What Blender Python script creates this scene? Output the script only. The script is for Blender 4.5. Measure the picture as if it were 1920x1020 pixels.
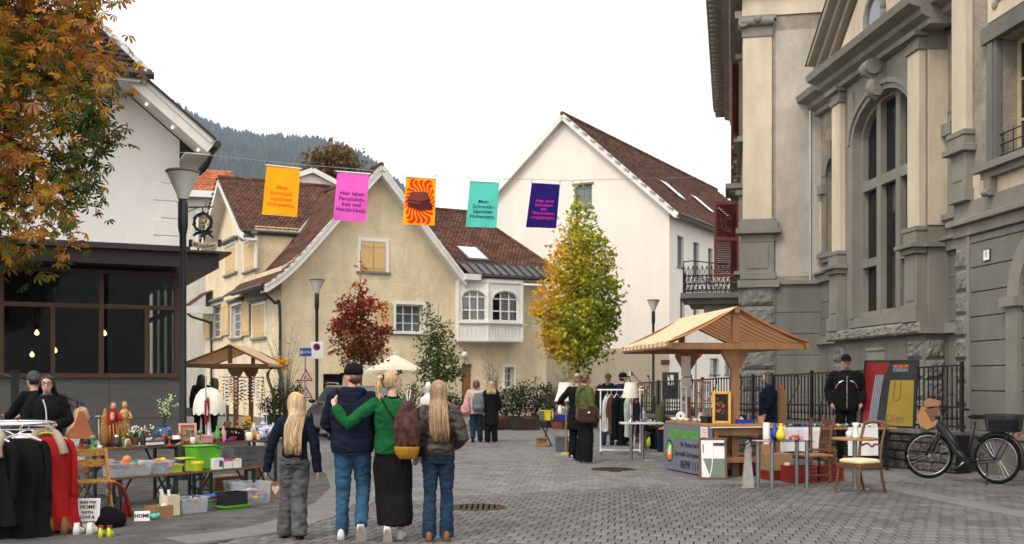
import bpy,bmesh,math,random
from mathutils import Vector,Matrix,noise as mnoise
R=math.radians
random.seed(7)
for o in list(bpy.data.objects):bpy.data.objects.remove(o)
SC=bpy.context.scene
COL=SC.collection
# ---------------------------------------------------------------- camera
F,HY,HC=2000.0,712.0,1.62          # focal length in photo pixels, horizon row, eye height
cd=bpy.data.cameras.new('camera');cam=bpy.data.objects.new('camera',cd);COL.objects.link(cam)
cam.location=(0,0,HC);cam.rotation_euler=(R(90),0,0)
cd.sensor_width=36;cd.lens=36*F/1920;cd.shift_y=(HY-510)/1920
cd.clip_start=.1;cd.clip_end=6000
cd.dof.use_dof=True;cd.dof.focus_distance=11.5;cd.dof.aperture_fstop=3.2
SC.camera=cam
# ---------------------------------------------------------------- sky, sun, exposure
wd=bpy.data.worlds.new('World');SC.world=wd;wd.use_nodes=True
nt=wd.node_tree;nt.nodes.clear()
sky=nt.nodes.new('ShaderNodeTexSky');sky.sky_type='NISHITA';sky.sun_disc=False
SUN_EL,SUN_AZ=R(48),R(215)
sky.sun_elevation=SUN_EL;sky.sun_rotation=SUN_AZ;sky.dust_density=3.0
hs=nt.nodes.new('ShaderNodeHueSaturation');hs.inputs['Saturation'].default_value=.12
b1=nt.nodes.new('ShaderNodeBackground');b1.inputs['Strength'].default_value=.05
b2=nt.nodes.new('ShaderNodeBackground');b2.inputs['Strength'].default_value=1.3
tc=nt.nodes.new('ShaderNodeTexCoord');nz=nt.nodes.new('ShaderNodeTexNoise')
nz.inputs['Scale'].default_value=2.2;nz.inputs['Detail'].default_value=5
rp=nt.nodes.new('ShaderNodeValToRGB')
rp.color_ramp.elements[0].position=.3;rp.color_ramp.elements[0].color=(.92,.885,.83,1)
rp.color_ramp.elements[1].position=.75;rp.color_ramp.elements[1].color=(1,.955,.89,1)
ad=nt.nodes.new('ShaderNodeAddShader');wo=nt.nodes.new('ShaderNodeOutputWorld')
L=nt.links.new
L(sky.outputs[0],hs.inputs['Color']);L(hs.outputs[0],b1.inputs['Color'])
L(tc.outputs['Generated'],nz.inputs['Vector']);L(nz.outputs['Fac'],rp.inputs[0]);L(rp.outputs[0],b2.inputs['Color'])
L(b1.outputs[0],ad.inputs[0]);L(b2.outputs[0],ad.inputs[1]);L(ad.outputs[0],wo.inputs['Surface'])
sl=bpy.data.lights.new('sun','SUN');sl.energy=1.35;sl.angle=R(18);sl.color=(1,.92,.81)
so=bpy.data.objects.new('sun',sl);COL.objects.link(so)
so.rotation_euler=(R(90)-SUN_EL,0,math.pi-SUN_AZ)
SC.view_settings.view_transform='Standard';SC.view_settings.look='None'
SC.view_settings.gamma=1;SC.view_settings.use_curve_mapping=False
SC.view_settings.exposure=0.36
# ---------------------------------------------------------------- measuring helpers
def P(px,py,d):return Vector(((px-960)/F*d,d,HC-(py-HY)/F*d))
def G(px,py):return P(px,py,HC*F/(py-HY))
def GX(px,d):return Vector(((px-960)/F*d,d,0))
# ---------------------------------------------------------------- materials
MATS={}
def node(nt,t,**k):
    n=nt.nodes.new(t)
    for a,b in k.items():setattr(n,a,b)
    return n
def mat(name,col,rough=.7,var=.12,scale=6.,bump=0.,bscale=60.,metal=0.,spec=None,island=0.,stretch=(1,1,1),col2=None,dirt=0.,sheen=0.,objrand=0.,coat=0.,trans=0.,emit=None,detail=4):
    m=bpy.data.materials.new(name);m.use_nodes=True;MATS[name]=m
    n=m.node_tree;b=n.nodes['Principled BSDF'];L=n.links.new
    b.inputs['Roughness'].default_value=rough;b.inputs['Metallic'].default_value=metal
    b.inputs['Specular IOR Level'].default_value=spec if spec is not None else (.4 if rough<.6 else .1)
    if coat:b.inputs['Coat Weight'].default_value=coat;b.inputs['Coat Roughness'].default_value=.08
    if sheen:b.inputs['Sheen Weight'].default_value=sheen
    if trans:b.inputs['Transmission Weight'].default_value=trans
    if emit:b.inputs['Emission Color'].default_value=(*col,1);b.inputs['Emission Strength'].default_value=emit
    tcn=node(n,'ShaderNodeTexCoord');mp=node(n,'ShaderNodeMapping');mp.inputs['Scale'].default_value=stretch
    L(tcn.outputs['Object'],mp.inputs[0])
    nz=node(n,'ShaderNodeTexNoise');nz.inputs['Scale'].default_value=scale;nz.inputs['Detail'].default_value=detail;nz.inputs['Roughness'].default_value=.6
    L(mp.outputs[0],nz.inputs['Vector'])
    c2=col2 or tuple(min(1,c*(1+var)) for c in col);c1=col if col2 else tuple(c*(1-var) for c in col)
    r=node(n,'ShaderNodeValToRGB');r.color_ramp.elements[0].position=.32;r.color_ramp.elements[1].position=.68
    r.color_ramp.elements[0].color=(*c1,1);r.color_ramp.elements[1].color=(*c2,1)
    L(nz.outputs['Fac'],r.inputs[0]);out=r.outputs[0]
    def mulval(out,valsock,amp):
        mr=node(n,'ShaderNodeMapRange');mr.inputs['To Min'].default_value=1-amp;mr.inputs['To Max'].default_value=1+amp
        L(valsock,mr.inputs['Value'])
        mx=node(n,'ShaderNodeMix',data_type='RGBA',blend_type='MULTIPLY');mx.inputs['Factor'].default_value=1
        L(out,mx.inputs[6]);L(mr.outputs[0],mx.inputs[7]);return mx.outputs[2]
    if island:
        g=node(n,'ShaderNodeNewGeometry');out=mulval(out,g.outputs['Random Per Island'],island)
    if objrand:
        g=node(n,'ShaderNodeObjectInfo');out=mulval(out,g.outputs['Random'],objrand)
    if dirt:
        n2=node(n,'ShaderNodeTexNoise');n2.inputs['Scale'].default_value=.55;n2.inputs['Detail'].default_value=8;n2.inputs['Roughness'].default_value=.7
        mp2=node(n,'ShaderNodeMapping');mp2.inputs['Scale'].default_value=(1.7,1.7,.5);L(tcn.outputs['Object'],mp2.inputs[0]);L(mp2.outputs[0],n2.inputs['Vector'])
        mr=node(n,'ShaderNodeMapRange');mr.inputs['From Min'].default_value=.35;mr.inputs['From Max'].default_value=.62;mr.inputs['To Min'].default_value=1-dirt;mr.inputs['To Max'].default_value=1
        L(n2.outputs['Fac'],mr.inputs['Value'])
        mx=node(n,'ShaderNodeMix',data_type='RGBA',blend_type='MULTIPLY');mx.inputs['Factor'].default_value=1
        L(out,mx.inputs[6]);L(mr.outputs[0],mx.inputs[7]);out=mx.outputs[2]
    L(out,b.inputs['Base Color'])
    if bump:
        n3=node(n,'ShaderNodeTexNoise');n3.inputs['Scale'].default_value=bscale;n3.inputs['Detail'].default_value=5
        L(mp.outputs[0],n3.inputs['Vector'])
        bp=node(n,'ShaderNodeBump');bp.inputs['Strength'].default_value=min(1,bump);bp.inputs['Distance'].default_value=.02*max(1,bump)
        L(n3.outputs['Fac'],bp.inputs['Height']);L(bp.outputs[0],b.inputs['Normal'])
    return m
def glassmat(name,tint=(.9,.95,.95),refl=1.0):
    m=bpy.data.materials.new(name);m.use_nodes=True;n=m.node_tree;n.nodes.clear();L=n.links.new
    o=node(n,'ShaderNodeOutputMaterial');t=node(n,'ShaderNodeBsdfTransparent');t.inputs[0].default_value=(*tint,1)
    g=node(n,'ShaderNodeBsdfGlossy');g.inputs['Roughness'].default_value=.02
    fr=node(n,'ShaderNodeFresnel');fr.inputs[0].default_value=1.5
    ml=node(n,'ShaderNodeMath',operation='MULTIPLY');ml.inputs[1].default_value=refl
    mx=node(n,'ShaderNodeMixShader');L(fr.outputs[0],ml.inputs[0]);L(ml.outputs[0],mx.inputs[0]);L(t.outputs[0],mx.inputs[1]);L(g.outputs[0],mx.inputs[2]);L(mx.outputs[0],o.inputs[0])
    MATS[name]=m;return m
def M(n):return MATS[n] if isinstance(n,str) else n
# ---------------------------------------------------------------- mesh builder
class MB:
    def __init__(s,T=None):s.v=[];s.f=[];s.m=[];s.k=0;s.T=T
    def add(s,vs,fs):
        o=len(s.v);s.v+=[tuple(v) for v in vs] if s.T is None else [tuple(s.T @ Vector(v)) for v in vs]
        for f in fs:s.f.append(tuple(i+o for i in f));s.m.append(s.k)
        return s
    def mi(s,k):s.k=k;return s
    def poly(s,*p):return s.add(p,[tuple(range(len(p)))])
    def box(s,x,y,z,sx,sy,sz,rz=0,top=1.):
        "centre x,y; z is the bottom"
        c,d=math.cos(rz),math.sin(rz);vs=[]
        for zz,k in ((z,1),(z+sz,top)):
            for a,b in ((-1,-1),(1,-1),(1,1),(-1,1)):
                u,w=a*sx/2*k,b*sy/2*k;vs.append((x+u*c-w*d,y+u*d+w*c,zz))
        return s.add(vs,[(3,2,1,0),(4,5,6,7),(0,1,5,4),(1,2,6,5),(2,3,7,6),(3,0,4,7)])
    def bx(s,x0,x1,y0,y1,z0,z1):return s.box((x0+x1)/2,(y0+y1)/2,z0,x1-x0,y1-y0,z1-z0)
    def bar(s,p,q,w,h=None,up=(0,0,1)):
        p,q=Vector(p),Vector(q);h=h or w;d=(q-p).normalized();up=Vector(up)
        if abs(d.dot(up))>.98:up=Vector((0,1,0))
        a=d.cross(up).normalized()*w/2;b=a.cross(d).normalized()*h/2
        vs=[e+i*a+j*b for e in (p,q) for i,j in ((-1,-1),(1,-1),(1,1),(-1,1))]
        return s.add(vs,[(0,1,2,3),(7,6,5,4),(0,4,5,1),(1,5,6,2),(2,6,7,3),(3,7,4,0)])
    def tube(s,pts,r,n=8,caps=True,flat=1.):
        pts=[Vector(p) for p in pts];k=len(pts)
        rs=r if isinstance(r,(list,tuple)) else [r]*k
        t0=(pts[1]-pts[0]).normalized();ref=Vector((0,0,1)) if abs(t0.z)<.9 else Vector((1,0,0))
        a=t0.cross(ref).normalized();vs=[]
        for i in range(k):
            t=(pts[min(i+1,k-1)]-pts[max(i-1,0)]).normalized()
            a=(a-t*a.dot(t)).normalized();b=t.cross(a)
            for j in range(n):
                w=2*math.pi*j/n;vs.append(pts[i]+a*math.cos(w)*rs[i]+b*math.sin(w)*rs[i]*flat)
        fs=[(i*n+j,i*n+(j+1)%n,(i+1)*n+(j+1)%n,(i+1)*n+j) for i in range(k-1) for j in range(n)]
        if caps:fs+=[tuple(range(n))[::-1],tuple(range((k-1)*n,k*n))]
        return s.add(vs,fs)
    def cyl(s,p,q,r,r2=None,n=10):return s.tube([p,q],[r,r if r2 is None else r2],n)
    def lathe(s,prof,c=(0,0,0),n=16,sx=1.,sy=1.,caps=True,rz=0):
        vs=[];k=len(prof);cc,dd=math.cos(rz),math.sin(rz)
        for r,z in prof:
            for j in range(n):
                w=2*math.pi*j/n;u,v=r*math.cos(w)*sx,r*math.sin(w)*sy
                vs.append((c[0]+u*cc-v*dd,c[1]+u*dd+v*cc,c[2]+z))
        fs=[(i*n+j,i*n+(j+1)%n,(i+1)*n+(j+1)%n,(i+1)*n+j) for i in range(k-1) for j in range(n)]
        if caps:fs+=[tuple(range(n))[::-1],tuple(range((k-1)*n,k*n))]
        return s.add(vs,fs)
    def rings(s,rg,n=14,e=2.):
        "rg: (cx,cy,z,rx,ry) horizontal super-ellipse rings, closed"
        vs=[];k=len(rg)
        for cx,cy,z,rx,ry in rg:
            for j in range(n):
                w=2*math.pi*j/n;c,d=math.cos(w),math.sin(w)
                vs.append((cx+rx*math.copysign(abs(c)**(2/e),c),cy+ry*math.copysign(abs(d)**(2/e),d),z))
        fs=[(i*n+j,i*n+(j+1)%n,(i+1)*n+(j+1)%n,(i+1)*n+j) for i in range(k-1) for j in range(n)]
        fs+=[tuple(range(n))[::-1],tuple(range((k-1)*n,k*n))]
        return s.add(vs,fs)
    def ball(s,c,r,sc=(1,1,1),n=12,k=8):
        pr=[(max(1e-4,math.sin(math.pi*i/k)),-math.cos(math.pi*i/k)) for i in range(k+1)];vs=[]
        for rr,z in pr:
            for j in range(n):
                w=2*math.pi*j/n;vs.append((c[0]+r*sc[0]*rr*math.cos(w),c[1]+r*sc[1]*rr*math.sin(w),c[2]+r*sc[2]*z))
        fs=[(i*n+j,i*n+(j+1)%n,(i+1)*n+(j+1)%n,(i+1)*n+j) for i in range(k) for j in range(n)]
        fs+=[tuple(range(n))[::-1],tuple(range(k*n,(k+1)*n))]
        return s.add(vs,fs)
    def prism(s,pts,a,b,ax='y'):
        "pts 2-D polygon; extruded from a to b along ax (x: pts=(y,z); y: pts=(x,z); z: pts=(x,y))"
        f={'x':lambda p,t:(t,p[0],p[1]),'y':lambda p,t:(p[0],t,p[1]),'z':lambda p,t:(p[0],p[1],t)}[ax]
        n=len(pts);vs=[f(p,a) for p in pts]+[f(p,b) for p in pts]
        fs=[tuple(range(n)),tuple(range(2*n-1,n-1,-1))]+[(i,i+n,(i+1)%n+n,(i+1)%n) for i in range(n)]
        return s.add(vs,fs)
    def wall(s,x0,x1,z0,z1,y,holes=(),depth=.2,back=False):
        "facade sheet at y facing -Y with rectangular openings and reveals"
        xs=sorted({x0,x1,*[h[0] for h in holes],*[h[1] for h in holes]});zs=sorted({z0,z1,*[h[2] for h in holes],*[h[3] for h in holes]})
        for i in range(len(xs)-1):
            for j in range(len(zs)-1):
                cx,cz=(xs[i]+xs[i+1])/2,(zs[j]+zs[j+1])/2
                if any(h[0]<cx<h[1] and h[2]<cz<h[3] for h in holes) or not (x0<cx<x1 and z0<cz<z1):continue
                s.poly((xs[i],y,zs[j]),(xs[i+1],y,zs[j]),(xs[i+1],y,zs[j+1]),(xs[i],y,zs[j+1]))
        for a,b,c,d in holes:
            e=y+depth
            s.poly((a,y,c),(a,e,c),(b,e,c),(b,y,c));s.poly((a,y,d),(b,y,d),(b,e,d),(a,e,d))
            s.poly((a,y,c),(a,y,d),(a,e,d),(a,e,c));s.poly((b,y,c),(b,e,c),(b,e,d),(b,y,d))
        return s
    def mesh(s,name,mats,smooth=False):
        me=bpy.data.meshes.new(name);me.from_pydata([tuple(v) for v in s.v],[],s.f)
        for m in (mats if isinstance(mats,(list,tuple)) else [mats]):me.materials.append(M(m))
        if len(me.materials)>1:me.polygons.foreach_set('material_index',s.m)
        bm=bmesh.new();bm.from_mesh(me);bmesh.ops.recalc_face_normals(bm,faces=bm.faces);bm.to_mesh(me);bm.free()
        if smooth:me.polygons.foreach_set('use_smooth',[True]*len(me.polygons));
        me.update();return me
    def build(s,name,mats,parent=None,smooth=False,bevel=0,loc=None,rz=0,**k):
        o=bpy.data.objects.new(name,s.mesh(name,mats,smooth));COL.objects.link(o)
        if parent:o.parent=parent
        if loc is not None:o.location=loc
        o.rotation_euler.z=rz
        if bevel:
            b=o.modifiers.new('bevel','BEVEL');b.width=bevel;b.segments=2;b.limit_method='ANGLE';b.angle_limit=R(35)
        if smooth=='auto':
            a=math.cos(R(40));me=o.data
            me.set_sharp_from_angle(angle=R(40))
        return tag(o,**k)
def tag(o,label=None,cat=None,group=None,kind=None):
    if label:o['label']=label
    if cat:o['category']=cat
    if group:o['group']=group
    if kind:o['kind']=kind
    return o
def thing(name,label,cat,loc=(0,0,0),rz=0,group=None):
    o=bpy.data.objects.new(name,None);COL.objects.link(o);o.location=loc;o.rotation_euler.z=rz
    o.empty_display_size=.2
    return tag(o,label,cat,group)
def inst(name,me,parent=None,loc=(0,0,0),rz=0,rot=None,sc=None,**k):
    o=bpy.data.objects.new(name,me);COL.objects.link(o)
    if parent:o.parent=parent
    o.location=loc;o.rotation_euler=rot or (0,0,rz)
    if sc:o.scale=sc
    return tag(o,**k)
def text(body,size,mats,parent,name='lettering',loc=(0,0,0),rot=(R(90),0,0),align='CENTER',ext=.0015,bold=0.,sx=1.,spacing=1.,line=1.,shear=0.):
    c=bpy.data.curves.new('t','FONT');c.body=body;c.size=size;c.align_x=align;c.align_y='CENTER';c.extrude=ext
    c.offset=bold;c.space_character=spacing;c.space_line=line;c.resolution_u=2;c.shear=shear
    o=bpy.data.objects.new('t',c);COL.objects.link(o)
    me=bpy.data.meshes.new_from_object(o);bpy.data.objects.remove(o)
    me.materials.clear();me.materials.append(M(mats));me.name=name
    n=bpy.data.objects.new(name,me);COL.objects.link(n);n.parent=parent
    n.location=loc;n.rotation_euler=rot;n.scale=(sx,1,1)
    return n
def copy_tree(o,parent=None):
    c=o.copy();COL.objects.link(c);c.parent=parent
    for ch in o.children:copy_tree(ch,c)
    return c
def arc(cx,cz,rx,rz,a0,a1,n):return [(cx+rx*math.cos(R(a0+(a1-a0)*i/n)),cz+rz*math.sin(R(a0+(a1-a0)*i/n))) for i in range(n+1)]
# ---------------------------------------------------------------- palette
mat('render_yellow',(.77,.645,.44),.9,.10,1.2,bump=1.6,bscale=9,dirt=.20)
mat('plaster_white',(.80,.78,.74),.85,.03,.8,bump=.25,bscale=18,dirt=.05)
mat('plaster_old',(.64,.60,.53),.9,.08,.9,dirt=.25,bump=.2,bscale=20)
mat('plaster_warm',(.79,.735,.665),.85,.03,.6,bump=.2,bscale=18,dirt=.08)
mat('plaster_tan',(.40,.345,.26),.9,.06,.7,bump=.3,bscale=20,dirt=.12)
mat('wood_white',(.76,.74,.70),.6,.05,2.,dirt=.10)
mat('shutter_ochre',(.66,.44,.20),.55,.06,3.)
mat('shutter_red',(.13,.018,.012),.5,.15,4.)
mat('roof_tile',(.115,.054,.036),.8,.30,1.3,island=.35,dirt=.2,bump=.2,bscale=30)
mat('roof_tile_dark',(.07,.042,.032),.85,.3,1.5,island=.35,dirt=.25)
mat('roof_tile_orange',(.40,.13,.06),.8,.25,1.5,island=.25,dirt=.15)
mat('sheet_metal',(.055,.055,.06),.35,.1,3.,metal=.6)
mat('zinc',(.35,.36,.38),.35,.12,3.,metal=.7)
mat('gutter_dark',(.02,.018,.018),.45,.1)
mat('rust_brown',(.065,.026,.013),.55,.15,4.,stretch=(1,1,.2))
mat('canopy_brown',(.028,.018,.017),.5,.12,2.)
mat('panel_grey',(.105,.103,.10),.8,.10,1.5,stretch=(1,1,6),dirt=.12)
mat('stone_grey',(.185,.178,.16),.85,.10,1.2,bump=.35,bscale=28,dirt=.27)
mat('stone_trim',(.25,.237,.205),.8,.08,1.5,bump=.2,bscale=30,dirt=.27)
mat('stone_rough',(.20,.195,.18),.95,.22,14.,bump=1.,bscale=22,dirt=.2)
mat('stucco_cream',(.66,.56,.425),.85,.05,1.2,dirt=.26,bump=.12,bscale=20)
mat('stucco_rough',(.34,.30,.245),.95,.22,3.,bump=1.3,bscale=34,dirt=.27)
mat('wood_dark_stone',(.30,.265,.215),.8,.08,1.5,dirt=.25)
mat('stone_block',(.085,.08,.073),.9,.3,5.,bump=1.,bscale=18,objrand=.35)
mat('pane_dark',(.010,.011,.012),.05,.2,1.,spec=.25)
mat('pane_blue',(.10,.12,.135),.05,.25,1.5,spec=.7)
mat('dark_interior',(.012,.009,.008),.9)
glassmat('glass',(.86,.9,.9),1.0)
glassmat('glass_green',(.60,.66,.64),.16)
mat('iron',(.010,.010,.011),.45,.2)
mat('post_black',(.012,.013,.016),.4,.2)
mat('frame_cream',(.52,.43,.24),.5)
mat('curtain',(.62,.60,.58),.9,.12,9.,stretch=(4,4,.2))
mat('white_paint',(.78,.77,.75),.5,.03)
mat('black_paint',(.012,.012,.012),.5)
mat('asphalt',(.08,.078,.075),.95,.12,30.)
mat('joint_sand',(.018,.017,.015),.95,.2,20.)
mat('paver_grey',(.150,.147,.144),.85,.10,2.0,bump=.25,bscale=90,island=.18,objrand=.18,dirt=.28)
mat('paver_light',(.178,.174,.170),.85,.08,2.0,bump=.2,bscale=90,island=.17,dirt=.18)
mat('paver_left',(.102,.100,.098),.85,.12,2.0,bump=.25,bscale=90,island=.22,objrand=.2,dirt=.15)
mat('slab_light',(.165,.162,.158),.85,.08,2.0,bump=.2,bscale=80,island=.08,dirt=.12)
mat('cast_iron',(.055,.034,.029),.75,.2,30.,bump=.4,bscale=40)
mat('bulb',(1,.55,.18),.5,emit=9.)
mat('bulb_white',(1,.82,.55),.5,emit=1.6)
mat('oak',(.36,.17,.06),.5,.22,5.,stretch=(1,1,.2))
mat('stall_wood',(.25,.12,.052),.5,.22,4.,stretch=(1,1,.25))
mat('door_wood',(.27,.13,.055),.55,.2,5.,stretch=(1,1,.2))
# ---------------------------------------------------------------- ground
g=MB();N=60
for i in range(N):
    for j in range(N):
        x0,x1=-1500+3000*i/N,-1500+3000*(i+1)/N;y0,y1=-400+3400*j/N,-400+3400*(j+1)/N
        g.poly((x0,y0,-.012),(x1,y0,-.012),(x1,y1,-.012),(x0,y1,-.012))
g.build('ground','asphalt',kind='structure')
# joint bed under the pavers
pav=MB().poly((-40,2,-.004),(40,2,-.004),(40,75,-.004),(-40,75,-.004)).build('pavement','joint_sand',kind='structure')
def inside(p,poly):
    c=False;n=len(poly);j=n-1
    for i in range(n):
        a,b=poly[i],poly[j]
        if (a[1]>p[1]) != (b[1]>p[1]) and p[0]<(b[0]-a[0])*(p[1]-a[1])/(b[1]-a[1])+a[0]:c=not c
        j=i
    return c
def gp(*px):return [tuple(G(*p)[:2]) for p in px]
# light strips of long slabs
def strip(pts,w,name='slab_strip',seg=.9):
    pts=[Vector(p) for p in pts];k=0;out=[]
    # resample
    res=[pts[0]];
    for a,b in zip(pts,pts[1:]):
        n=max(1,int((b-a).length/seg))
        res+=[a+(b-a)*(i+1)/n for i in range(n)]
    side=[]
    for i,p in enumerate(res):
        t=(res[min(i+1,len(res)-1)]-res[max(0,i-1)]).normalized();nn=Vector((-t.y,t.x));side.append((p+nn*w/2,p-nn*w/2))
    for i in range(len(res)-1):
        a,b=side[i],side[i+1];t=(res[i+1]-res[i]).normalized()*.006
        q=[a[0]+t,a[1]+t,b[1]-t,b[0]-t]
        m=MB().prism([tuple(v) for v in q],-.003,.018,'z')
        m.build('kerb_slab','slab_light',pav)
        out.append([tuple(v) for v in (a[0],a[1],b[1],b[0])])
    return out
right_strip=strip(gp((1560,893),(1640,910),(1760,935),(1930,969),(2200,1025)),.42)
left_strip=strip(gp((330,1017),(450,1003),(520,990),(580,972),(632,944),(655,915),(642,890),(610,868),(585,845),(570,825)),.55,seg=.7)
far_strip=strip(gp((850,835),(1020,836),(1180,838)),.35)
SLABS=right_strip+left_strip+far_strip
line_y=lambda px:934-(px-840)*.0575 if px<1250 else 910.5-(px-1250)*.02      # seam between near field and far field
left_poly=gp((-700,1060),(-300,1060),(330,1060),(440,1008),(520,985),(575,966),(620,940),(640,912),(628,890),(600,868),(572,845),(560,826),(-700,826))
pavers=[];PW,PL=.142,.232;ang=R(-10);ca,sa=math.cos(ang),math.sin(ang)
def okk(c):return not any(inside(c,s) for s in SLABS)
holes=[(G(896,953),.40),(G(1148,881),.42)]
rnd=random.Random(3)
for j in range(-20,130):
    for i in range(-120,120):
        u=i*PW+(j*.37%1)*PW;w=9.0+j*PL
        x,y=u*ca-w*sa-2.2,u*sa+w*ca
        if y<8.5 or y>17.5:continue
        px=960+x/y*F;py=HY+HC*F/y
        if px<-60 or px>1990 or py<line_y(px):continue
        if inside((x,y),left_poly):continue
        if any((Vector((x,y))-h.xy).length<r-.06 for h,r in holes):continue
        pavers.append((x,y))
vis=sorted([p for p in pavers if p[1]>10.45 and 430<960+p[0]/p[1]*F<1915 and okk(p)],key=lambda p:p[1])
near=set(vis[:300])
def paver_mb(m,x,y,w,l,an,z=.012,b=.002,top=None):
    c,s=math.cos(an),math.sin(an);vs=[]
    for zz,k in ((-.003,0),(z-.004,0),(z,b)):
        for a,d in ((-1,-1),(1,-1),(1,1),(-1,1)):
            u,v=a*(w/2-k),d*(l/2-k);vs.append((x+u*c-v*s,y+u*s+v*c,zz))
    m.add(vs,[(8,9,10,11),(0,1,5,4),(1,2,6,5),(2,3,7,6),(3,0,4,7),(4,5,9,8),(5,6,10,9),(6,7,11,10),(7,4,8,11)])
pm=MB();paver_mb(pm,0,0,PW-.013,PL-.0025,0);pme=pm.mesh('paver','paver_grey')
rest=MB()
for p in pavers:
    if p in near:inst('paver',pme,pav,(p[0],p[1],rnd.uniform(-.002,.0015)),ang+rnd.uniform(-.012,.012))
    else:paver_mb(rest,p[0],p[1],PW-.013,PL-.0025,ang+rnd.uniform(-.012,.012),.012+rnd.uniform(-.002,.0015))
rest.build('paver_field','paver_grey',pav,kind='stuff')
far=MB()
PW2,PL2=.20,.30;a2=R(-4);c2,s2=math.cos(a2),math.sin(a2)
for j in range(0,130):
    for i in range(-110,110):
        u=i*PW2+(j%2)*PW2/2;w=12+j*PL2
        x,y=u*c2-w*s2,u*s2+w*c2
        if y>47 or y<10:continue
        px=960+x/y*F;py=HY+HC*F/y
        if px<-30 or px>2100 or HY+HC*F/(y+.35)>line_y(px):continue
        if inside((x,y),left_poly):continue
        if any((Vector((x,y))-h.xy).length<r-.06 for h,r in holes):continue
        paver_mb(far,x,y,PW2-.004,PL2-.002,a2,.0085+rnd.uniform(-.0008,.0008),.0015)
far.build('paver_field','paver_light',pav,kind='stuff')
lf=MB();a3=R(40);c3,s3=math.cos(a3),math.sin(a3)
for j in range(-160,160):
    for i in range(-70,70):
        u=i*.30+(j%2)*.15;w=j*.18
        x,y=u*c3-w*s3-4,u*s3+w*c3+14
        if y<9 or y>30 or x<-14 or not inside((x,y),left_poly):continue
        paver_mb(lf,x,y,.292,.173,a3,.012+rnd.uniform(-.002,.002),.004)
lf.build('paver_field','paver_left',pav,kind='stuff')
def manhole(p,r,lab):
    t=thing('manhole_cover',lab,'manhole',(p.x,p.y,.008))
    MB().lathe([(r,-.003),(r,.011),(r-.05,.011),(r-.05,.004)],n=40,caps=False).build('rim','cast_iron',t)
    m=MB().lathe([(r-.055,-.003),(r-.055,.009),(.001,.0095)],n=40,caps=False)
    for a in range(4):
        for q in range(-4,5):
            h=math.sqrt(max(0,(r-.09)**2-(q*.07)**2));m.box(q*.07,0,.008,.02,2*h*.95,.005)
    m.build('lid','cast_iron',t)
manhole(holes[0][0],.36,'round rusty manhole cover set in dark jointed pavers behind the walking family')
manhole(holes[1][0],.38,'round manhole cover in the pale paving before the woman in olive hoodie')
# ---------------------------------------------------------------- building helpers
def window(par,x0,x1,z0,z1,y,nx=2,nz=3,fm='white_paint',pm='pane_blue',fw=.06,T=None,surround=None,sw=.11,sill=True,colspan=None):
    f=MB(T);d=.06
    f.bx(x0,x1,y,y+d,z0,z0+fw).bx(x0,x1,y,y+d,z1-fw,z1).bx(x0,x0+fw,y,y+d,z0+fw,z1-fw).bx(x1-fw,x1,y,y+d,z0+fw,z1-fw)
    for i in range(1,nx):
        c=x0+(x1-x0)*i/nx;f.bx(c-fw*.4,c+fw*.4,y+.005,y+d,z0+fw,z1-fw)
    for i in range(1,nz):
        c=z0+(z1-z0)*i/nz;f.bx(x0+fw,x1-fw,y+.012,y+d,c-fw*.25,c+fw*.25)
    o=f.build('window',fm,par)
    for i in range(nx):
        for k in range(nz):
            a,b=x0+(x1-x0)*i/nx,x0+(x1-x0)*(i+1)/nx;c,e=z0+(z1-z0)*k/nz,z0+(z1-z0)*(k+1)/nz
            MB(T).bx(a+fw*.3,b-fw*.3,y+.03,y+.036,c+fw*.2,e-fw*.2).build('pane',pm,o)
    if surround:
        s=MB(T);t=.05
        s.bx(x0-sw,x0,y-.2-t,y-.2+.01,z0,z1).bx(x1,x1+sw,y-.2-t,y-.2+.01,z0,z1).bx(x0-sw,x1+sw,y-.2-t-.003,y-.2+.01,z1,z1+sw)
        s.build('window_surround',surround,par)
        if sill:MB(T).bx(x0-sw-.04,x1+sw+.04,y-.2-.12,y-.19,z0-.08,z0).build('window_sill',surround,par)
    return o
def shutter(par,x0,x1,z0,z1,y,m='shutter_ochre',T=None,plank=True):
    s=MB(T).bx(x0,x1,y-.035,y,z0,z1)
    n=max(2,int((x1-x0)/.14))
    for k in range(n):
        a=x0+(x1-x0)*k/n;s.bx(a+.008,a+(x1-x0)/n-.008,y-.045,y-.0345,z0+.02,z1-.02)
    for z in (z0+.14*(z1-z0),z1-.14*(z1-z0)):s.bx(x0+.03,x1-.03,y-.06,y-.044,z-.05,z+.05)
    return s.build('shutter',m,par)
def louver(par,p,q,z0,z1,m='shutter_red',th=.04):
    "free standing louvred leaf from p to q (x,y)"
    p,q=Vector(p),Vector(q);d=q-p;w=d.length;a=math.atan2(d.y,d.x);T=Matrix.Translation((p.x,p.y,0)) @ Matrix.Rotation(a,4,'Z')
    s=MB(T);h=z1-z0;fr=.07
    s.bx(0,fr,0,th,z0,z1).bx(w-fr,w,0,th,z0,z1)
    for z in (z0,z0+h*.48,z1-.1):s.bx(fr,w-fr,0,th,z,z+.1)
    z=z0+.12
    while z<z1-.14:
        if not z0+h*.48-.03<z<z0+h*.48+.1:s.poly((fr,.004,z),(w-fr,.004,z),(w-fr,th-.004,z+.035),(fr,th-.004,z+.035)).poly((fr,.004,z+.008),(w-fr,.004,z+.008),(w-fr,th-.004,z+.043),(fr,th-.004,z+.043))
        z+=.055
    return s.build('shutter',m,par)
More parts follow.
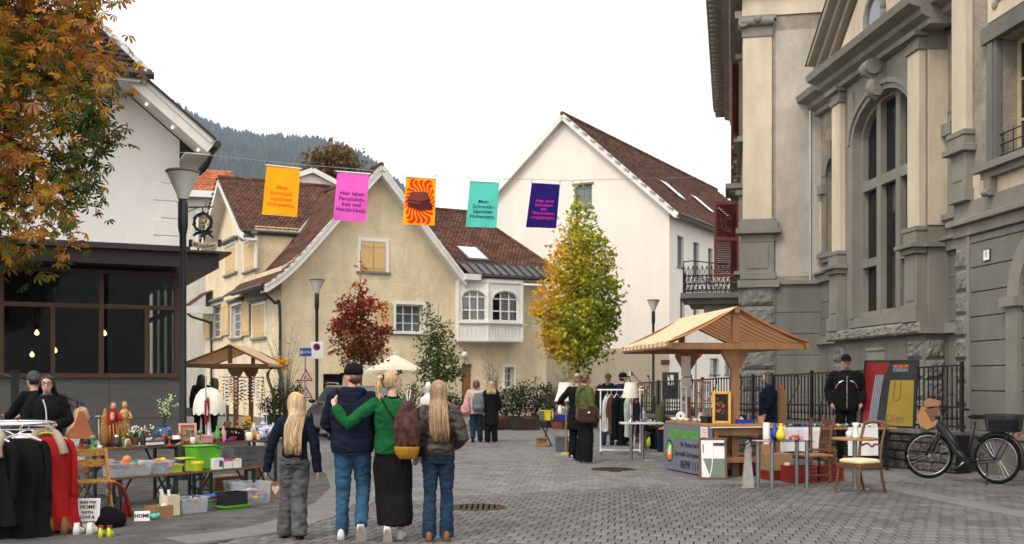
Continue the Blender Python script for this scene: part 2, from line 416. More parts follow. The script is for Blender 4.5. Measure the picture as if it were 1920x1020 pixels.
def tiles(par,o,u,v,poly,tw,th,m,name='roof_tiles',lift=.03,seed=1,T=None):
    "tiles laid over polygon poly given in (u,v) of the plane through o"
    o,u,v=Vector(o),Vector(u).normalized(),Vector(v).normalized();n=u.cross(v).normalized()
    if n.z<0:n=-n
    b=MB(T);rr=random.Random(seed)
    us=[p[0] for p in poly];vs=[p[1] for p in poly]
    b.mi(1).poly(*[o+u*p[0]+v*p[1] for p in poly]).mi(0)
    j=0;w=min(vs)
    while w<max(vs):
        a=min(us)+(j%2)*tw/2-tw
        while a<max(us)+tw:
            if inside((a+tw/2,w+th*.5),poly):
                e=rr.uniform(-.006,.008);l=lift*(1+rr.uniform(-.15,.2));g=tw*.04
                q=[o+u*(a+g)+v*(w-.02+e)+n*l,o+u*(a+tw-g)+v*(w-.02+e)+n*l*.8,o+u*(a+tw-g)+v*(w+th+.02)+n*.006,o+u*(a+g)+v*(w+th+.02)+n*.008]
                mid0=o+u*(a+tw*.45)+v*(w-.035+e)+n*l*1.5;mid1=o+u*(a+tw*.45)+v*(w+th+.02)+n*.02
                low=[x-n*l*.9 for x in (q[0],mid0,q[1])]
                b.add([q[0],mid0,q[1],q[2],mid1,q[3]]+low,[(0,1,4,5),(1,2,3,4),(6,7,1,0),(7,8,2,1)])
            a+=tw
        w+=th;j+=1
    ob=b.build(name,[m,'gutter_dark'],par,kind='stuff');return ob
def ridge(par,p,q,r,m,T=None,name='ridge_tiles'):
    p,q=Vector(p),Vector(q);b=MB(T);n=max(1,int((q-p).length/.38));d=(q-p)/n
    for i in range(n):b.tube([p+d*i,p+d*(i+1.06)],[r*1.06,r*.92],8)
    return b.build(name,m,par)
def pipe(par,pts,r,m,name='downpipe',T=None):return MB(T).tube(pts,r,10).build(name,m,par,smooth='auto')
def smoothpath(pts,k=6):
    pts=[Vector(p) for p in pts];out=[]
    for i in range(len(pts)-1):
        p0,p1,p2,p3=pts[max(0,i-1)],pts[i],pts[i+1],pts[min(len(pts)-1,i+2)]
        for j in range(k):
            t=j/k;out.append(.5*((2*p1)+(p2-p0)*t+(2*p0-5*p1+4*p2-p3)*t*t+(3*p1-p0-3*p2+p3)*t**3))
    return out+[pts[-1]]
Rz=lambda a:Matrix.Rotation(R(a),4,'Z')
# ================================================================ yellow house
yh=thing('yellow_house','yellow roughcast house with brown tiled gables and white wooden oriel','house',(-9.29,43,0),R(28))
LT=Rz(-90)     # left facade: facade x = -v
uw=[(5.45,7.0,7.55,9.15)]                                  # shuttered gable window
lw=[(6.05,7.75,3.42,4.72)]
hol=[(6.15,7.15,7.35,8.75),(5.35,6.95,3.75,5.2)]
def yx(px,v=0):                                                 # house u for a photo column on the front facade
    t=(px-960)/F;return (t*(43+.883*v)+9.29+.469*v)/(.883-.469*t)
def yz(px,py,v=0):u=yx(px,v);return HC+(HY-py)/F*(43+.469*u+.883*v)
def yv(px):t=(px-960)/F;return (t*43+9.29)/(-.469-.883*t)
def yvz(px,py):return HC+(HY-py)/F*(43+.883*yv(px))
gw=(yx(676),yx(723),yz(700,505),yz(700,453));mw=(yx(742),yx(793),yz(768,623),yz(768,571))
dr=(yx(866),yx(885),0.0,yz(875,683));sw_=(yx(946),yx(963),yz(955,726),yz(955,688));gd=(yx(606),yx(645),0.0,yz(630,701))
ZE=5.9;UE=12.3
w=MB().wall(0,UE,0,ZE,0,[h for h in (mw,dr,sw_,gd)],.22)
pk=(4.1,10.45)
w.poly((7.75,0,ZE),(7.75,0,6.25),(5.75,0,8.55),(5.75,0,ZE))
w.wall(gw[0]-.02,gw[1]+.02,ZE,gw[3]+.3,0,[gw],.15)
zt=lambda u:pk[1]-abs(u-4.1)*1.16-.12
a,b,zt2=gw[0]-.02,gw[1]+.02,gw[3]+.3
w.v=w.v;
w.poly((0,0,ZE),(a,0,ZE),(a,0,zt(a)),(2.2,0,zt(2.2)),(.4,0,6.45),(0,0,6.2))
w.poly((a,0,zt2),(b,0,zt2),(b,0,zt(b)),(4.1,0,zt(4.1)),(a,0,zt(a)))
w.f=[f for f in w.f];
w.poly((b,0,ZE),(5.75,0,ZE),(5.75,0,8.55),(b,0,zt(b)))
w.poly((UE,0,0),(UE,9,0),(UE,9,ZE),(UE,0,ZE))                      # right end
lh=[]
for x0,x1 in ((397,417),(434,455),(475,498)):lh.append((-yv(x0),-yv(x1),yvz((x0+x1)/2,632),yvz((x0+x1)/2,572)))
for x0,x1,y0,y1 in ((423,444,512,460),(459,479,506,452)):lh.append((-yv(x0),-yv(x1),yvz((x0+x1)/2,y0),yvz((x0+x1)/2,y1)))
V1=14.2
w.T=LT;w.wall(-V1,0,0,ZE+.3,0,lh[:3],.2);w.wall(-V1,-4.4,ZE+.3,8.35,0,lh[3:],.2)
w.poly((-V1,0,8.35),(-4.4,0,8.35),(-8.6,0,11.0));w.T=None
w.bx(0.05,7,4.4,4.6,5.9,8.4)
w.build('wall','render_yellow',yh)
# roofs
fg=MB()
prof=[(-.85,5.35),(-.3,5.72),(.5,6.45),(1.6,7.7),(4.1,10.55),(7.0,7.2),(8.05,6.0)]
lp=[Vector((x,0,z)) for x,z in prof[:5]]
# left slope of the front gable: flared, tiles strip by strip
for (x0,z0),(x1,z1),sd in zip(prof[:4],prof[1:5],range(4)):
    L_=math.hypot(x1-x0,z1-z0);D=7.5
    tiles(yh,(x0,-.55,z0),(0,1,0),(x1-x0,0,z1-z0),[(0,0),(D,0),(D,L_),(0,L_)],.19,.17,'roof_tile',seed=sd)
for (x0,z0),(x1,z1),sd in zip(prof[:3:-1],prof[-2:2:-1],range(4)):
    L_=math.hypot(x1-x0,z1-z0);D=4.6
    if L_<.01:continue
    tiles(yh,(x0,-.55,z0),(0,1,0),(x1-x0,0,z1-z0),[(0,0),(D,0),(D,L_),(0,L_)],.19,.17,'roof_tile',seed=sd+7)
ridge(yh,(4.1,-.5,10.6),(4.1,7,10.6),.11,'roof_tile')
# white verge boards with soffit following the rake
vb=MB();sp=smoothpath([(x,0,z-.05) for x,z in prof[:5]],4)
for p,q in zip(sp,sp[1:]):
    vb.bar((p.x,-.56,p.z-.1),(q.x,-.56,q.z-.1),.05,.3,up=(0,0,1));vb.bar((p.x,-.28,p.z-.2),(q.x,-.28,q.z-.2),.56,.05)
    vb.bar((p.x,-.6,p.z+.02),(q.x,-.6,q.z+.02),.04,.1)
for p,q in (((4.1,10.5),(7.0,7.15)),((7.0,7.15),(8.0,6.0))):
    vb.bar((p[0],-.56,p[1]-.15),(q[0],-.56,q[1]-.15),.05,.3);vb.bar((p[0],-.3,p[1]-.28),(q[0],-.3,q[1]-.28),.62,.05)
    vb.bar((p[0],-.6,p[1]-.02),(q[0],-.6,q[1]-.02),.04,.1)
vb.build('verge_board','wood_white',yh)
MB().tube([(-.9,-.6,5.36),(-.9,4.6,5.36)],.09,8).build('gutter','gutter_dark',yh)
pipe(yh,smoothpath([(-.9,-.35,5.3),(-.75,-.3,5.05),(-.3,-.1,4.7),(-.1,-.1,4.4),(-.1,-.1,.1)]),.06,'gutter_dark')
# right roof: slope to the front with hip and sheet metal skirt
e0,rz_=6.85,9.75;rv=4.4;sl_=math.hypot(rv-.35,rz_-e0)
tiles(yh,(5.2,.35,e0),(1,0,0),(0,rv-.35,rz_-e0),[(2.6,-.15),(7.55,-.15),(5.35,sl_),(0,sl_)],.19,.17,'roof_tile',seed=21)
ridge(yh,(5.6,rv,rz_+.02),(10.6,rv,rz_+.02),.1,'roof_tile');ridge(yh,(12.75,.3,e0),(10.6,rv,rz_+.02),.09,'roof_tile')
MB().poly((12.8,.3,e0),(12.8,8.5,e0),(10.6,rv,rz_)).poly((5.6,rv,rz_-.03),(10.6,rv,rz_-.03),(12.8,8.5,e0),(5.6,8.5,e0)).poly((4.1,7,10.5),(4.1,0,10.5),(-.3,7,5.7)).build('roof_back','roof_tile',yh)
sk=MB().poly((7.85,.42,6.9),(12.85,.42,6.9),(12.95,-.75,6.22),(8.0,-.75,6.22));sk.bx(8.0,12.95,-.77,-.7,6.12,6.23)
for k in range(13):x=8.0+k*.41;sk.bar((x-.05,.42,6.92),(x,-.75,6.25),.03,.05)
sk.build('metal_roof','sheet_metal',yh)
MB().bx(7.9,12.9,-.70,.3,6.02,6.10).bx(7.85,8.6,-.78,.2,5.95,6.2).build('eave_board','wood_white',yh)
MB().tube([(8.6,-.8,6.12),(12.98,-.8,6.12)],.07,8).build('gutter','gutter_dark',yh)
sv=lambda t:(e0+(rz_-e0)*t)
sky_w=MB();
for m_,(a0,a1,t0,t1,lift) in enumerate(((8.35,9.45,.02,.27,.07),(8.45,9.35,.045,.245,.085))):
    sky_w.mi(m_).poly(*[(x,.35+(rv-.35)*t-.02,sv(t)+lift) for x,t in ((a0+.2,t0),(a1+.2,t0),(a1,t1),(a0,t1))])
sky_w.mi(0).bx(8.4,9.7,.36,.5,e0-.02,e0+.1)
sky_w.build('skylight',['sheet_metal','white_paint'],yh)
# left cross gable
gp0,gpk=8.35,11.15;S=4.2
for sgn,sd in ((-1,31),(1,32)):
    L_=math.hypot(S+.35,gpk-gp0+.25);
    tiles(yh,(-.6,8.6+sgn*(S+.35),gp0-.25),(1,0,0),(0,-sgn*(S+.35),gpk-gp0+.25),[(0,0),(5.5,0),(7,L_),(0,L_)],.19,.17,'roof_tile',seed=sd)
ridge(yh,(-.6,8.6,gpk+.03),(6,8.6,gpk+.03),.11,'roof_tile')
vb=MB()
for sgn in (-1,1):
    pts=[(-.6,8.6,gpk-.06),(-.6,8.6+sgn*2.2,gpk-1.65),(-.6,8.6+sgn*(S-.2),gp0-.12),(-.6,8.6+sgn*(S+.6),gp0-.42)]
    for p,q in zip(pts,pts[1:]):
        vb.bar(Vector(p)-Vector((0,0,.12)),Vector(q)-Vector((0,0,.12)),.05,.26);vb.bar(Vector(p)+Vector((.3,0,-.25)),Vector(q)+Vector((.3,0,-.25)),.6,.04)
vb.build('verge_board','wood_white',yh)
MB().tube([(-.6,4.02,gp0-.28),(3.6,4.02,gp0-.28)],.09,8).build('gutter','gutter_dark',yh)
MB().bar((2.0,4.15,8.2),(4.0,6.4,10.2),.22,.05).build('valley_flashing','zinc',yh)
MB().bx(-.02,3.4,4.15,4.35,5.7,8.25).build('cross_wall','render_yellow',yh)
# little side roof and gutter at the far left end
tiles(yh,(-1.3,12.4,5.2),(0,1,0),(1.3,0,1.0),[(0,0),(2.4,0),(2.4,1.6),(0,1.6)],.19,.17,'roof_tile',seed=41)
MB().bx(-1.3,-.02,12.3,12.42,4.95,5.3).build('verge_board','wood_white',yh)
pipe(yh,smoothpath([(-1.3,12.5,5.15),(-1.1,12.4,4.8),(-.2,12.3,4.5),(-.12,12.3,4.2),(-.12,12.3,.1)]),.06,'gutter_dark')
# windows
o=MB().bx(gw[0]-.14,gw[0],-.05,.1,gw[2]-.1,gw[3]+.14).bx(gw[1],gw[1]+.14,-.05,.1,gw[2]-.1,gw[3]+.14).bx(gw[0],gw[1],-.053,.1,gw[3],gw[3]+.137).build('window_surround','white_paint',yh)
MB().bx(gw[0]-.2,gw[1]+.2,-.1,.1,gw[2]-.18,gw[2]-.103).build('window_sill','stone_trim',yh)
c=(gw[0]+gw[1])/2
shutter(yh,gw[0]+.01,c-.01,gw[2]-.09,gw[3],-.0);shutter(yh,c+.01,gw[1]-.01,gw[2]-.09,gw[3],-.0)
window(yh,*mw,.2,3,3,surround='white_paint',sw=.12);shutter(yh,mw[0]-.95,mw[0]-.2,mw[2]-.05,mw[3]+.05,-.03)
window(yh,*sw_,.2,2,3,surround='white_paint',sw=.1)
MB().bx(dr[0]+.02,dr[1]-.02,.12,.18,.02,dr[3]).bx(dr[0]+.1,dr[1]-.1,.10,.13,.3,1.0).bx(dr[0]+.1,dr[1]-.1,.10,.13,1.2,dr[3]-.2).build('door','door_wood',yh)
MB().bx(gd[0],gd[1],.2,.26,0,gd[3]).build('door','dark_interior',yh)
MB().bx(mw[0]-1.05,mw[1]+.2,-.045,.0,mw[2]-.13,mw[2]-.09).build('window_sill','stone_trim',yh)
for k,h in enumerate(lh):
    c=(h[0]+h[1])/2;wd_=h[1]-h[0]
    s=MB(LT).bx(h[0]-.14,h[0],-.05,.05,h[2]-.02,h[3]+.12).bx(h[1],h[1]+.14,-.05,.05,h[2]-.02,h[3]+.12).bx(h[0],h[1],-.053,.05,h[3],h[3]+.117)
    s.build('window_surround','white_paint',yh)
    MB(LT).bx(h[0]-.3,h[1]+.3,-.22,.02,h[3]+.2,h[3]+.3).bx(h[0]-.22,h[1]+.22,-.14,.02,h[3]+.123,h[3]+.2).build('window_hood','stone_trim',yh);MB(LT).bx(h[0]-.2,h[1]+.2,-.12,.03,h[2]-.12,h[2]-.02).build('window_sill','stone_trim',yh)
    if k in (0,1):
        window(yh,*h,.15,2,4,T=LT);shutter(yh,h[1]+.16,h[1]+.16+wd_*.62,h[2],h[3]+.05,-.06,T=LT);
        if k==0:shutter(yh,h[0]-.16-wd_*.62,h[0]-.16,h[2],h[3]+.05,-.06,T=LT)
    else:
        shutter(yh,h[0]+.01,c-.01,h[2],h[3],.03,T=LT);shutter(yh,c+.01,h[1]-.01,h[2],h[3],.03,T=LT)
# oriel
ou0,ou1=yx(854),yx(966);oz0,oz1=yz(905,640),6.0;oc=yx(905)-.1;of=-.75
ob=MB();base=[(ou0,0),(ou0+.05,-.25),(oc,of),(ou1-.05,of),(ou1,0)]
ow0,ow1=yz(905,603),yz(905,547)
def face(p,q,holes_pad):
    p,q=Vector(p),Vector(q);d=q-p;L_=d.length;T=Matrix.Translation((p.x,p.y,0)) @ Matrix.Rotation(math.atan2(d.y,d.x),4,'Z')
    a,b=holes_pad,L_-holes_pad;zs=ow1-(b-a)*.28
    m=MB(T).wall(0,L_,oz0,ow0,0).wall(0,a,ow0,oz1,0).wall(b,L_,ow0,oz1,0)
    ar=arc((a+b)/2,zs,(b-a)/2,ow1-zs,0,180,12)
    m.add([(x,0,z) for x,z in ar]+[(x,0,oz1) for x,z in ar],[(i,i+1,i+14,i+13) for i in range(12)])
    # reveal
    m.add([(x,0,z) for x,z in ar]+[(x,.1,z) for x,z in ar],[(i,i+1,i+14,i+13) for i in range(12)]);m.poly((a,0,ow0),(a,.1,ow0),(a,.1,zs),(a,0,zs)).poly((b,0,ow0),(b,.1,ow0),(b,.1,zs),(b,0,zs))
    # raised trim, sill, boarding below
    for (x,z),(x2,z2) in zip(ar,ar[1:]):m.bar((x*1.0,-.02,z+.03),(x2,-.02,z2+.03),.05,.06)
    m.bx(-.02,L_+.02,-.12,.02,ow0-.12,ow0-.03).bx(-.02,L_+.02,-.05,.02,oz0-.02,oz0+.08).bx(-.02,L_+.02,-.05,.02,oz1-.14,oz1)
    k=int(L_/.16)
    for i in range(k):m.bx(i*L_/k+.01,(i+1)*L_/k-.01,-.022,.0,oz0+.08,ow0-.13)
    m.build('oriel_panel','wood_white',yh)
    f=MB(T);n=3;
    for i in range(n+1):
        x=a+(b-a)*i/n;zz=zs+(ow1-zs)*math.sqrt(max(0,1-((x-(a+b)/2)/((b-a)/2))**2));f.bx(x-.03,x+.03,.06,.12,ow0,max(zz,zs))
    for z in (ow0+.03,(ow0*.55+zs*.45),zs):f.bx(a,b,.063,.115,z-.025,z+.025)
    for (x,z),(x2,z2) in zip(ar,ar[1:]):f.bar((x,.09,z-.02),(x2,.09,z2-.02),.06,.05)
    wo_=f.build('window','white_paint',yh)
    MB(T).poly(*[(x,.085,z) for x,z in [(a,ow0),(b,ow0)]+ar]).build('pane','glass',wo_)
    cu=MB(T);steps=24
    for i in range(steps):
        x=a+(b-a)*i/steps;x2=a+(b-a)*(i+1)/steps;y=.2+.02*math.sin(i*2.2);y2=.2+.02*math.sin((i+1)*2.2)
        if a+(b-a)*.02<x<a+(b-a)*.30 and L_>1.3:continue
        cu.poly((x,y,ow0),(x2,y2,ow0),(x2,y2,ow1),(x,y,ow1))
    cu.build('curtain','curtain',yh)
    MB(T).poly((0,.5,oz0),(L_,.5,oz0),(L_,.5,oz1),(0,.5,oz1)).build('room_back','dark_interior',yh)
face(base[1],base[2],.13);face(base[2],base[3],.22)
ob.prism([(ou0,.02)]+base[1:4]+[(ou1,.02)],oz1,oz1+.1,'z').prism([(ou0,.02)]+base[1:4]+[(ou1,.02)],oz0-.06,oz0-.02,'z')
ob.wall(0,0,0,0,0);ob.poly((ou1-.05,of,oz0),(ou1,0,oz0),(ou1,0,oz1),(ou1-.05,of,oz1)).poly((ou0,0,oz0),(ou0+.05,-.25,oz0),(ou0+.05,-.25,oz1),(ou0,0,oz1))
for x,y in base[1:4]:ob.box(x,y,oz0,.09,.09,oz1-oz0,R(20))
ob.build('oriel_frame','wood_white',yh)
wl=MB();q=yx(868);wl.ball((q,-.16,yz(868,665)),.14).cyl((q,0,yz(868,665)),(q,-.1,yz(868,665)),.06);wl.build('wall_lamp','white_paint',yh,smooth=True)
# ================================================================ white gabled building
wb=thing('white_house','tall white gabled house with long brown tiled roof behind the yellow tree','house',(8.26,56,0),R(-28.9))
def wy(px):                      # depth along the side facade for a photo column
    t=(px-960)/F;return (t*56-8.26)/(.484-.875*t)
def wx(px):t=(px-960)/F;return (t*56-8.26)/(.875+.484*t)
ez,pkz,px_=10.75,16.2,-6.1
RT=Rz(90)
sh=[]
for a,b,c,d in ((1270,1282,500,443),(1300,1311,517,455),(1328,1337,530,466),(1275,1284,605,560),(1331,1348,702,672),(1359,1372,702,675),(1300,1310,600,565)):
    dd=56+.875*wy((a+b)/2);sh.append((wy(a),wy(b),HC+(HY-c)/F*dd,HC+(HY-d)/F*dd))
gwin=(wx(1077),wx(1110),HC+(HY-388)/F*58.5,HC+(HY-347)/F*58.5)
w=MB().wall(-12.2,0,3.3,ez,0);w.wall(gwin[0]-.01,gwin[1]+.01,ez,gwin[3]+.01,0,[gwin],.18)
w.poly((-12.2,0,ez),(gwin[0]-.01,0,ez),(gwin[0]-.01,0,gwin[3]+.01),(px_,0,pkz));w.poly((gwin[1]+.01,0,ez),(0,0,ez),(px_,0,pkz),(gwin[0]-.01,0,gwin[3]+.01),(gwin[1]+.01,0,gwin[3]+.01))
w.T=RT;w.wall(0,26,3.3,ez,0,[h for h in sh if h[2]>3.3],.2);w.wall(0,26,0,3.3,0,[h for h in sh if h[2]<=3.3],.2);w.T=None
w.build('wall','plaster_warm',wb)
MB().wall(-12.2,.0,0,3.3,-.006).build('plinth','plaster_tan',wb)
for h in sh:
    window(wb,*h,.15,1,2,T=RT,fm='stone_trim',pm='pane_blue')
    MB(RT).bx(h[0]-.1,h[1]+.1,-.08,.02,h[2]-.08,h[2]).build('window_sill','stone_trim',wb)
window(wb,*gwin,.12,2,2,fm='stone_trim',pm='pane_blue')
MB().bx(gwin[0]-.1,gwin[1]+.1,-.08,.05,gwin[3],gwin[3]+.1).bx(gwin[0]-.1,gwin[1]+.1,-.1,.05,gwin[2]-.08,gwin[2]).build('window_surround','stone_trim',wb)
Ls=math.hypot(6.1+.55,pkz-ez+.5)
tiles(wb,(.55,-.35,ez-.5),(0,1,0),(-6.65,0,pkz-ez+.5),[(0,0),(27,0),(27,Ls),(0,Ls)],.36,.33,'roof_tile',seed=51,lift=.05)
MB().poly((px_,-.35,pkz+.02),(px_,26.6,pkz+.02),(-12.8,26.6,ez-.5),(-12.8,-.35,ez-.5)).build('roof_back','roof_tile',wb)
ridge(wb,(px_,-.35,pkz+.06),(px_,26.6,pkz+.06),.14,'roof_tile')
vb=MB()
for q in ((.55,ez-.5),(-12.75,ez-.5)):
    vb.bar((px_,-.36,pkz-.1),(q[0],-.36,q[1]-.1),.06,.3);vb.bar((px_,-.15,pkz-.2),(q[0],-.15,q[1]-.2),.4,.05)
vb.bx(.0,.5,-.3,26,ez-.42,ez-.37);vb.build('verge_board','wood_white',wb)
MB().tube([(.68,-.3,ez-.5),(.68,26,ez-.5)],.09,8).build('gutter','gutter_dark',wb)
for y0,t0 in ((5.5,.30),(10.5,.28),(15,.27)):
    q=MB();nx,nz_=.64,.76
    def rp_(y,t,l):return (.55-6.65*t+l*nx,y,ez-.5+(pkz-ez+.5)*t+l*nz_)
    for m_,(dy,dt,l) in enumerate(((0,0,.10),(.08,.012,.13))):q.mi(m_).poly(rp_(y0+dy,t0+dt,l),rp_(y0+1.1-dy,t0+dt,l),rp_(y0+1.1-dy,t0+.2-dt,l),rp_(y0+dy,t0+.2-dt,l))
    q.build('skylight',['sheet_metal','white_paint'],wb)
MB().bx(wx(1240),wx(1256),-.05,-.004,HC+(HY-683)/F*56,HC+(HY-679)/F*56+.12).build('wall_plate','rust_brown',wb)
# ================================================================ far houses
fh=thing('grey_house','old pale house with orange tiled roof behind the hanging inn sign','house',(-19.5,62,0),R(14))
hz=lambda py:HC+(HY-py)/F*62
MB().wall(-3,3.1,0,hz(362),0,[(1.2,2.0,hz(470),hz(400))],.2).poly((3.1,0,0),(3.1,8,0),(3.1,8,hz(362)),(3.1,0,hz(362))).build('wall','plaster_old',fh)
window(fh,1.2,2.0,hz(470),hz(400),.1,2,2,surround='white_paint')
tiles(fh,(-3.2,-.5,hz(362)+.15),(1,0,0),(0,3,1.9),[(0,0),(6.6,0),(6.3,3.0),(0,3.0)],.26,.26,'roof_tile_orange',seed=61,lift=.04)
MB().bx(-3.2,3.4,-.55,-.45,hz(362)-.25,hz(362)+.13).build('eave_board','wood_white',fh)
gh=thing('gabled_house','cream house gable peeping over brown roofs beside the orange banner','house',(-12.0,63,0),R(20))
hz=lambda py:HC+(HY-py)/F*63
MB().poly((-2.2,0,0),(2.2,0,0),(2.2,0,hz(352)),(.2,0,hz(326)),(-2.2,0,hz(352))).build('wall','plaster_warm',gh)
vb=MB()
for q in (-2.6,2.6):vb.bar((.2,-.3,hz(320)),(q,-.3,hz(355)),.06,.28);vb.bar((.2,0,hz(321)),(q,0,hz(356)),.6,.05)
vb.build('verge_board','wood_white',gh)
MB().poly((.2,-.3,hz(315)),(.2,6,hz(315)),(2.7,6,hz(352)),(2.7,-.3,hz(352))).poly((.2,-.3,hz(315)),(.2,6,hz(315)),(-2.7,6,hz(352)),(-2.7,-.3,hz(352))).build('roof','roof_tile_dark',gh)
# ================================================================ restaurant on the left
inn=thing('inn_building','white inn with half hipped roof and dark brown glazed dining room','building',(-7.79,25,0),R(25))
def ix(px,y=0):t=(px-960)/F;return (t*(25+.906*y)+7.79+.423*y)/(.906-.423*t)
def iz(px,py,y=0):return HC+(HY-py)/F*(25+.423*ix(px,y)+.906*y)
sz=iz(200,700);gt=4.12;X0=-11.5
# panel base
pn=0
for a,b in zip((X0,-7.4,-4.35,-1.55),(-7.4,-4.35,-1.55,-.0)):
    for z0,z1 in ((.02,.72),(.73,sz-.1)):MB().bx(a+.006,b-.006,-.03,.0,z0,z1).build('panel','panel_grey',inn)
MB().bx(X0,-.005,.002,.2,0,sz-.1).bx(-.03,.0,.0,6,0,sz-.1).build('plinth','panel_grey',inn)
fr=MB();cols=[X0,ix(-140),ix(-3),ix(95),ix(185),ix(271),-.12]
for c in cols[:2]+[cols[2],cols[4],cols[6]]:fr.bx(c,c+.11,-.05,.12,sz,gt)
tz=iz(180,574)
for c in (cols[3],cols[5]):fr.bx(c,c+.09,-.045,.1,sz,tz)
fr.bx(X0,.0,-.052,.13,tz-.05,tz+.05).bx(X0,.0,-.06,.14,gt-.08,gt).bx(X0,.04,-.1,.14,sz-.1,sz)
for c in (1.4,2.9,4.4):fr.bx(-.1,.01,c,c+.1,sz,gt)
fr.bx(-.1,.012,.1,6,sz-.1,sz).bx(-.1,.012,.1,6,tz-.05,tz+.05).bx(-.1,.012,.1,6,gt-.08,gt)
fo=fr.build('glazing_frame','rust_brown',inn)
for a,b in zip(cols[:-1],cols[1:]):MB().bx(a+.08,b+.02,.02,.03,sz,tz-.05).build('pane','glass_green',fo)
for a,b in ((cols[0],cols[2]),(cols[2],cols[4]),(cols[4],cols[6])):MB().bx(a+.08,b+.02,.02,.03,tz+.05,gt-.06).build('pane','glass_green',fo)
for a,b in ((.1,1.4),(1.5,2.9),(3.0,4.4)):MB().bx(-.06,-.05,a,b,sz,gt-.05).build('pane','glass_green',fo)
# canopy roof
cn=MB().bx(X0,.75,-.9,6,4.18,4.5).bx(X0,1.0,-1.1,6,4.5,4.55).bx(X0,.2,-.3,6,4.56,4.72)
cn.build('canopy','canopy_brown',inn)
# interior: floor, back wall, hanging bulbs, bar and chair shapes
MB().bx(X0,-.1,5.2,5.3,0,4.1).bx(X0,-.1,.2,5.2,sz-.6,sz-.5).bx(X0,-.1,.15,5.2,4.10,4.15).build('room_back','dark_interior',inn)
for px,py,y in ((69,623,1.2),(60,664,2.2),(103,656,1.4),(196,624,1.2)):
    x=ix(px,y);z=iz(px,py,y)
    l=thing('pendant_bulb','glowing filament bulb hanging inside the dark dining room','lamp',(0,0,0),0,'bulbs in the dining room')
    T=Matrix.Translation(inn.location) @ Matrix.Rotation(R(25),4,'Z');p=T @ Vector((x,y,z));l.location=p
    MB().cyl((0,0,.05),(0,0,4.08-z),.006,n=5).build('cord','iron',l)
    MB().lathe([(.01,-.07),(.045,-.05),(.05,0),(.02,.04),(.012,.06)],n=10).build('bulb','bulb',l,smooth=True)
mat('cup_white',(.6,.6,.6),.4)
# white upper house, set back
wy0=1.5;wr=.2;hzz=lambda px,py:iz(px,py,wy0)
ez_=hzz(337,318);pit=.82
w=MB();w.poly((X0-2,wy0,4.5),(wr,wy0,4.5),(wr,wy0,ez_+.72),(wr-3.2,wy0,ez_+.72+3.2*pit),(X0-2,wy0,ez_+.72+3.2*pit));w.poly((wr,wy0,4.5),(wr,12,4.5),(wr,12,ez_+.72),(wr,wy0,ez_+.72))
w.build('wall','plaster_white',inn)
z=4.75;k=0
while z<ez_-.1:
    L_=.62 if k%2 else .45
    MB().bx(wr-L_,wr+.02,wy0-.022,wy0-.001,z,z+.40).build('quoin_block','plaster_white',inn,bevel=.008);z+=.43;k+=1
# rake with soffit, roof skin, half hip tiles
tip=(wr+.62,ez_+.42);top=(wr-1.1,ez_+.42+1.72*pit)
rk=MB();rk.bar((tip[0],wy0-1.0,tip[1]+.0),(top[0],wy0-1.0,top[1]),.06,.36);rk.bar((tip[0],wy0-1.04,tip[1]+.13),(top[0],wy0-1.04,top[1]+.13),.05,.12)
rk.build('verge_board','wood_white',inn)
sf=MB();sf.add([(tip[0],wy0-.98,tip[1]-.16),(top[0],wy0-.98,top[1]-.16),(top[0],wy0,top[1]-.16),(tip[0],wy0,tip[1]-.16),(tip[0],10,tip[1]-.16),(wr,10,ez_-.02),(wr,wy0,ez_-.02)],[(0,1,2,3)])
sf.bx(wr,tip[0]-.05,wy0-.95,10,tip[1]-.2,tip[1]-.17)
sf.build('soffit','wood_white',inn)
rf=MB();rf.poly((tip[0]+.1,wy0-1.1,tip[1]+.18),(top[0],wy0-1.1,top[1]+.18),(top[0]-2.4,wy0+1.5,top[1]+.18+2.4*pit),(top[0]-2.4,12,top[1]+.18+2.4*pit),(tip[0]+.1,12,tip[1]+.18))
rf.build('roof','roof_tile_dark',inn)
MB().bar((tip[0]+.05,wy0-1.08,tip[1]+.2),(top[0],wy0-1.08,top[1]+.2),.1,.05).build('verge_cap','gutter_dark',inn)
MB().tube([(tip[0]+.12,wy0-1.15,tip[1]+.05),(tip[0]+.12,10,tip[1]+.05)],.09,8).build('gutter','gutter_dark',inn)
pipe(inn,smoothpath([(tip[0]+.05,wy0-.7,tip[1]-.05),(tip[0]-.05,wy0-.6,tip[1]-.35),(wr+.4,wy0-.4,tip[1]-.55),(wr+.08,wy0-.1,tip[1]-.7),(wr+.06,wy0+.1,tip[1]-1.1),(wr+.06,wy0+.1,4.6)]),.065,'gutter_dark')
hb=top[1]+.12;hy=wy0-1.2
tiles(inn,(top[0]+.25,hy,hb),(-1,0,0),(0,1.9,1.75),[(0,0),(9,0),(9,2.6),(1.15,2.6)],.24,.24,'roof_tile_dark',seed=71,lift=.05)
ridge(inn,(top[0]+.25,hy,hb+.03),(top[0]-.95,hy+1.95,hb+1.85),.09,'zinc',name='hip_cap')
MB().tube([(top[0]+.35,hy-.08,hb-.05),(top[0]-9,hy-.08,hb-.05)],.09,8).build('gutter','gutter_dark',inn)
MB().bx(top[0]-9,top[0]+.2,hy,wy0,hb-.2,hb-.06).build('eave_board','wood_white',inn)
for q in (.15,.5,.85):
    p=Vector((tip[0]+(top[0]-tip[0])*q,wy0-.55,tip[1]+(top[1]-tip[1])*q-.22));MB().ball(p,.035,n=8,k=6).build('soffit_bulb','bulb_white',inn)
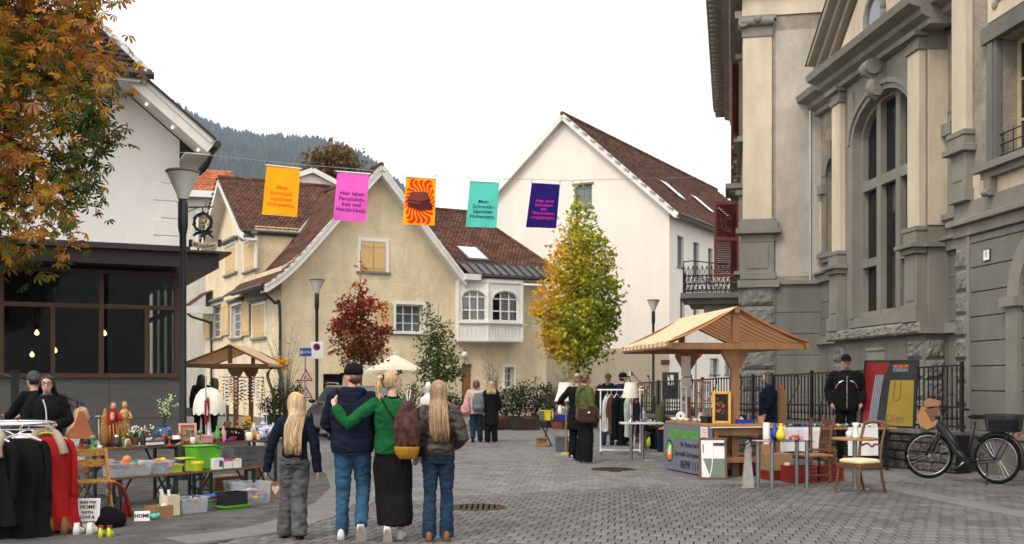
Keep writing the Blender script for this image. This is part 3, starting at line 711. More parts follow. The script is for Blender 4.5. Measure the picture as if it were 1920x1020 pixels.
# entrance stair rail and dark post at left
T=Matrix.Translation(inn.location) @ Matrix.Rotation(R(25),4,'Z')
rl=thing('stair_railing','dark steel stair railing sloping down in front of grey panels','railing',(0,0,0))
d0=21.5
rr_=MB();pts=[P(0,700,d0),P(100,735,d0),P(158,758,d0)];rr_.tube(pts,.022,8);rr_.build('handrail','iron',rl)
for px,py in ((145,752),(60,720)):p=P(px,py,d0);MB().cyl((p.x,p.y,0),p,.018).build('baluster','iron',rl)
p=GX(28,20.5);MB().box(p.x,p.y,0,.13,.13,HC+(HY-697)/F*20.5,R(20)).box(p.x,p.y,HC+(HY-697)/F*20.5,.17,.17,.03,R(20)).build('gate_post','iron',label='square dark steel post standing before the grey panels of the inn',cat='post')
# hanging inn sign
sg=thing('inn_sign','wrought iron wreath sign with golden stag and lettered scroll','sign',P(382,435,27.5),0)
sc_=27.5/F
def sp_(x,y):return ((x-382)*sc_,0,(435-y)*sc_)
wr_=MB();ring=[sp_(380+16*math.cos(a),417+17*math.sin(a)) for a in [2*math.pi*i/28 for i in range(29)]];wr_.tube(ring,.035,8)
rr=random.Random(5)
for i in range(150):
    a=rr.uniform(0,2*math.pi);x,y=380+16.2*math.cos(a),417+17.2*math.sin(a);p=Vector(sp_(x,y))+Vector((rr.uniform(-.03,.03),rr.uniform(-.05,.05),rr.uniform(-.03,.03)))
    d=Vector((rr.uniform(-1,1),rr.uniform(-1,1),rr.uniform(-1,1)))*.05;e=d.cross(Vector((.3,1,.2))).normalized()*.018;wr_.poly(p-d,p+e,p+d,p-e)
for a,b in (((376,436),(362,442)),((386,436),(400,446)),((383,434),(383,449)),((372,434),(384,440)),((398,434),(384,440))):wr_.tube([sp_(*a),sp_((a[0]+b[0])/2,(a[1]+b[1])/2-2),sp_(*b)],[.035,.045,.025],6)
mat('iron_green',(.012,.02,.014),.5,.3,20.)
wr_.build('wreath','iron_green',sg)
mat('gold',(.75,.47,.12),.35,.1,metal=.7)
st=MB();S_=lambda pts,r:st.tube([sp_(*p) for p in pts],r,8)
S_([(374,417),(379,416),(385,415)],[.045,.06,.05]);S_([(385,415),(388,411),(389,409)],[.045,.03,.028]);S_([(388,409.5),(391,411)],[.028,.015])
for a,b,c in (((375,418),(373,422),(374,426)),((377,418),(377,422),(376,426)),((384,417),(385,422),(384,426)),((386,416),(389,419),(388,423))):S_([a,b,c],[.02,.013,.01])
S_([(388,409),(386,404),(382,402)],.012);S_([(389,409),(391,405),(389,401)],.012);S_([(386.5,405),(384,406)],.01);S_([(372,427),(392,427)],.012)
st.build('stag','gold',sg,smooth=True)
scroll=MB();n=14
def sy(t,dy):return 456+dy+5.5*(1-(2*t-1)**2)
vs=[]
for th_ in (-.02,.02):
    for i in range(n+1):
        t=i/n;x=360+50*t
        for dy in (-5.5,5.5):q=sp_(x,sy(t,dy));vs.append((q[0],th_,q[2]))
k=2*(n+1);fs=[]
for i in range(n):fs+=[(2*i,2*i+2,2*i+3,2*i+1),(k+2*i,k+2*i+1,k+2*i+3,k+2*i+2),(2*i,k+2*i,k+2*i+2,2*i+2),(2*i+1,2*i+3,k+2*i+3,k+2*i+1)]
scroll.add(vs,fs);mat('scroll_cream',(.68,.58,.40),.6);scroll.build('scroll','scroll_cream',sg)
MB().box(*sp_(357.5,463),.08,.08,.19,0).box(*sp_(412,463),.08,.08,.19,0).build('scroll_end','iron',sg)
for i,ch in enumerate('Hirschen'):
    t=.13+.74*i/7.4;q=sp_(360+50*t,sy(t,0)+.5);sl_=math.atan(-5.5*2*2*(2*t-1)/50)
    text(ch,.135,'black_paint',sg,loc=(q[0],-.024,q[2]),rot=(R(90),sl_,0),bold=.003)
br=MB();br.tube([sp_(345,389),sp_(398,388)],.018,6).tube([sp_(380,388),sp_(380,401)],.014,6)
br.tube([sp_(396+3*math.cos(a),385+4*math.sin(a)) for a in [i*.6 for i in range(9)]],.012,5).tube([sp_(388+3*math.cos(a),385+3*math.sin(a)) for a in [i*.6 for i in range(9)]],.010,5)
br.tube([sp_(330,388),sp_(398,388)],.014,6).tube(smoothpath([sp_(330,405),sp_(350,398),sp_(372,389)]),.012,5)
br.tube([sp_(383,449),sp_(383,452)],.02,6)
br.build('bracket','iron',sg)
# ================================================================ town hall on the right (recessed middle with projecting bay, near wing)
KS=.08;SN=math.sqrt(1+KS*KS);ws=Vector((-KS,1,0))/SN;wn=Vector((1,KS,0))/SN
th=thing('town_hall','grey stone and cream stucco palace with tall arched window and pediment','building',ws*25+wn*11,math.atan2(-1,KS))
def sN(px,n):t=(px-960)/F;return n*(1-KS*t)/(t+KS)
def tz_(px,py,n):s=sN(px,n);return HC+(HY-py)/F*((KS*n+s)/SN)
X=lambda s:25-s
Yl=lambda n:n-11
nB,nb,nC=11.0,10.55,9.8
SC0=19.0;b0,b1=26.75,21.8         # bay from far to near
yB,yb,yC=0.,nb-11,nC-11
xb0,xb1,xC=X(b0),X(b1),X(SC0)
def courses(x0,x1,y,z0,z1,h,name='stone_course',m='stone_grey',skip=()):
    z=z0
    while z<z1-.05:
        e=min(z+h,z1)
        if not any(a<(z+e)/2<b for a,b in skip):MB().bx(x0,x1,y-.02,y+.05,z+.012,e-.012).build(name,m,th,bevel=.008)
        z=e
rkr=random.Random(11)
def rough(x0,x1,y,z0,z1,par,T=None,d=.07,seed=0,name='quoin_block',m='stone_rough'):
    "rock-faced block, front face -Y"
    rr=random.Random(seed);n,k=7,6;b=MB(T);vs=[]
    for j in range(k+1):
        for i in range(n+1):
            e=min(i,n-i,j,k-j);dd=0 if e==0 else d*(.55+rr.random()*.6)
            vs.append((x0+(x1-x0)*i/n,y-dd,z0+(z1-z0)*j/k))
    b.add(vs,[(j*(n+1)+i,j*(n+1)+i+1,(j+1)*(n+1)+i+1,(j+1)*(n+1)+i) for j in range(k) for i in range(n)])
    b.poly((x0,y,z0),(x1,y,z0),(x1,y+.1,z0),(x0,y+.1,z0)).poly((x0,y,z1),(x1,y,z1),(x1,y+.1,z1),(x0,y+.1,z1)).poly((x0,y,z0),(x0,y,z1),(x0,y+.1,z1),(x0,y+.1,z0)).poly((x1,y,z0),(x1,y,z1),(x1,y+.1,z1),(x1,y+.1,z0))
    return b.build(name,m,par)
# --- recessed wall
zs_,zc=4.42,9.0       # string course, underside of cornice
aw=[(X(28.6),X(27.7)),(X(21.4),X(20.5))]
w=MB().wall(X(29.9),xC+.3,0,zs_,yB).wall(X(29.9),xC+.3,zs_,9.6,yB,[(a,b,5.1,7.6) for a,b in aw],.35)
w.build('wall','stucco_rough',th)
MB().wall(X(29.9),xC+.3,2.2,zs_-.1,yB-.015).build('lower_wall','stone_grey',th)
for a,b in aw:
    s=MB();s.bx(a-.28,a,yB-.06,yB+.02,5.1,7.25).bx(b,b+.28,yB-.06,yB+.02,5.1,7.25)
    ar=arc((a+b)/2,7.2,(b-a)/2,.45,0,180,10);ar2=arc((a+b)/2,7.2,(b-a)/2+.28,.74,0,180,10)
    for i in range(10):s.prism([ar[i],ar2[i],ar2[i+1],ar[i+1]],yB-.06,yB+.02)
    for i in range(10):s.add([(ar[i][0],yB-.06,ar[i][1]),(ar[i+1][0],yB-.06,ar[i+1][1]),(ar[i+1][0],yB+.3,ar[i+1][1]),(ar[i][0],yB+.3,ar[i][1])],[(0,1,2,3)])
    for (x,z),(x2,z2) in zip(ar,ar[1:]):s.poly((x,yB-.055,z),(x2,yB-.055,z2),(x2,yB-.055,7.7),(x,yB-.055,7.7))
    s.build('window_surround','stone_trim',th)
    MB().bx(a-.36,a+.02,yB-.16,yB+.02,6.75,7.0).build('impost','stone_trim',th);MB().bx(b-.02,b+.36,yB-.16,yB+.02,6.75,7.0).build('impost','stone_trim',th);MB().bx((a+b)/2-.12,(a+b)/2+.12,yB-.14,yB,7.6,8.1).build('keystone','stone_trim',th)
    MB().bx(a-.4,b+.4,yB-.16,yB+.02,4.98,5.1).bx(a-.3,b+.3,yB-.1,yB+.02,4.85,4.98).build('window_sill','stone_trim',th)
    MB().bx(a-.62,a-.4,yB-.03,yB+.02,5.2,6.6).bx(b+.4,b+.62,yB-.03,yB+.02,5.2,6.6).build('stucco_panel','stucco_cream',th)
    window(th,a,b,5.1,7.6,yB+.25,2,3,fm='frame_cream',pm='pane_blue')
# niche under the left window
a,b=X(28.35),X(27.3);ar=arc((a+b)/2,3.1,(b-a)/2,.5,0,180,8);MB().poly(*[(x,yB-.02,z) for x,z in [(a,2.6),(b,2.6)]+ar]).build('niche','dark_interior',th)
# --- bay
wx0,wx1=X(25.55),X(22.4);wz0,wzs,wz1=3.13,7.42,8.3;cx=(wx0+wx1)/2
bw=MB().wall(xb0,wx0,2.6,9.0,yb).wall(wx1,xb1,2.6,9.0,yb).wall(wx0,wx1,2.6,wz0,yb)
ar=arc(cx,wzs,(wx1-wx0)/2,wz1-wzs,0,180,20)
bw.add([(x,yb,z) for x,z in ar]+[(x,yb,9.0) for x,z in ar],[(i,i+1,i+22,i+21) for i in range(20)])
bw.poly((xb1,yb,2.2),(xb1,yB,2.2),(xb1,yB,9),(xb1,yb,9)).poly((xb0,yb,2.2),(xb0,yB,2.2),(xb0,yB,9),(xb0,yb,9))
bw.add([(x,yb,z) for x,z in ar]+[(x,yb+.35,z) for x,z in ar],[(i,i+1,i+22,i+21) for i in range(20)])
for x in (wx0,wx1):bw.poly((x,yb,wz0),(x,yb+.35,wz0),(x,yb+.35,wzs),(x,yb,wzs))
bw.poly((wx0,yb,wz0),(wx1,yb,wz0),(wx1,yb+.35,wz0),(wx0,yb+.35,wz0))
bw.build('bay_wall','stone_trim',th)
# spandrel stucco fields and archivolt
ar3=arc(cx,wzs,(wx1-wx0)/2+.24,wz1-wzs+.24,0,180,20);av=MB()
for i in range(20):av.prism([ar[i],ar3[i],ar3[i+1],ar[i+1]],yb-.09,yb)
ar4=arc(cx,wzs,(wx1-wx0)/2+.13,wz1-wzs+.13,0,180,20)
for i in range(20):av.prism([ar4[i],ar3[i],ar3[i+1],ar4[i+1]],yb-.14,yb-.085)
av.bx(wx0-.2,wx0,yb-.09,yb,wz0,wzs).bx(wx1,wx1+.2,yb-.09,yb,wz0,wzs)
av.build('archivolt','stone_trim',th)
ks=MB();p_=[(cx,yb-.1,wz1-.1),(cx,yb-.28,wz1+.08),(cx,yb-.2,wz1+.3),(cx,yb-.36,wz1+.5),(cx,yb-.32,wz1+.62)]
ks.tube(smoothpath(p_,5),.13,10).cyl((cx-.2,yb-.3,wz1+.55),(cx+.2,yb-.3,wz1+.55),.19,n=16).cyl((cx-.17,yb-.2,wz1+.0),(cx+.17,yb-.2,wz1+.0),.13,n=14).bx(cx-.16,cx+.16,yb-.2,yb,wz1-.05,wz1+.7)
ks.build('keystone_scroll','stone_trim',th,smooth='auto')
for x0,x1 in ((wx0-.42,wx0-.1),(wx1+.1,wx1+.42)):MB().bx(x0,x1,yb-.03,yb-.001,7.9,8.75).build('stucco_panel','stucco_rough',th)
# window: three lights, transoms, panes
m1,m2=wx0+(wx1-wx0)*.335,wx0+(wx1-wx0)*.665;T1,T2=6.33,4.45
azf=lambda x:wzs+(wz1-wzs)*math.sqrt(max(0,1-((x-cx)/((wx1-wx0)/2))**2))
f=MB();yy0,yy1=yb+.12,yb+.3
for x in (m1,m2):f.bx(x-.11,x+.11,yy0,yy1,wz0,azf(x)+.02)
f.bx(wx0,wx0+.13,yy0,yy1,wz0,wzs).bx(wx1-.13,wx1,yy0,yy1,wz0,wzs).bx(wx0,wx1,yy0+.01,yy1,wz0,wz0+.14)
f.bx(wx0+.13,wx1-.13,yy0+.005,yy1,T1-.12,T1+.12).bx(wx0+.13,m1-.11,yy0+.005,yy1,T2-.1,T2+.1).bx(m2+.11,wx1-.13,yy0+.005,yy1,T2-.1,T2+.1)
arI=arc(cx,wzs,(wx1-wx0)/2-.12,wz1-wzs-.12,0,180,20)
for i in range(20):f.prism([arI[i],ar[i],ar[i+1],arI[i+1]],yy0,yy1)
wo_=f.build('arched_window','stone_trim',th)
for a,b,c,d in ((wx0+.12,m1-.1,wz0+.13,T2-.09),(m2+.1,wx1-.12,wz0+.13,T2-.09),(wx0+.12,m1-.1,T2+.09,T1-.11),(m2+.1,wx1-.12,T2+.09,T1-.11),(m1+.1,m2-.1,wz0+.13,T1-.11)):
    MB().bx(a,b,yy1-.03,yy1-.02,c,d).build('pane','pane_dark',wo_)
for a,b in ((wx0+.12,m1-.1),(m1+.1,m2-.1),(m2+.1,wx1-.12)):
    xs=[a+(b-a)*i/6 for i in range(7)];MB().prism([(a,T1+.11),(b,T1+.11)]+[(x,azf(x)-.05) for x in reversed(xs)],yy1-.03,yy1-.02).build('pane','pane_dark',wo_)
ib=MB()
for k in range(3):
    a,b=[(wx0+.12,m1-.1),(m1+.1,m2-.1),(m2+.1,wx1-.12)][k]
    ib.bx(a+(b-a)*.62,a+(b-a)*.66,yy1-.045,yy1-.031,wz0+.2,T1-.2).bx(a+(b-a)*.62,a+(b-a)*.66,yy1-.045,yy1-.031,T1+.2,wzs)
ib.build('inner_sash','wood_dark_stone',wo_)
MB().bx(wx0-.3,wx1+.3,yb-.06,yb-.001,2.9,3.12).build('window_sill','stone_trim',th)
# pilasters of the bay
def pilaster(xa,xb,y,side,m='stucco_cream',zb=4.42,ztop=8.62):
    d=.16;ped=MB()
    ped.bx(xa-.05,xb+.05,y-d-.12,y,2.85,3.2).bx(xa,xb,y-d-.06,y,3.2,zb-.12).bx(xa-.06,xb+.06,y-d-.14,y,zb-.12,zb).bx(xa-.13,xb+.13,y-d-.24,y,zb,zb+.09).bx(xa-.02,xb+.02,y-d-.08,y,zb+.09,zb+.36).bx(xa-.05,xb+.05,y-d-.1,y,zb+.36,zb+.46)
    ped.bx(xa+.1,xb-.1,y-d-.075,y-d-.055,3.3,zb-.25)
    ped.build('pedestal','stone_trim',th,bevel=.015)
    MB().bx(xa+.02,xb-.02,y-d,y,zb+.46,ztop).build('pilaster_shaft',m,th,bevel=.01)
    MB().bx(xa-.02,xb+.02,y-d-.05,y,ztop,ztop+.1).bx(xa,xb,y-d-.02,y,ztop+.1,ztop+.28).bx(xa-.08,xb+.08,y-d-.14,y,ztop+.28,ztop+.4).build('capital','stone_trim',th,bevel=.012)
pilaster(xb0+.02,xb0+.58,yb,0);pilaster(xb1-.6,xb1-.02,yb,0)
# return of right pilaster is the bay side: cream strip
MB().bx(xb1+.001,xb1+.03,yb+.02,yB,4.9,8.6).build('pilaster_return','stucco_cream',th)
MB().bx(xb1+.001,xb1+.12,yb+.0,yB,2.85,4.42).bx(xb1+.001,xb1+.2,yb-.1,yB,4.42,4.51).build('pedestal_return','stone_trim',th)
# string course, rough sill band, basement
for x0,x1 in ((X(29.9),xb0),(xb1,xC)):MB().bx(x0,x1,yB-.12,yB,zs_-.1,zs_+.12).bx(x0,x1,yB-.2,yB,zs_+.12,zs_+.2).build('string_course','stone_trim',th,bevel=.02)
for k in range(9):
    a=xb0-.15+(xb1-xb0+.3)*k/9;rough(a+.004,a+(xb1-xb0+.3)/9-.004,yb-.22,2.6,2.85,th,seed=k,d=.06,name='sill_stone',m='stone_trim')
MB().bx(xb0-.15,xb1+.15,yb-.21,yB,2.6,2.85).bx(xb1,xC,yB-.14,yB,2.6,2.82).bx(X(29.9),xb0,yB-.14,yB,2.6,2.82).build('sill_band','stone_trim',th)
MB().bx(xb0-.02,xb1+.02,yb-.06,yB,0,2.6).build('bay_base','stone_grey',th)
z=.35
k=0
while z<2.5:
    rough(xb1-.75,xb1+.0,yb-.07,z,z+.40,th,seed=40+k);rough(xb0+.0,xb0+.7,yb-.07,z,z+.40,th,seed=70+k)
    rough(0,.42,0,z,z+.40,th,T=Matrix.Translation((xb1+.03,yb-.05,0)) @ Rz(90),seed=90+k);z+=.43;k+=1
courses(xb0+.78,xb1-.82,yb-.06,.35,2.5,.72)
courses(xb1+.02,xC,yB,.3,2.55,.5);courses(X(29.9),xb0-.02,yB,.3,2.55,.5);courses(xb1+.02,xC,yB-.01,2.84,4.3,.46);courses(X(29.9),xb0-.02,yB-.01,2.84,4.3,.46)
MB().bx(cx-.6,cx+.35,yb-.12,yb-.05,1.95,2.3).bx(cx-.6,cx+.35,yb-.15,yb-.05,2.3,2.38).bx(cx-.5,cx+.25,yb-.13,yb-.05,2.08,2.12).build('vent_surround','stone_trim',th)
# entablature and pediment
prof=lambda y:[(y+.3,9.0),(y-.18,9.0),(y-.18,9.12),(y-.34,9.2),(y-.36,9.32),(y-.62,9.4),(y-.66,9.56),(y+.3,9.56)]
MB().prism(prof(yb),xb0-.5,xb1+.5,'x').bx(xb0-.06,xb1+.06,yb-.1,yB,8.98,9.02).build('cornice','stone_trim',th)
MB().prism(prof(yB),X(29.9),xb0-.45,'x').build('cornice','stone_trim',th);MB().prism(prof(yB),xb1+.45,xC+.2,'x').build('cornice','stone_trim',th)
pxl,pxr,pz0,pz1=xb0-.62,xb1+.62,9.57,12.1;pm_=(pxl+pxr)/2
MB().prism([(pxl+.4,pz0),(pxr-.4,pz0),(pm_,pz1-.4)],yb-.05,yb+.3,'y').build('tympanum','stucco_cream',th)
rk=MB()
for q in (pxl,pxr):
    for off,pr_,hh in ((0,.62,.16),(-.2,.42,.2),(-.42,.25,.22)):
        k_=off;rk.bar((q,yb-pr_/2+.05,pz0+.1+k_*.9+.25),(pm_,yb-pr_/2+.05,pz1+k_*.9+.25),pr_,hh)
rk.build('raking_cornice','wood_dark_stone',th)
oc_=MB();rg=[(pm_+.5*math.cos(a),yb-.06,10.15+.5*math.sin(a)) for a in [2*math.pi*i/24 for i in range(25)]];oc_.tube(rg,.09,8);oc_.build('round_window_frame','stone_trim',th,smooth=True)
MB().prism([(pm_+.45*math.cos(2*math.pi*i/20),10.15+.45*math.sin(2*math.pi*i/20)) for i in range(20)],yb-.07,yb-.055,'y').build('round_pane','pane_blue',th)
MB().poly((pxl-.1,yb-.6,pz0+.32),(pm_,yb-.6,pz1+.42),(pm_,6,pz1+.42),(pxl-.1,6,pz0+.32)).poly((pxr+.1,yb-.6,pz0+.32),(pm_,yb-.6,pz1+.42),(pm_,6,pz1+.42),(pxr+.1,6,pz0+.32)).poly((X(30),yB-.3,9.6),(xC,yB-.3,9.6),(xC,6,11.5),(X(30),6,11.5)).build('roof','sheet_metal',th)
# --- near wing
xe=X(12.0);c0=xC+.62
cw=(X(sN(1878,nC)),xe-2.2,tz_(1900,300,nC)+.05,tz_(1890,68,nC))
w=MB().wall(xC,xe,0,zs_,yC).wall(xC,xe,zs_,11.5,yC,[cw],.35);w.poly((xC,yC,0),(xC,4,0),(xC,4,11.5),(xC,yC,11.5));w.build('wing_wall','stucco_rough',th)
MB().wall(xC+.45,xe,0,zs_-.15,yC-.01).build('lower_wall','stone_grey',th)
z=tz_(1835,738,nC)-1.35;hq=.385;k=0
zq=[.32+.415*i for i in range(9)]
for z in zq:
    rough(xC-.02,xC+.40,yC-.03,z,z+.385,th,seed=120+k,d=.06);k+=1
MB().bx(xC-.03,xC+.46,yC-.025,yC+.05,.0,zs_-.2).bx(xC+.40,xC+.5,yC-.06,yC,0,zs_-.2).build('quoin_backing','stone_trim',th)
courses(xC+.52,xe,yC-.02,.1,zs_-.22,.44)
MB().bx(xC-.05,xe,yC-.09,yC,zs_-.2,zs_).bx(xC-.12,xe,yC-.2,yC,zs_,zs_+.1).bx(xC-.05,xe,yC-.07,yC,zs_+.1,zs_+.42).build('string_course','stone_trim',th,bevel=.015)
MB().wall(xC+.55,xe,zs_+.42,zs_+.85,yC-.02).build('frieze','stucco_cream',th)
zp=tz_(1810,290,nC);zt_=tz_(1810,238,nC)
MB().bx(xC-.03,xC+.6,yC-.2,yC,zs_+.42,zs_+.66).bx(xC,xC+.56,yC-.16,yC,zs_+.66,zp).bx(xC+.1,xC+.46,yC-.175,yC-.15,zs_+.8,zp-.15).bx(xC-.1,xC+.66,yC-.28,yC,zp,zp+.12).bx(xC-.02,xC+.58,yC-.2,yC,zp+.12,zp+.3).bx(xC-.05,xC+.61,yC-.22,yC,zp+.3,zp+.4).build('pedestal','stone_trim',th,bevel=.015)
MB().bx(xC+.03,xC+.53,yC-.15,yC,zp+.4,10.8).build('pilaster_shaft','stucco_cream',th,bevel=.012)
s=MB();a,b,c,d=cw
s.bx(a-.32,a,yC-.1,yC+.02,c,d+.02).bx(a-.24,a-.08,yC-.13,yC-.09,c,d).bx(a-.42,b+.4,yC-.16,yC+.02,d+.02,d+.3).build('window_surround','stone_grey',th)
MB().bx(a-.55,b+.4,yC-.24,yC+.02,c-.12,c).bx(a-.45,b+.3,yC-.14,yC+.02,c-.24,c-.12).bx(a-.3,a-.1,yC-.16,yC,c-.55,c-.24).cyl((a-.3,yC-.16,c-.5),(a-.1,yC-.16,c-.5),.06).build('window_sill','stone_trim',th)
window(th,a,b,c,d,yC+.28,2,3,fm='frame_cream',pm='pane_dark',fw=.08)
gr=MB();
for z in (c+.1,c+.28,c+.46):gr.tube([(a-.05,yC-.02,z),(b,yC-.02,z)],.012,6)
for k in range(6):gr.cyl((a+.1+k*.3,yC-.02,c),(a+.1+k*.3,yC-.02,c+.5),.01,n=5)
gr.tube([(a,yC+.1,c+.46),(a-.06,yC-.02,c+.46)],.012,6);gr.build('window_guard','iron',th)
# stucco ornament above and beside the window
orn=MB();oz=d+.62
orn.tube(smoothpath([(a-.2,yC-.02,oz+1.2),(a-.2,yC-.02,oz+.35),(a-.05,yC-.02,oz+.12),(a+.3,yC-.02,oz+.1),(b,yC-.02,oz+.1)]),.045,6).ball((a-.17,yC-.03,oz+.05),.09,(1,.4,1)).ball((a+.35,yC-.03,oz+.5),.12,(1,.4,1))
orn.build('stucco_ornament','stucco_rough',th);MB().bx(a-.42,b,yC-.018,yC-.002,d+.42,d+2.2).build('stucco_panel','stucco_cream',th)
ag=MB();ax0=X(sN(1898,nC));azz=tz_(1905,575,nC)
ag.bx(ax0,ax0+.35,yC-.12,yC,0,azz).bx(ax0-.08,ax0+.42,yC-.2,yC,azz,azz+.16)
ar=arc(ax0+1.25,azz+.16,1.25,1.2,180,90,8);ar2=arc(ax0+1.25,azz+.16,.9,.9,180,90,8)
for i in range(8):ag.prism([ar[i],ar2[i],ar2[i+1],ar[i+1]],yC-.1,yC)
ag.build('door_arch','stone_trim',th)
# house number plate
nx_=X(sN(1853,nC-.03));nz_=tz_(1853,479,nC)
npl=thing('house_number','white enamel house number plate reading 1 on grey stone wall','plate',(0,0,0))
npl.matrix_world=Matrix.Translation(th.location) @ Matrix.Rotation(th.rotation_euler.z,4,'Z') @ Matrix.Translation((nx_,yC-.052,nz_))
MB().bx(-.11,.11,-.012,.03,-.105,.105).build('border','black_paint',npl,bevel=.02);MB().bx(-.092,.092,-.017,-.011,-.088,.088).build('face','white_paint',npl)
text('1',.14,'black_paint',npl,loc=(0,-.019,.012),bold=.004)
# plinth and low block by the bicycle
MB().bx(xC+.02,xe,yC-.16,yC-.0,0,.62).bx(xC+.0,xe,yC-.2,yC,.62,.72).build('plinth','stone_grey',th,bevel=.02)
# downpipe at the junction
dp=MB();x_,y_=X(29.2),yB-.25
dp.tube(smoothpath([(x_,y_,9.2),(x_,y_,8),(x_,y_,3.1),(x_,y_,2.7),(x_-.0,y_+.1,2.35),(x_,y_+.1,2.0),(x_,y_+.1,.1)],4),.065,10);dp.build('downpipe','zinc',th,smooth='auto')
# ================================================================ town palace further back with red shutters
pa=thing('shuttered_building','tall stucco building with dark red shutters, balcony and deep bracketed cornice','building',(6.56,30.3,0),math.atan2(-.205,1))
q=lambda py:HC+(HY-py)/F*30.3
w=MB().wall(0,6,0,13,0);w.T=Rz(-90);w.wall(-16,0,0,13,0);w.T=None;w.build('wall','stucco_rough',pa)
MB().bx(.9,6,-.03,.0,0,q(533)).build('lower_wall','stone_grey',pa)
mat('stucco_smear',(.50,.45,.385),.95,.1,1.5,bump=1.0,bscale=26,dirt=.3)
MB().bx(.9,2.4,-.012,.0,q(520),q(62)).build('stucco_field','stucco_smear',pa)
def cap(z,d,w0=.0):return MB().bx(-d,.86+d,-d,.3,z,z+.1)
# pilaster with pedestal and capital
MB().bx(-.04,.86,-.08,.3,q(525),q(455)).bx(-.08,.9,-.14,.3,q(525),q(525)+.2).bx(.12,.70,-.1,-.07,q(505),q(460)).bx(-.2,1.06,-.26,.3,q(440),q(430)).bx(-.12,.98,-.16,.3,q(430),q(418)).bx(-.06,.9,-.1,.3,q(418),q(412)).bx(-.06,.9,-.09,.3,q(455),q(440)).build('pedestal','stone_trim',pa,bevel=.02)
MB().bx(.0,.8,-.06,.3,q(412),q(72)).build('pilaster_shaft','stucco_cream',pa,bevel=.015)
cp=MB().bx(-.03,.83,-.09,.3,q(72),q(50)).bx(-.12,.92,-.16,.3,q(41),q(33));cp.cyl((-.05,-.12,q(45)),(.85,-.12,q(45)),.12,n=12).cyl((.0,-.22,q(46)),(.0,.2,q(46)),.14,n=12);cp.ball((.4,-.2,q(42)),.12)
cp.build('capital','stone_trim',pa,bevel=.01)
MB().bx(-.02,6,-.05,0,q(33),12.6).build('frieze','stucco_cream',pa)
MB().bx(-.3,6,-.3,.2,12.6,12.8).build('cornice_end','stone_trim',pa)
MB().bx(-.15,1.0,-.2,.2,q(540),q(533)+.1).bx(.95,6,-.12,.1,q(535),q(528)).bx(-.1,.98,-.12,.2,q(533)+.1,q(526)).build('string_course','stone_trim',pa,bevel=.02)
z=q(545)-.42;k=0
while z>.3:
    rough(-.02,.9,-.06,z,z+.56,pa,seed=200+k,d=.08);rough(-.9,.02,0,z,z+.56,pa,T=Matrix.Translation((-.04,.0,0)) @ Rz(-90),seed=220+k,d=.08);z-=.6;k+=1
z=q(545)-.05
while z>.6:MB().bx(.93,6,-.05,-.0,z-.58,z-.01).build('stone_course','stone_grey',pa,bevel=.008);z-=.6
# street facade: cornice with modillions, windows with shutters, balcony
T=Rz(-90)
MB(T).prism([(0,12.4),(-.35,12.4),(-.4,12.6),(-.6,12.65),(-.62,12.95),(-1.05,13.0),(-1.1,13.3),(0,13.3)],-15.2,.3,'x').build('cornice','wood_dark_stone',pa)
k=0
for i in range(34):
    x=-15+i*.45;MB(T).bx(x,x+.22,-.98,-.55,12.72,12.98).build('modillion','wood_dark_stone',pa)
MB(T).bx(-15,.0,-.22,0,11.9,12.1).bx(-15,.0,-.15,0,8.4,8.55).build('string_course','stone_trim',pa)
MB().poly((-1.1,-.5,13.35),(-1.1,15.2,13.35),(3,15.2,15),(3,-.5,15)).poly((-1.1,-.5,13.35),(3,-.5,15),(6,-.5,13.35)).build('roof','roof_tile_dark',pa)
for y0 in (2.2,5.4,8.8,12):
    for z0,z1 in ((5.0,7.1),(9.0,11.2)):
        MB(T).bx(-y0-1.2,-y0,-.02,.06,z0,z1).build('pane','pane_dark',pa)
        MB(T).bx(-y0-1.4,-y0-1.2,-.1,.02,z0-.1,z1+.1).bx(-y0,-y0+.2,-.1,.02,z0-.1,z1+.1).bx(-y0-1.5,-y0+.3,-.2,.02,z1+.1,z1+.25).bx(-y0-1.5,-y0+.3,-.25,.02,z0-.2,z0-.1).build('window_surround','stone_trim',pa)
        if not (y0==2.2 and z0==5.0):louver(pa,(-.12,y0-.02),(-.34,y0-.6),z0,z1)
        if z0>8:louver(pa,(-.12,y0+1.22),(-.3,y0+1.8),z0,z1)
    MB(T).bx(-y0-1.55,-y0+.35,-.5,.02,7.4,7.55).bx(-y0-1.4,-y0+.2,-.35,.02,7.3,7.4).build('window_hood','stone_trim',pa)
louver(pa,(-.1,2.15),(-.84,2.05),4.75,7.05)
bal=MB().prism([(-.05,4.2),(-1.95,4.2),(-1.95,7.4),(-.05,7.6)],4.28,4.45,'z').prism([(-.05,4.4),(-1.7,4.45),(-1.7,7.2),(-.05,7.3)],4.1,4.28,'z');bal.cyl((-1.0,4.6,3.98),(-1.0,5.0,3.98),.22,n=14).bx(-1.2,-.05,4.65,4.95,3.7,4.1).bx(-1.2,-.05,6.6,6.9,3.7,4.1);bal.build('balcony_slab','stone_grey',pa)
rl=MB();path=[(-.05,4.25),(-1.55,4.25),(-1.85,4.5),(-1.9,5.0),(-1.9,7.2),(-.05,7.35)]
for z in (4.55,4.75,5.3):rl.tube([(a,b,z+(.28*math.sin(min(1,max(0,(i-.5)/2))*3.14) if z>5 and 0<i<4 else 0)) for i,(a,b) in enumerate(path)],.022,6)
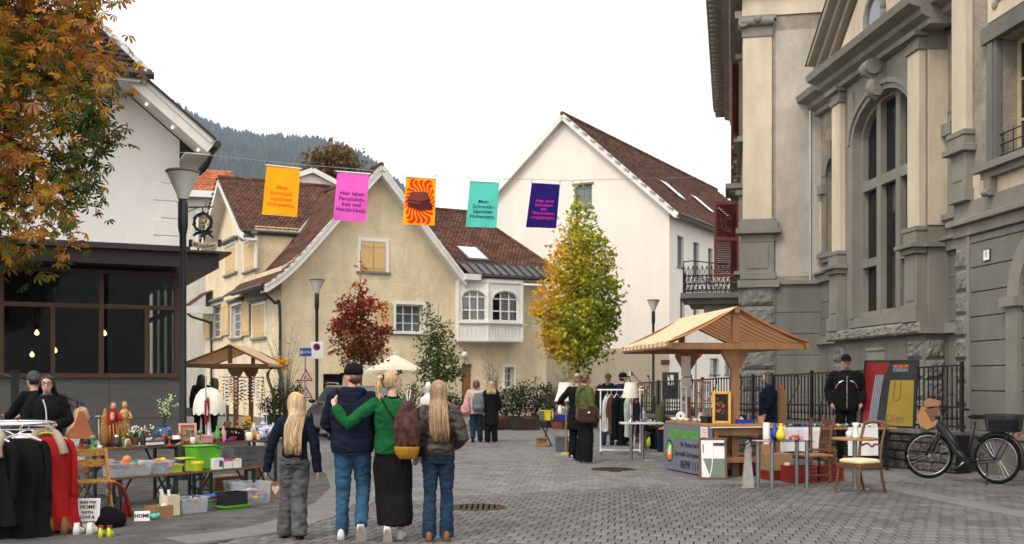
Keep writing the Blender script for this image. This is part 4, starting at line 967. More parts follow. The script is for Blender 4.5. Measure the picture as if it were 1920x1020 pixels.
for a,b in zip(path,path[1:]):
    a,b=Vector(a),Vector(b);n=max(1,int((b-a).length/.14))
    for i in range(n):
        p=a+(b-a)*i/n;p2=a+(b-a)*min(1,(i+1.)/n)
        rl.tube([(p.x,p.y,4.55),(p2.x,p2.y,4.95),(p.x,p.y,5.32)],.011,5);rl.tube([(p2.x,p2.y,4.55),(p.x,p.y,4.95),(p2.x,p2.y,5.32)],.011,5);rl.cyl((p.x,p.y,4.45),(p.x,p.y,5.34),.012,n=5)
rl.build('balcony_railing','iron',pa)
# ================================================================ vegetation
import numpy as np
def leafmat(name,trans=.35,rough=.5):
    m=bpy.data.materials.new(name);m.use_nodes=True;n=m.node_tree;b=n.nodes['Principled BSDF'];L=n.links.new
    a=node(n,'ShaderNodeVertexColor');a.layer_name='Col';L(a.outputs[0],b.inputs['Base Color']);b.inputs['Roughness'].default_value=rough;b.inputs['Specular IOR Level'].default_value=.25
    t=node(n,'ShaderNodeBsdfTranslucent');L(a.outputs[0],t.inputs[0]);mx=node(n,'ShaderNodeMixShader');mx.inputs[0].default_value=trans
    o=n.nodes['Material Output'];L(b.outputs[0],mx.inputs[1]);L(t.outputs[0],mx.inputs[2]);L(mx.outputs[0],o.inputs[0]);MATS[name]=m;return m
leafmat('leaf',.42)
mat('bark',(.075,.06,.048),.9,.3,8.,bump=1.,bscale=25,stretch=(1,1,.2))
mat('bark_pale',(.16,.14,.115),.9,.25,8.,bump=.6,bscale=25,stretch=(1,1,.2))
def leaves(par,name,pos,size,cols,bv,bf,seed,droop=.3,**k):
    "many copies of one small leaf shape, joined; bv lies in XY with tip along +X"
    rg=np.random.default_rng(seed);n=len(pos);pos=np.asarray(pos,float);bv=np.asarray(bv,float);kv=len(bv)
    az=rg.uniform(0,2*np.pi,n);el=rg.normal(-droop,.5,n);roll=rg.normal(0,.7,n)
    ca,sa,ce,se,cr,sr=np.cos(az),np.sin(az),np.cos(el),np.sin(el),np.cos(roll),np.sin(roll)
    X=np.stack([ca*ce,sa*ce,se],1);Yb=np.stack([-sa,ca,0*ca],1);Zb=np.cross(X,Yb);Y=Yb*cr[:,None]+Zb*sr[:,None];Z=np.cross(X,Y)
    sz=np.asarray(size)[:,None,None] if np.ndim(size) else size
    V=(bv[None,:,0:1]*X[:,None]+bv[None,:,1:2]*Y[:,None]+bv[None,:,2:3]*Z[:,None])*sz+pos[:,None]
    V=V.reshape(-1,3);fl=len(bf[0]);Fc=(np.asarray(bf)[None]+(np.arange(n)*kv)[:,None,None]).reshape(-1,fl)
    me=bpy.data.meshes.new(name);me.vertices.add(len(V));me.vertices.foreach_set('co',V.ravel().astype('f'));me.loops.add(Fc.size);me.loops.foreach_set('vertex_index',Fc.ravel().astype('i'))
    me.polygons.add(len(Fc));me.polygons.foreach_set('loop_start',np.arange(0,Fc.size,fl).astype('i'));me.polygons.foreach_set('loop_total',np.full(len(Fc),fl).astype('i'))
    at=me.color_attributes.new('Col','FLOAT_COLOR','POINT');c4=np.ones((n,kv,4));c4[:,:,:3]=np.asarray(cols)[:,None];at.data.foreach_set('color',c4.ravel().astype('f'))
    me.materials.append(M('leaf'));me.update();me.validate()
    o=bpy.data.objects.new(name,me);COL.objects.link(o);o.parent=par;return tag(o,**k)
SIMPLE=([(0,0,0),(.45,.28,.06),(1,0,-.05),(.45,-.28,.06)],[(0,1,2),(0,2,3)])
MAPLE=([(0,0,0),(.35,.55,.08),(.5,.16,0),(1,0,-.08),(.5,-.16,0),(.35,-.55,.08),(.1,.5,.04),(.1,-.5,.04)],[(0,2,1),(0,3,2),(0,4,3),(0,5,4),(0,1,6),(0,7,5)])
def palm():
    v,f=[(0,0,0)],[]
    for a,l in ((-75,.62),(-40,.85),(-8,1.0),(25,.92),(62,.7)):
        c,s=math.cos(R(a)),math.sin(R(a));o=len(v)
        for x,y,z in ((.42*l,.085*l,.05),(.72*l,.13*l,.0),(l,0,-.14),(.72*l,-.13*l,.0),(.42*l,-.085*l,.05),(.6*l,0,-.04)):v.append((x*c-y*s,x*s+y*c,z))
        f+=[(0,o,o+5),(o,o+1,o+5),(o+1,o+2,o+5),(o+2,o+3,o+5),(o+3,o+4,o+5),(o+4,0,o+5)]
    return v,f
PALM=palm()
def ramp(cols,t):
    t=np.clip(t,0,.9999)*(len(cols)-1);i=t.astype(int);f=(t-i)[:,None];c=np.asarray(cols,float);return c[i]*(1-f)+c[i+1]*f
def blobcloud(blobs,n,rg,clump=.16,per=9,shell=.35):
    "clumped points in a union of ellipsoids (x,y,z,rx,ry,rz)"
    b=np.asarray(blobs,float);vol=b[:,3]*b[:,4]*b[:,5];ch=rg.choice(len(b),n//per,p=vol/vol.sum())
    d=rg.normal(size=(len(ch),3));d /= np.linalg.norm(d,axis=1)[:,None];r=rg.uniform(shell**3,1,len(ch))**(1/3)
    c=b[ch,:3]+d*r[:,None]*b[ch,3:]
    return np.repeat(c,per,0)+rg.normal(size=(len(c)*per,3))*clump,np.repeat(c,per,0)
def limbs(par,trunk,ends,r0,r1,m='bark',name='trunk',n=8):
    b=MB();b.tube(trunk,[r0+(r1-r0)*i/(len(trunk)-1) for i in range(len(trunk))],n)
    rr=random.Random(len(ends))
    for p,e,r in ends:
        p,e=Vector(p),Vector(e);md=(p+e)/2+Vector((rr.uniform(-1,1),rr.uniform(-1,1),rr.uniform(-.2,.8)))*(e-p).length*.1
        b.tube(smoothpath([p,md,e],3),[r*(1-.8*i/6) for i in range(7)],6)
    return b.build(name,m,par,smooth=True)
# --- horse chestnut in front of the inn
ct=thing('chestnut_tree','large horse chestnut with browned orange and green leaves in front of inn','tree',(-9.4,15.2,0))
rg=np.random.default_rng(4);bl=[]
for px,py,r,d in ((40,60,150,15),(40,240,160,15),(20,390,120,14.6),(150,90,75,14.6),(160,235,68,14.5),(145,330,60,14.4),(100,445,62,14.3),(185,165,48,14.7),(235,135,30,14.8),(262,124,16,14.8),(205,300,24,14.5),(170,30,45,15),(165,-60,80,15),(-180,240,220,15.2),(-180,0,220,15.5),(30,-120,170,15.4),(-300,420,130,15),(-130,440,110,14.8),(130,495,26,14.2),(178,516,8,14.2)):
    p=P(px,py,d)-ct.location;q=r*d/F;bl.append((p.x,p.y,p.z,q,q*1.05,q))
pos,cc=blobcloud(bl,12500,rg,.12,5,.3)
h=(pos[:,2]-3)/5;nzv=np.array([mnoise.noise(Vector(p)*.75) for p in cc]);t=.22+.56*h+nzv*.75+rg.normal(0,.2,len(pos))
cols=ramp([(.03,.055,.01),(.06,.095,.016),(.16,.16,.02),(.58,.31,.025),(.56,.21,.03),(.42,.15,.04),(.38,.18,.085)],t)*rg.uniform(.6,1.25,(len(pos),1))
leaves(ct,'crown',pos,rg.uniform(.10,.205,len(pos)),cols,*PALM,4,.35)
tp=Vector((0,0,0));en=[]
for i in range(26):
    e=Vector(cc[rg.integers(len(cc))]);k=rg.uniform(2.2,5.2);en.append(((0,0,k),e,.075))
limbs(ct,[(0,0,0),(.05,0,1.5),(0,.05,3.2),(.1,0,5.5),(.1,.1,7.5)],en,.30,.10)
# --- generic young trees
def young(name,label,base,top,blobs,n,pal,tval,leaf,size,seed,trunk_r=.06,bark='bark_pale',per=7,clump=.12,nb=16,droop=.3,shell=.25):
    t=thing(name,label,'tree',base);rg=np.random.default_rng(seed)
    bl=[(p.x-base.x,p.y-base.y,p.z-base.z,r,r*1.0,rz) for p,r,rz in blobs]
    pos,cc=blobcloud(bl,n,rg,clump,per,shell);tv=tval(pos,cc,rg)
    cols=ramp(pal,tv)*rg.uniform(.65,1.3,(len(pos),1))
    leaves(t,'crown',pos,rg.uniform(size*.7,size*1.3,len(pos)),cols,*leaf,seed,droop)
    z0=min(b[2]-b[5]*.6 for b in bl);zt=top-base.z
    en=[]
    for i in range(nb):
        e=Vector(cc[rg.integers(len(cc))]);z=max(z0,e.z-abs(rg.normal(.5,.25))*math.hypot(e.x,e.y)*1.2-.1);en.append(((0,0,min(z,zt*.95)),e,trunk_r*.35))
    limbs(t,[(0,0,0),(.02,0,zt*.35),(-.02,.02,zt*.7),(0,0,zt)],en,trunk_r,trunk_r*.18,bark)
    return t
def pb(d,lst,k=1.):return [(P(x,y,d),rx*d/F*k,ry*d/F*k) for x,y,rx,ry in lst]
rd=36.5
young('sweetgum_tree','slim young tree with dark red autumn leaves before the yellow wall',GX(676,rd),P(678,470,rd).z,pb(rd,[(678,497,6,24),(678,540,14,26),(668,575,28,22),(690,580,26,22),(655,612,36,16),(705,625,26,18),(672,640,46,24),(660,600,25,20),(690,660,34,18),(670,672,26,14),(640,615,14,8),(727,622,10,6),(620,608,10,6)],1.22),3300,[(.05,.07,.015),(.20,.08,.015),(.26,.03,.015),(.40,.03,.02),(.48,.06,.03)],lambda p,c,r:.25+.6*(p[:,2]-2.2)/4+r.normal(0,.16,len(p)),MAPLE,.12,12,.055,per=7,clump=.10)
gd_=33
young('green_sapling','slender young tree with green leaves beside the cream parasol',GX(822,gd_),P(815,572,gd_).z,pb(gd_,[(803,590,12,18),(815,620,26,24),(832,655,28,22),(812,660,28,24),(828,690,36,22),(818,712,30,18),(848,700,14,16),(800,610,12,14)],1.2),1900,[(.02,.045,.01),(.045,.09,.016),(.09,.16,.03),(.16,.20,.03)],lambda p,c,r:.45+r.normal(0,.25,len(p)),SIMPLE,.13,13,.05,per=7,clump=.10)
yd=33.5
young('tulip_tree','columnar tree turning from lime green to golden yellow before white house',GX(1082,yd),P(1080,365,yd).z,pb(yd,[(1085,385,14,26),(1090,420,32,30),(1085,455,46,34),(1110,480,42,34),(1070,500,48,34),(1100,530,56,38),(1050,550,48,34),(1125,560,40,36),(1085,590,70,40),(1030,590,36,26),(1140,600,28,24),(1085,635,68,34),(1050,640,40,24),(1085,668,44,22),(1090,690,30,16),(1135,520,22,22),(1145,480,14,16),(1012,575,16,16)]),8600,[(.14,.16,.015),(.26,.30,.02),(.38,.42,.03),(.52,.50,.035),(.68,.46,.03),(.72,.36,.025)],
      lambda p,c,r:np.clip(.55-.34*p[:,0]/1.2+.12*np.sin(p[:,2]*1.3+1)+np.array([mnoise.noise(Vector(q)*.9) for q in c])*.45-.35*np.clip((2.6-p[:,2])/1.5,0,1)+r.normal(0,.09,len(p)),0,1),MAPLE,.135,14,.085,bark='bark',per=7,clump=.13,nb=26)
bd=80
young('autumn_tree','loose brown and olive autumn tree rising behind the brown roofs',GX(622,bd),P(620,275,bd).z,pb(bd,[(620,290,34,20),(640,310,38,22),(598,310,30,20),(620,330,44,20),(655,335,24,16),(590,340,22,14),(585,300,12,10),(650,290,16,10)]),1900,[(.06,.06,.018),(.11,.085,.02),(.19,.105,.028),(.22,.10,.03)],lambda p,c,r:.5+r.normal(0,.28,len(p)),MAPLE,.34,15,.25,bark='bark',per=5,clump=.35,nb=30,shell=.1)
# --- shrubs, planters and climbers along the yellow house
mat('terracotta',(.22,.08,.045),.85,.2,6.);mat('pot_grey',(.05,.05,.052),.7,.2);mat('planter_wood',(.06,.045,.035),.85,.3,6.)
def shrub(px,py,d,w,h,lab,pal,seed,pot='pot_grey',n=900,leaf=SIMPLE,size=.10,pot_h=.35,name='potted_shrub',cat='shrub',tall=1.):
    b=GX(px,d);t=thing(name,lab,cat,b);rg=np.random.default_rng(seed)
    pr=w*.36;MB().lathe([(pr*.75,0),(pr,pot_h*.9),(pr*1.08,pot_h*.9),(pr*1.08,pot_h),(pr*.9,pot_h),(pr*.88,pot_h*.85)],n=14).build('pot',pot,t,smooth='auto')
    bl=[(0,0,pot_h+h*.45,w*.5,w*.5,h*.5),(w*.12,-w*.1,pot_h+h*.75,w*.3,w*.3,h*.3),(-w*.15,0,pot_h+h*.3,w*.4,w*.4,h*.3)]
    pos,cc=blobcloud(bl,n,rg,.07,6,.2);cols=ramp(pal,.5+rg.normal(0,.28,len(pos)))*rg.uniform(.6,1.3,(len(pos),1))
    leaves(t,'foliage',pos,rg.uniform(size*.6,size*1.3,len(pos)),cols,*leaf,seed,-.2)
    s=MB()
    for i in range(8):e=Vector(cc[rg.integers(len(cc))]);s.tube([(0,0,pot_h*.8),(e.x*.4,e.y*.4,pot_h+h*.25),e],[.016,.01,.005],5)
    s.build('stem','bark',t);return t
GR=[(.01,.022,.006),(.024,.046,.012),(.045,.075,.018),(.075,.10,.026)];DK=[(.008,.016,.006),(.016,.028,.010),(.03,.042,.014),(.05,.045,.018)];LM=[(.03,.05,.01),(.06,.10,.02),(.11,.16,.03)]
for a in ((902,0,38.5,1.0,1.0,'dark leafy shrub in a pot right of the wooden door',GR,101),(925,0,38,.8,.75,'lime green bushy shrub beside the pair of women walking',LM,102),(948,0,37,1.0,1.0,'round dark shrub in pot under the little white framed window',DK,103),(973,0,36.5,.9,1.2,'upright dark conifer shrub next to the little white framed window',GR,104),
          (1000,0,36.5,1.1,1.3,'wide brownish shrub in a pot along the yellow house wall',DK,105),(1026,0,36,1.0,1.1,'dense dark shrub in pot beneath the golden side of the tulip tree',DK,106),(1048,0,35,.8,.9,'small mixed green shrub left of the beige floor lamp',GR,107),(845,0,37,1.1,.8,'low spreading shrub in pot beneath the green sapling',GR,108),(770,0,37.5,1.2,1.1,'dark bush in a pot under the cream parasol',DK,109),(512,0,38.5,.9,1.0,'dark flowering bush in pot by the house corner',DK,110),(548,0,37.5,1.0,1.2,'leafy pot plant behind the triangular road signs',GR,111),(1105,0,36,1.0,.9,'dark shrub in pot behind the clothes rail by the tulip tree',GR,112)):shrub(*a,pot=('pot_grey','terracotta')[a[7]%2])
def branchy(px,d,h,w,lab,seed,fl=None):
    t=thing('bare_shrub',lab,'shrub',GX(px,d));b=MB();rr=random.Random(seed)
    for i in range(26):
        a=rr.uniform(0,6.28);e=Vector((math.cos(a)*w*rr.uniform(.3,1),math.sin(a)*w*.6,h*rr.uniform(.5,1)));m_=Vector((e.x*.35,e.y*.3,e.z*.6));p=smoothpath([(0,0,0),m_,e],4);b.tube(p,[.018*(1-.85*i_/(len(p)-1)) for i_ in range(len(p))],5)
        for k in range(5):
            q=p[rr.randint(3,len(p)-1)];b.tube([q,q+Vector((rr.uniform(-.3,.3),rr.uniform(-.2,.2),rr.uniform(0,.35)))],[.006,.002],4)
    b.build('branches','bark_pale',t);return t
branchy(536,38.8,3.6,1.1,'tall bare twiggy shrub climbing beside the black downpipe',5)
branchy(925,42,2.6,.5,'thin twiggy climber left of the little white framed window',6)
branchy(1060,36.5,2.1,.4,'spindly brown seed stalks behind the beige floor lamp',8)
mat('petal_yellow',(.75,.40,.02),.6,.15);mat('petal_orange',(.7,.25,.02),.6,.15);mat('stem_green',(.06,.10,.03),.7);mat('petal_white',(.75,.75,.65),.7)
fb=thing('flower_bunch','bunch of bright yellow flowers on bent stalks beside the black downpipe','flowers',GX(512,33));b=MB();rr=random.Random(2)
c=P(528,682,33)-fb.location
for i in range(70):b.ball(c+Vector((rr.gauss(0,.10),rr.gauss(0,.08),rr.gauss(0,.09))),rr.uniform(.025,.05),n=5,k=3)
b.build('blossoms','petal_yellow',fb)
b=MB()
for i in range(5):b.tube(smoothpath([(0,0,.0),(.02*i,0,1.0),P(500+i,700,33)-fb.location,c+Vector((rr.gauss(0,.05),0,0))]),.010,5)
b.build('stalks','stem_green',fb)
# ================================================================ wooded hillside, low cloud, haze
rgh=np.random.default_rng(9)
RID=[(-400,40),(0,90),(150,140),(260,172),(330,205),(400,243),(470,262),(540,266),(600,270),(640,280),(680,300),(710,322),(760,365),(840,430),(1000,520),(1300,600),(2600,660)]
def rid(px):
    for (a,b),(c,d) in zip(RID,RID[1:]):
        if a<=px<=c:return b+(d-b)*(px-a)/(c-a)
    return 660
D0,D1=700.,1800.
def hillz(x,y):
    t=min(1.,max(0.,(y-D0)/(D1-D0)));px=960+x/max(y,1)*F*1.0;px=960+(x/(D1))*F if y>D1 else 960+x/y*F
    zr=HC+(HY-rid(max(-400,min(2600,px)))-6)/F*D1
    return zr*(t**.8)*(1 if y<=D1 else max(0,1-(y-D1)/900))
hg=MB();nx,ny=70,30;vs=[]
for j in range(ny+1):
    y=D0+(2500-D0)*j/ny
    for i in range(nx+1):
        x=(-.75+1.6*i/nx)*min(y,D1);vs.append((x,y,hillz(x,y)-.5))
hg.add(vs,[(j*(nx+1)+i,j*(nx+1)+i+1,(j+1)*(nx+1)+i+1,(j+1)*(nx+1)+i) for j in range(ny) for i in range(nx)])
mat('forest_floor',(.03,.04,.02),.95,.3,.02)
hg.build('hillside','forest_floor',kind='structure',smooth=True)
fo=[];
while len(fo)<6500:
    y=rgh.uniform(900,1830);px=rgh.uniform(180,800);x=(px-960)/F*min(y,D1)
    z=hillz(x,y)
    if z>20:fo.append((x,y,z-2))
fo=np.array(fo);n=len(fo);cv=[];cf=[]
for k,(z,r) in enumerate(((0,.20),(.45,.13),(.45,.17),(1,.0))):
    for a in range(6):cv.append((z,r*math.cos(a*math.pi/3+k*.5),r*math.sin(a*math.pi/3+k*.5)))
for a in range(6):cf+=[(a,(a+1)%6,6+(a+1)%6),(a,6+(a+1)%6,6+a),(12+a,12+(a+1)%6,18+a)]
def forest(name,pos,size,cols,bv,bf):
    o=leaves(None,name,pos,size,cols,bv,bf,1);return o
# upright copies: build directly
bv=np.array([(b,c,a) for a,b,c in cv]);sz=rgh.uniform(15,27,n);wd_=rgh.uniform(.8,1.4,n)
V=np.empty((n,len(bv),3));V[:,:,0]=fo[:,None,0]+bv[None,:,0]*(sz*wd_)[:,None];V[:,:,1]=fo[:,None,1]+bv[None,:,1]*(sz*wd_)[:,None];V[:,:,2]=fo[:,None,2]+bv[None,:,2]*sz[:,None]
me=bpy.data.meshes.new('forest');Fc=(np.asarray(cf)[None]+(np.arange(n)*len(bv))[:,None,None]).reshape(-1,3);V=V.reshape(-1,3)
me.vertices.add(len(V));me.vertices.foreach_set('co',V.ravel().astype('f'));me.loops.add(Fc.size);me.loops.foreach_set('vertex_index',Fc.ravel().astype('i'));me.polygons.add(len(Fc));me.polygons.foreach_set('loop_start',np.arange(0,Fc.size,3).astype('i'));me.polygons.foreach_set('loop_total',np.full(len(Fc),3).astype('i'))
at=me.color_attributes.new('Col','FLOAT_COLOR','POINT');c4=np.ones((n,len(bv),4));tt=np.clip(rgh.normal(.3,.25,n),0,1);c4[:,:,:3]=ramp([(.010,.020,.012),(.018,.032,.016),(.05,.055,.02),(.12,.075,.025)],tt)[:,None];at.data.foreach_set('color',c4.ravel().astype('f'))
me.materials.append(M('leaf'));me.update();fob=bpy.data.objects.new('forest',me);COL.objects.link(fob);tag(fob,'dark conifer forest with autumn patches covering the misty hillside','forest',kind='stuff')
def volmat(name,col,dens,aniso=0.):
    m=bpy.data.materials.new(name);m.use_nodes=True;n=m.node_tree;n.nodes.clear();v=node(n,'ShaderNodeVolumePrincipled');o=node(n,'ShaderNodeOutputMaterial')
    v.inputs['Color'].default_value=(*col,1);v.inputs['Density'].default_value=dens;v.inputs['Anisotropy'].default_value=aniso;n.links.new(v.outputs[0],o.inputs['Volume']);MATS[name]=m
volmat('haze',(.62,.80,1),.00017)
MB().bx(-1480,1480,-390,2600,-2,640).build('haze','haze',kind='stuff')
# ================================================================ street furniture
def Tm(name,label,cat,loc,rz,parts,group=None):
    "thing with parts: (part name, MB, material, smooth, bevel)"
    if len(parts)==1:
        p=list(parts[0])+[False,0][len(parts[0])-3:]
        return p[1].build(name,p[2],None,p[3],p[4],loc,rz,label=label,cat=cat,group=group,kind='stuff' if isinstance(p[2],list) else None)
    t=thing(name,label,cat,loc,rz,group)
    for p in parts:
        p=list(p)+[False,0][len(p)-3:];p[1].build(p[0],p[2],t,p[3],p[4],kind='stuff' if isinstance(p[2],list) else None)
    return t
mat('lamp_glass',(.70,.69,.64),.25,.05,trans=.25)
def street_lamp(px,d,lab):
    l=GX(px,d)
    Tm('street_lamp',lab,'street lamp',l,0,[
        ('post',MB().lathe([(.085,0),(.085,.9),(.058,.95),(.055,3.95),(.075,4.05),(.08,4.1),(.08,4.48),(.06,4.52)],n=16),'post_black','auto'),
        ('glass_cone',MB().lathe([(.085,4.53),(.10,4.6),(.255,4.95)],n=24),'lamp_glass','auto'),
        ('lamp_core',MB().cyl((0,0,4.4),(0,0,4.528),.05),'zinc'),
        ('cap',MB().lathe([(.265,4.951),(.275,4.97),(.26,4.995),(.02,5.02)],n=24),'stone_grey','auto')],'conical street lamps')
street_lamp(343,17.2,'black street lamp with glass cone in front of the inn windows')
street_lamp(594,35.8,'slim street lamp before the yellow house carrying a no stopping sign')
street_lamp(1225,45,'slim street lamp standing in front of the tall white house')
# --- banners on a cable
mat('cloth_orange',(.93,.40,.010),.8,.03,2.);mat('cloth_magenta',(.80,.12,.55),.8,.03,2.);mat('cloth_teal',(.10,.56,.47),.8,.03,2.);mat('cloth_navy',(.018,.008,.13),.8,.05,2.)
mat('print_rust',(.85,.13,.006),.8,.02);mat('print_violet',(.16,.012,.16),.8,.02);mat('print_navy',(.012,.03,.14),.8,.02);mat('print_pink',(.55,.03,.36),.8,.02);mat('print_red',(.78,.025,.008),.8,.03);mat('print_choc',(.09,.018,.016),.7,.05);mat('print_choc_light',(.19,.045,.035),.7,.05);mat('print_amber',(.95,.30,.008),.8,.03)
BAN=[([(500,310),(563,317),(557,407),(491,402)],22.0,'cloth_orange','print_rust','Mein\nSchmuck-\nkästchen\nHohenems.','orange cloth banner with rust coloured lettering hung above the street'),
       ([(632,322),(692,327),(686,417),(625,412)],22.8,'cloth_magenta','print_violet','Hier leben\nPersönlich-\nkeit und\nHerzlichkeit.','magenta pink cloth banner with violet lettering hung above the street'),
       ([(761,332),(818,336),(815,423),(755,421)],23.6,'cloth_orange',None,'','orange banner printed with red sun rays and a small brown box'),
       ([(881,340),(936,343),(931,427),(873,425)],24.4,'cloth_teal','print_navy','Mein\nSchmuck-\nkästchen\nHohenems.','turquoise cloth banner with navy lettering hung above the street'),
       ([(997,343),(1050,346),(1043,428),(986,426)],25.2,'cloth_navy','print_pink','Hier wird\nbehutsam\nmit\nWertvollem\numgegangen.','dark navy cloth banner with pink lettering hung above the street')]
ctop=[]
for k,(q,d,cm,tm,body,lab) in enumerate(BAN):
    A,B,C_,D_=[P(x,y,d) for x,y in q];org=(A+B)/2
    t=thing('banner',lab,'banner',org,0,'banners on the cable');rr=random.Random(k)
    bil=lambda u,v:(A*(1-u)+B*u)*(1-v)+(D_*(1-u)+C_*u)*v-org
    ph=rr.uniform(0,6)
    wv=lambda u,v:.012*math.sin(5*v+ph+3*u)*v+.010*math.sin(9*u+ph*2+4*v)*(.35+.65*v)+.012*math.exp(-((u-v*.5)**2+(u-1+v*.5)**2*0)*60)*(1-v)
    n=22;m_=MB();m_.add([bil(i/n,j/n)+Vector((0,wv(i/n,j/n),0)) for j in range(n+1) for i in range(n+1)],[(j*(n+1)+i,j*(n+1)+i+1,(j+1)*(n+1)+i+1,(j+1)*(n+1)+i) for j in range(n) for i in range(n)])
    m_.build('cloth',cm,t,smooth=True)
    e=(B-A).normalized()*.03;MB().tube([A-org-e+Vector((0,0,.01)),B-org+e+Vector((0,0,.01))],.014,8).build('top_rod','white_paint',t)
    MB().cyl(A-org,A-org+Vector((0,0,.09)),.008,n=5).build('hook','iron',t);MB().cyl(B-org,B-org+Vector((0,0,.09)),.008,n=5).build('hook','iron',t)
    ctop+=[A+Vector((0,0,.09)),B+Vector((0,0,.09))]
    U=(B-A);Vv=(A-D_);w_,h_=U.length,Vv.length
    if tm:
        o=text(body,(.125 if k<4 else .108)*w_/.7,tm,t,loc=(0,0,0),rot=(0,0,0),bold=.0015,line=.95,ext=0)
        for v_ in o.data.vertices:u_,q_=.52+v_.co.x/w_,(.60 if k<4 else .58)-v_.co.y/h_;v_.co=bil(u_,q_)+Vector((0,wv(u_,q_)-.005,0))
    else:
        mm=MB();pt=lambda x,y,o_:bil(.5+x,.5+y)+Vector((0,wv(.5+x,.5+y)-.008-o_,0))
        for i in range(22):
            a0=2*math.pi*i/22;L1,L2=[],[]
            for s_ in range(9):
                r=.17+.62*s_/8;a=a0+.16*math.sin(s_*.95);wd_=.055+.055*s_/8
                x1,y1,x2,y2=r*math.cos(a-wd_),r*math.sin(a-wd_)*.72,r*math.cos(a+wd_),r*math.sin(a+wd_)*.72
                if max(abs(x1),abs(x2))>.495 or max(abs(y1),abs(y2))>.495:break
                L1.append((x1,y1));L2.append((x2,y2))
            for s_ in range(len(L1)-1):mm.poly(pt(*L1[s_],0),pt(*L2[s_],0),pt(*L2[s_+1],0),pt(*L1[s_+1],0))
        mm.build('sun_rays','print_red',t)
        MB().poly(*[pt(.30*math.cos(2*math.pi*i/24),.21*math.sin(2*math.pi*i/24),.003) for i in range(24)]).build('sun_disc','print_red',t)
        bx_=MB();bx_.poly(*[pt(x,y,.014) for x,y in ((-.40,-.03),(-.30,-.19),(.20,-.21),(.33,-.06),(.33,.02),(.40,.06),(.40,.14),(.05,.19),(-.36,.12),(-.36,.05),(-.40,.03))]);bx_.build('box_print','print_choc',t)
        MB().poly(*[pt(x,y,.022) for x,y in ((-.38,-.03),(-.28,-.18),(.19,-.20),(.31,-.06),(.02,.0))]).poly(*[pt(x,y,.022) for x,y in ((-.38,-.01),(.02,.02),(.02,.06),(-.36,.04))]).build('lid_print','print_choc_light',t)
cab=[P(330,285,21.6)]+ctop+[P(1392,330,30.2)]
MB().tube([p+Vector((0,0,0)) for p in cab],.006,5).build('cable','zinc',label='thin steel cable spanning the street and carrying the banners',cat='cable')
# --- road signs
mat('sign_blue',(.02,.10,.38),.4,.03);mat('sign_red',(.55,.02,.02),.4,.03);mat('sign_white',(.78,.78,.76),.4,.02);mat('sign_disc',(.05,.03,.22),.4)
def disc(m,c,r,y,n=24,sx=1):return m.prism([(c[0]+r*sx*math.cos(2*math.pi*i/n),c[1]+r*math.sin(2*math.pi*i/n)) for i in range(n)],y-.004,y,'y')
d=35.65;o=P(594,657,d);k=d/F
t=thing('no_stopping_sign','white plate with red ringed blue disc fixed to the lamp post','sign',o,0)
MB().bx(-12*k,12*k,-.01,.01,-16*k,16*k).build('plate','sign_white',t,bevel=.01)
disc(MB(),(0,6.5*k),7*k,-.012).build('ring','sign_red',t);disc(MB(),(0,6.5*k),5.2*k,-.018).build('disc','sign_disc',t)
MB().bar((-3.4*k,-.021,10*k),(3.4*k,-.021,3*k),.05,.002,up=(0,1,0)).build('stroke','sign_red',t)
for i,s_ in enumerate(('--- -- ----','- --   --','--- ---- --')):text(s_,.09,'stone_block',t,loc=(0,-.012,(-5-4*i)*k))
MB().bx(-.03,.03,.008,.07,-.1,.1).build('clamp','zinc',t)
d=33.5;k=d/F;b=GX(572,d);t=thing('warning_signs','two red triangular roadworks signs under a blue one way arrow on one pole','sign',b,0)
Z=lambda y:HC+(HY-y)*k
MB().cyl((0,.03,0),(0,.03,Z(652)),.025).build('pole','zinc',t)
def tri(c,r):return [(c[0]+r*math.sin(a),c[1]+r*math.cos(a)) for a in (0,2*math.pi/3,4*math.pi/3)]
for cy in (707,739):
    c=(2*k,Z(cy));s_=MB().prism(tri(c,15*k),-.006,.006,'y');so_=s_.build('triangle','sign_red',t,bevel=.01);MB().prism(tri((c[0],c[1]-.2*k),10.2*k),-.0105,-.0065,'y').build('triangle_face','sign_white',so_)
g=MB();c=(2*k,Z(707));g.bar((c[0]-.03,-.013,c[1]+.02),(c[0]-.06,-.013,c[1]-.07),.03,.003,up=(0,1,0)).bar((c[0]-.02,-.013,c[1]+.02),(c[0]+.05,-.013,c[1]-.04),.02,.003,up=(0,1,0));disc(g,(c[0]-.01,c[1]+.06),.02,-.012);g.prism([(c[0]+.03,c[1]-.075),(c[0]+.11,c[1]-.075),(c[0]+.07,c[1]-.035)],-.014,-.011,'y');g.build('worker_pictogram','black_paint',t)
c=(2*k,Z(739));MB().bar((c[0]-.03,-.013,c[1]-.07),(c[0]-.03,-.013,c[1]+.07),.018,.003,up=(0,1,0)).bar((c[0]+.05,-.013,c[1]-.07),(c[0]+.02,-.013,c[1]+.0),.018,.003,up=(0,1,0)).bar((c[0]+.02,-.013,c[1]),(c[0]+.02,-.013,c[1]+.07),.018,.003,up=(0,1,0)).build('narrowing_pictogram','black_paint',t)
so_=MB().bx(-10*k,12*k,-.008,.008,Z(668),Z(652.5)).build('arrow_plate','sign_blue',t)
a_=MB();zc_=Z(660.3);a_.prism([(-9.4*k,zc_),(-5.5*k,zc_+5*k),(-5.5*k,zc_+1.7*k),(11*k,zc_+1.7*k+.0),(11*k,zc_-1.7*k),(-5.5*k,zc_-1.7*k),(-5.5*k,zc_-5*k)],-.013,-.0085,'y');a_.build('arrow','sign_white',so_)
text('EINBAHN',4.6*k,'sign_blue',so_,loc=(2.8*k,-.0145,zc_),bold=.002)
d=46;t=thing('no_entry_sign','round red no entry sign on grey post beside the white house','sign',GX(1305,d));k=d/F
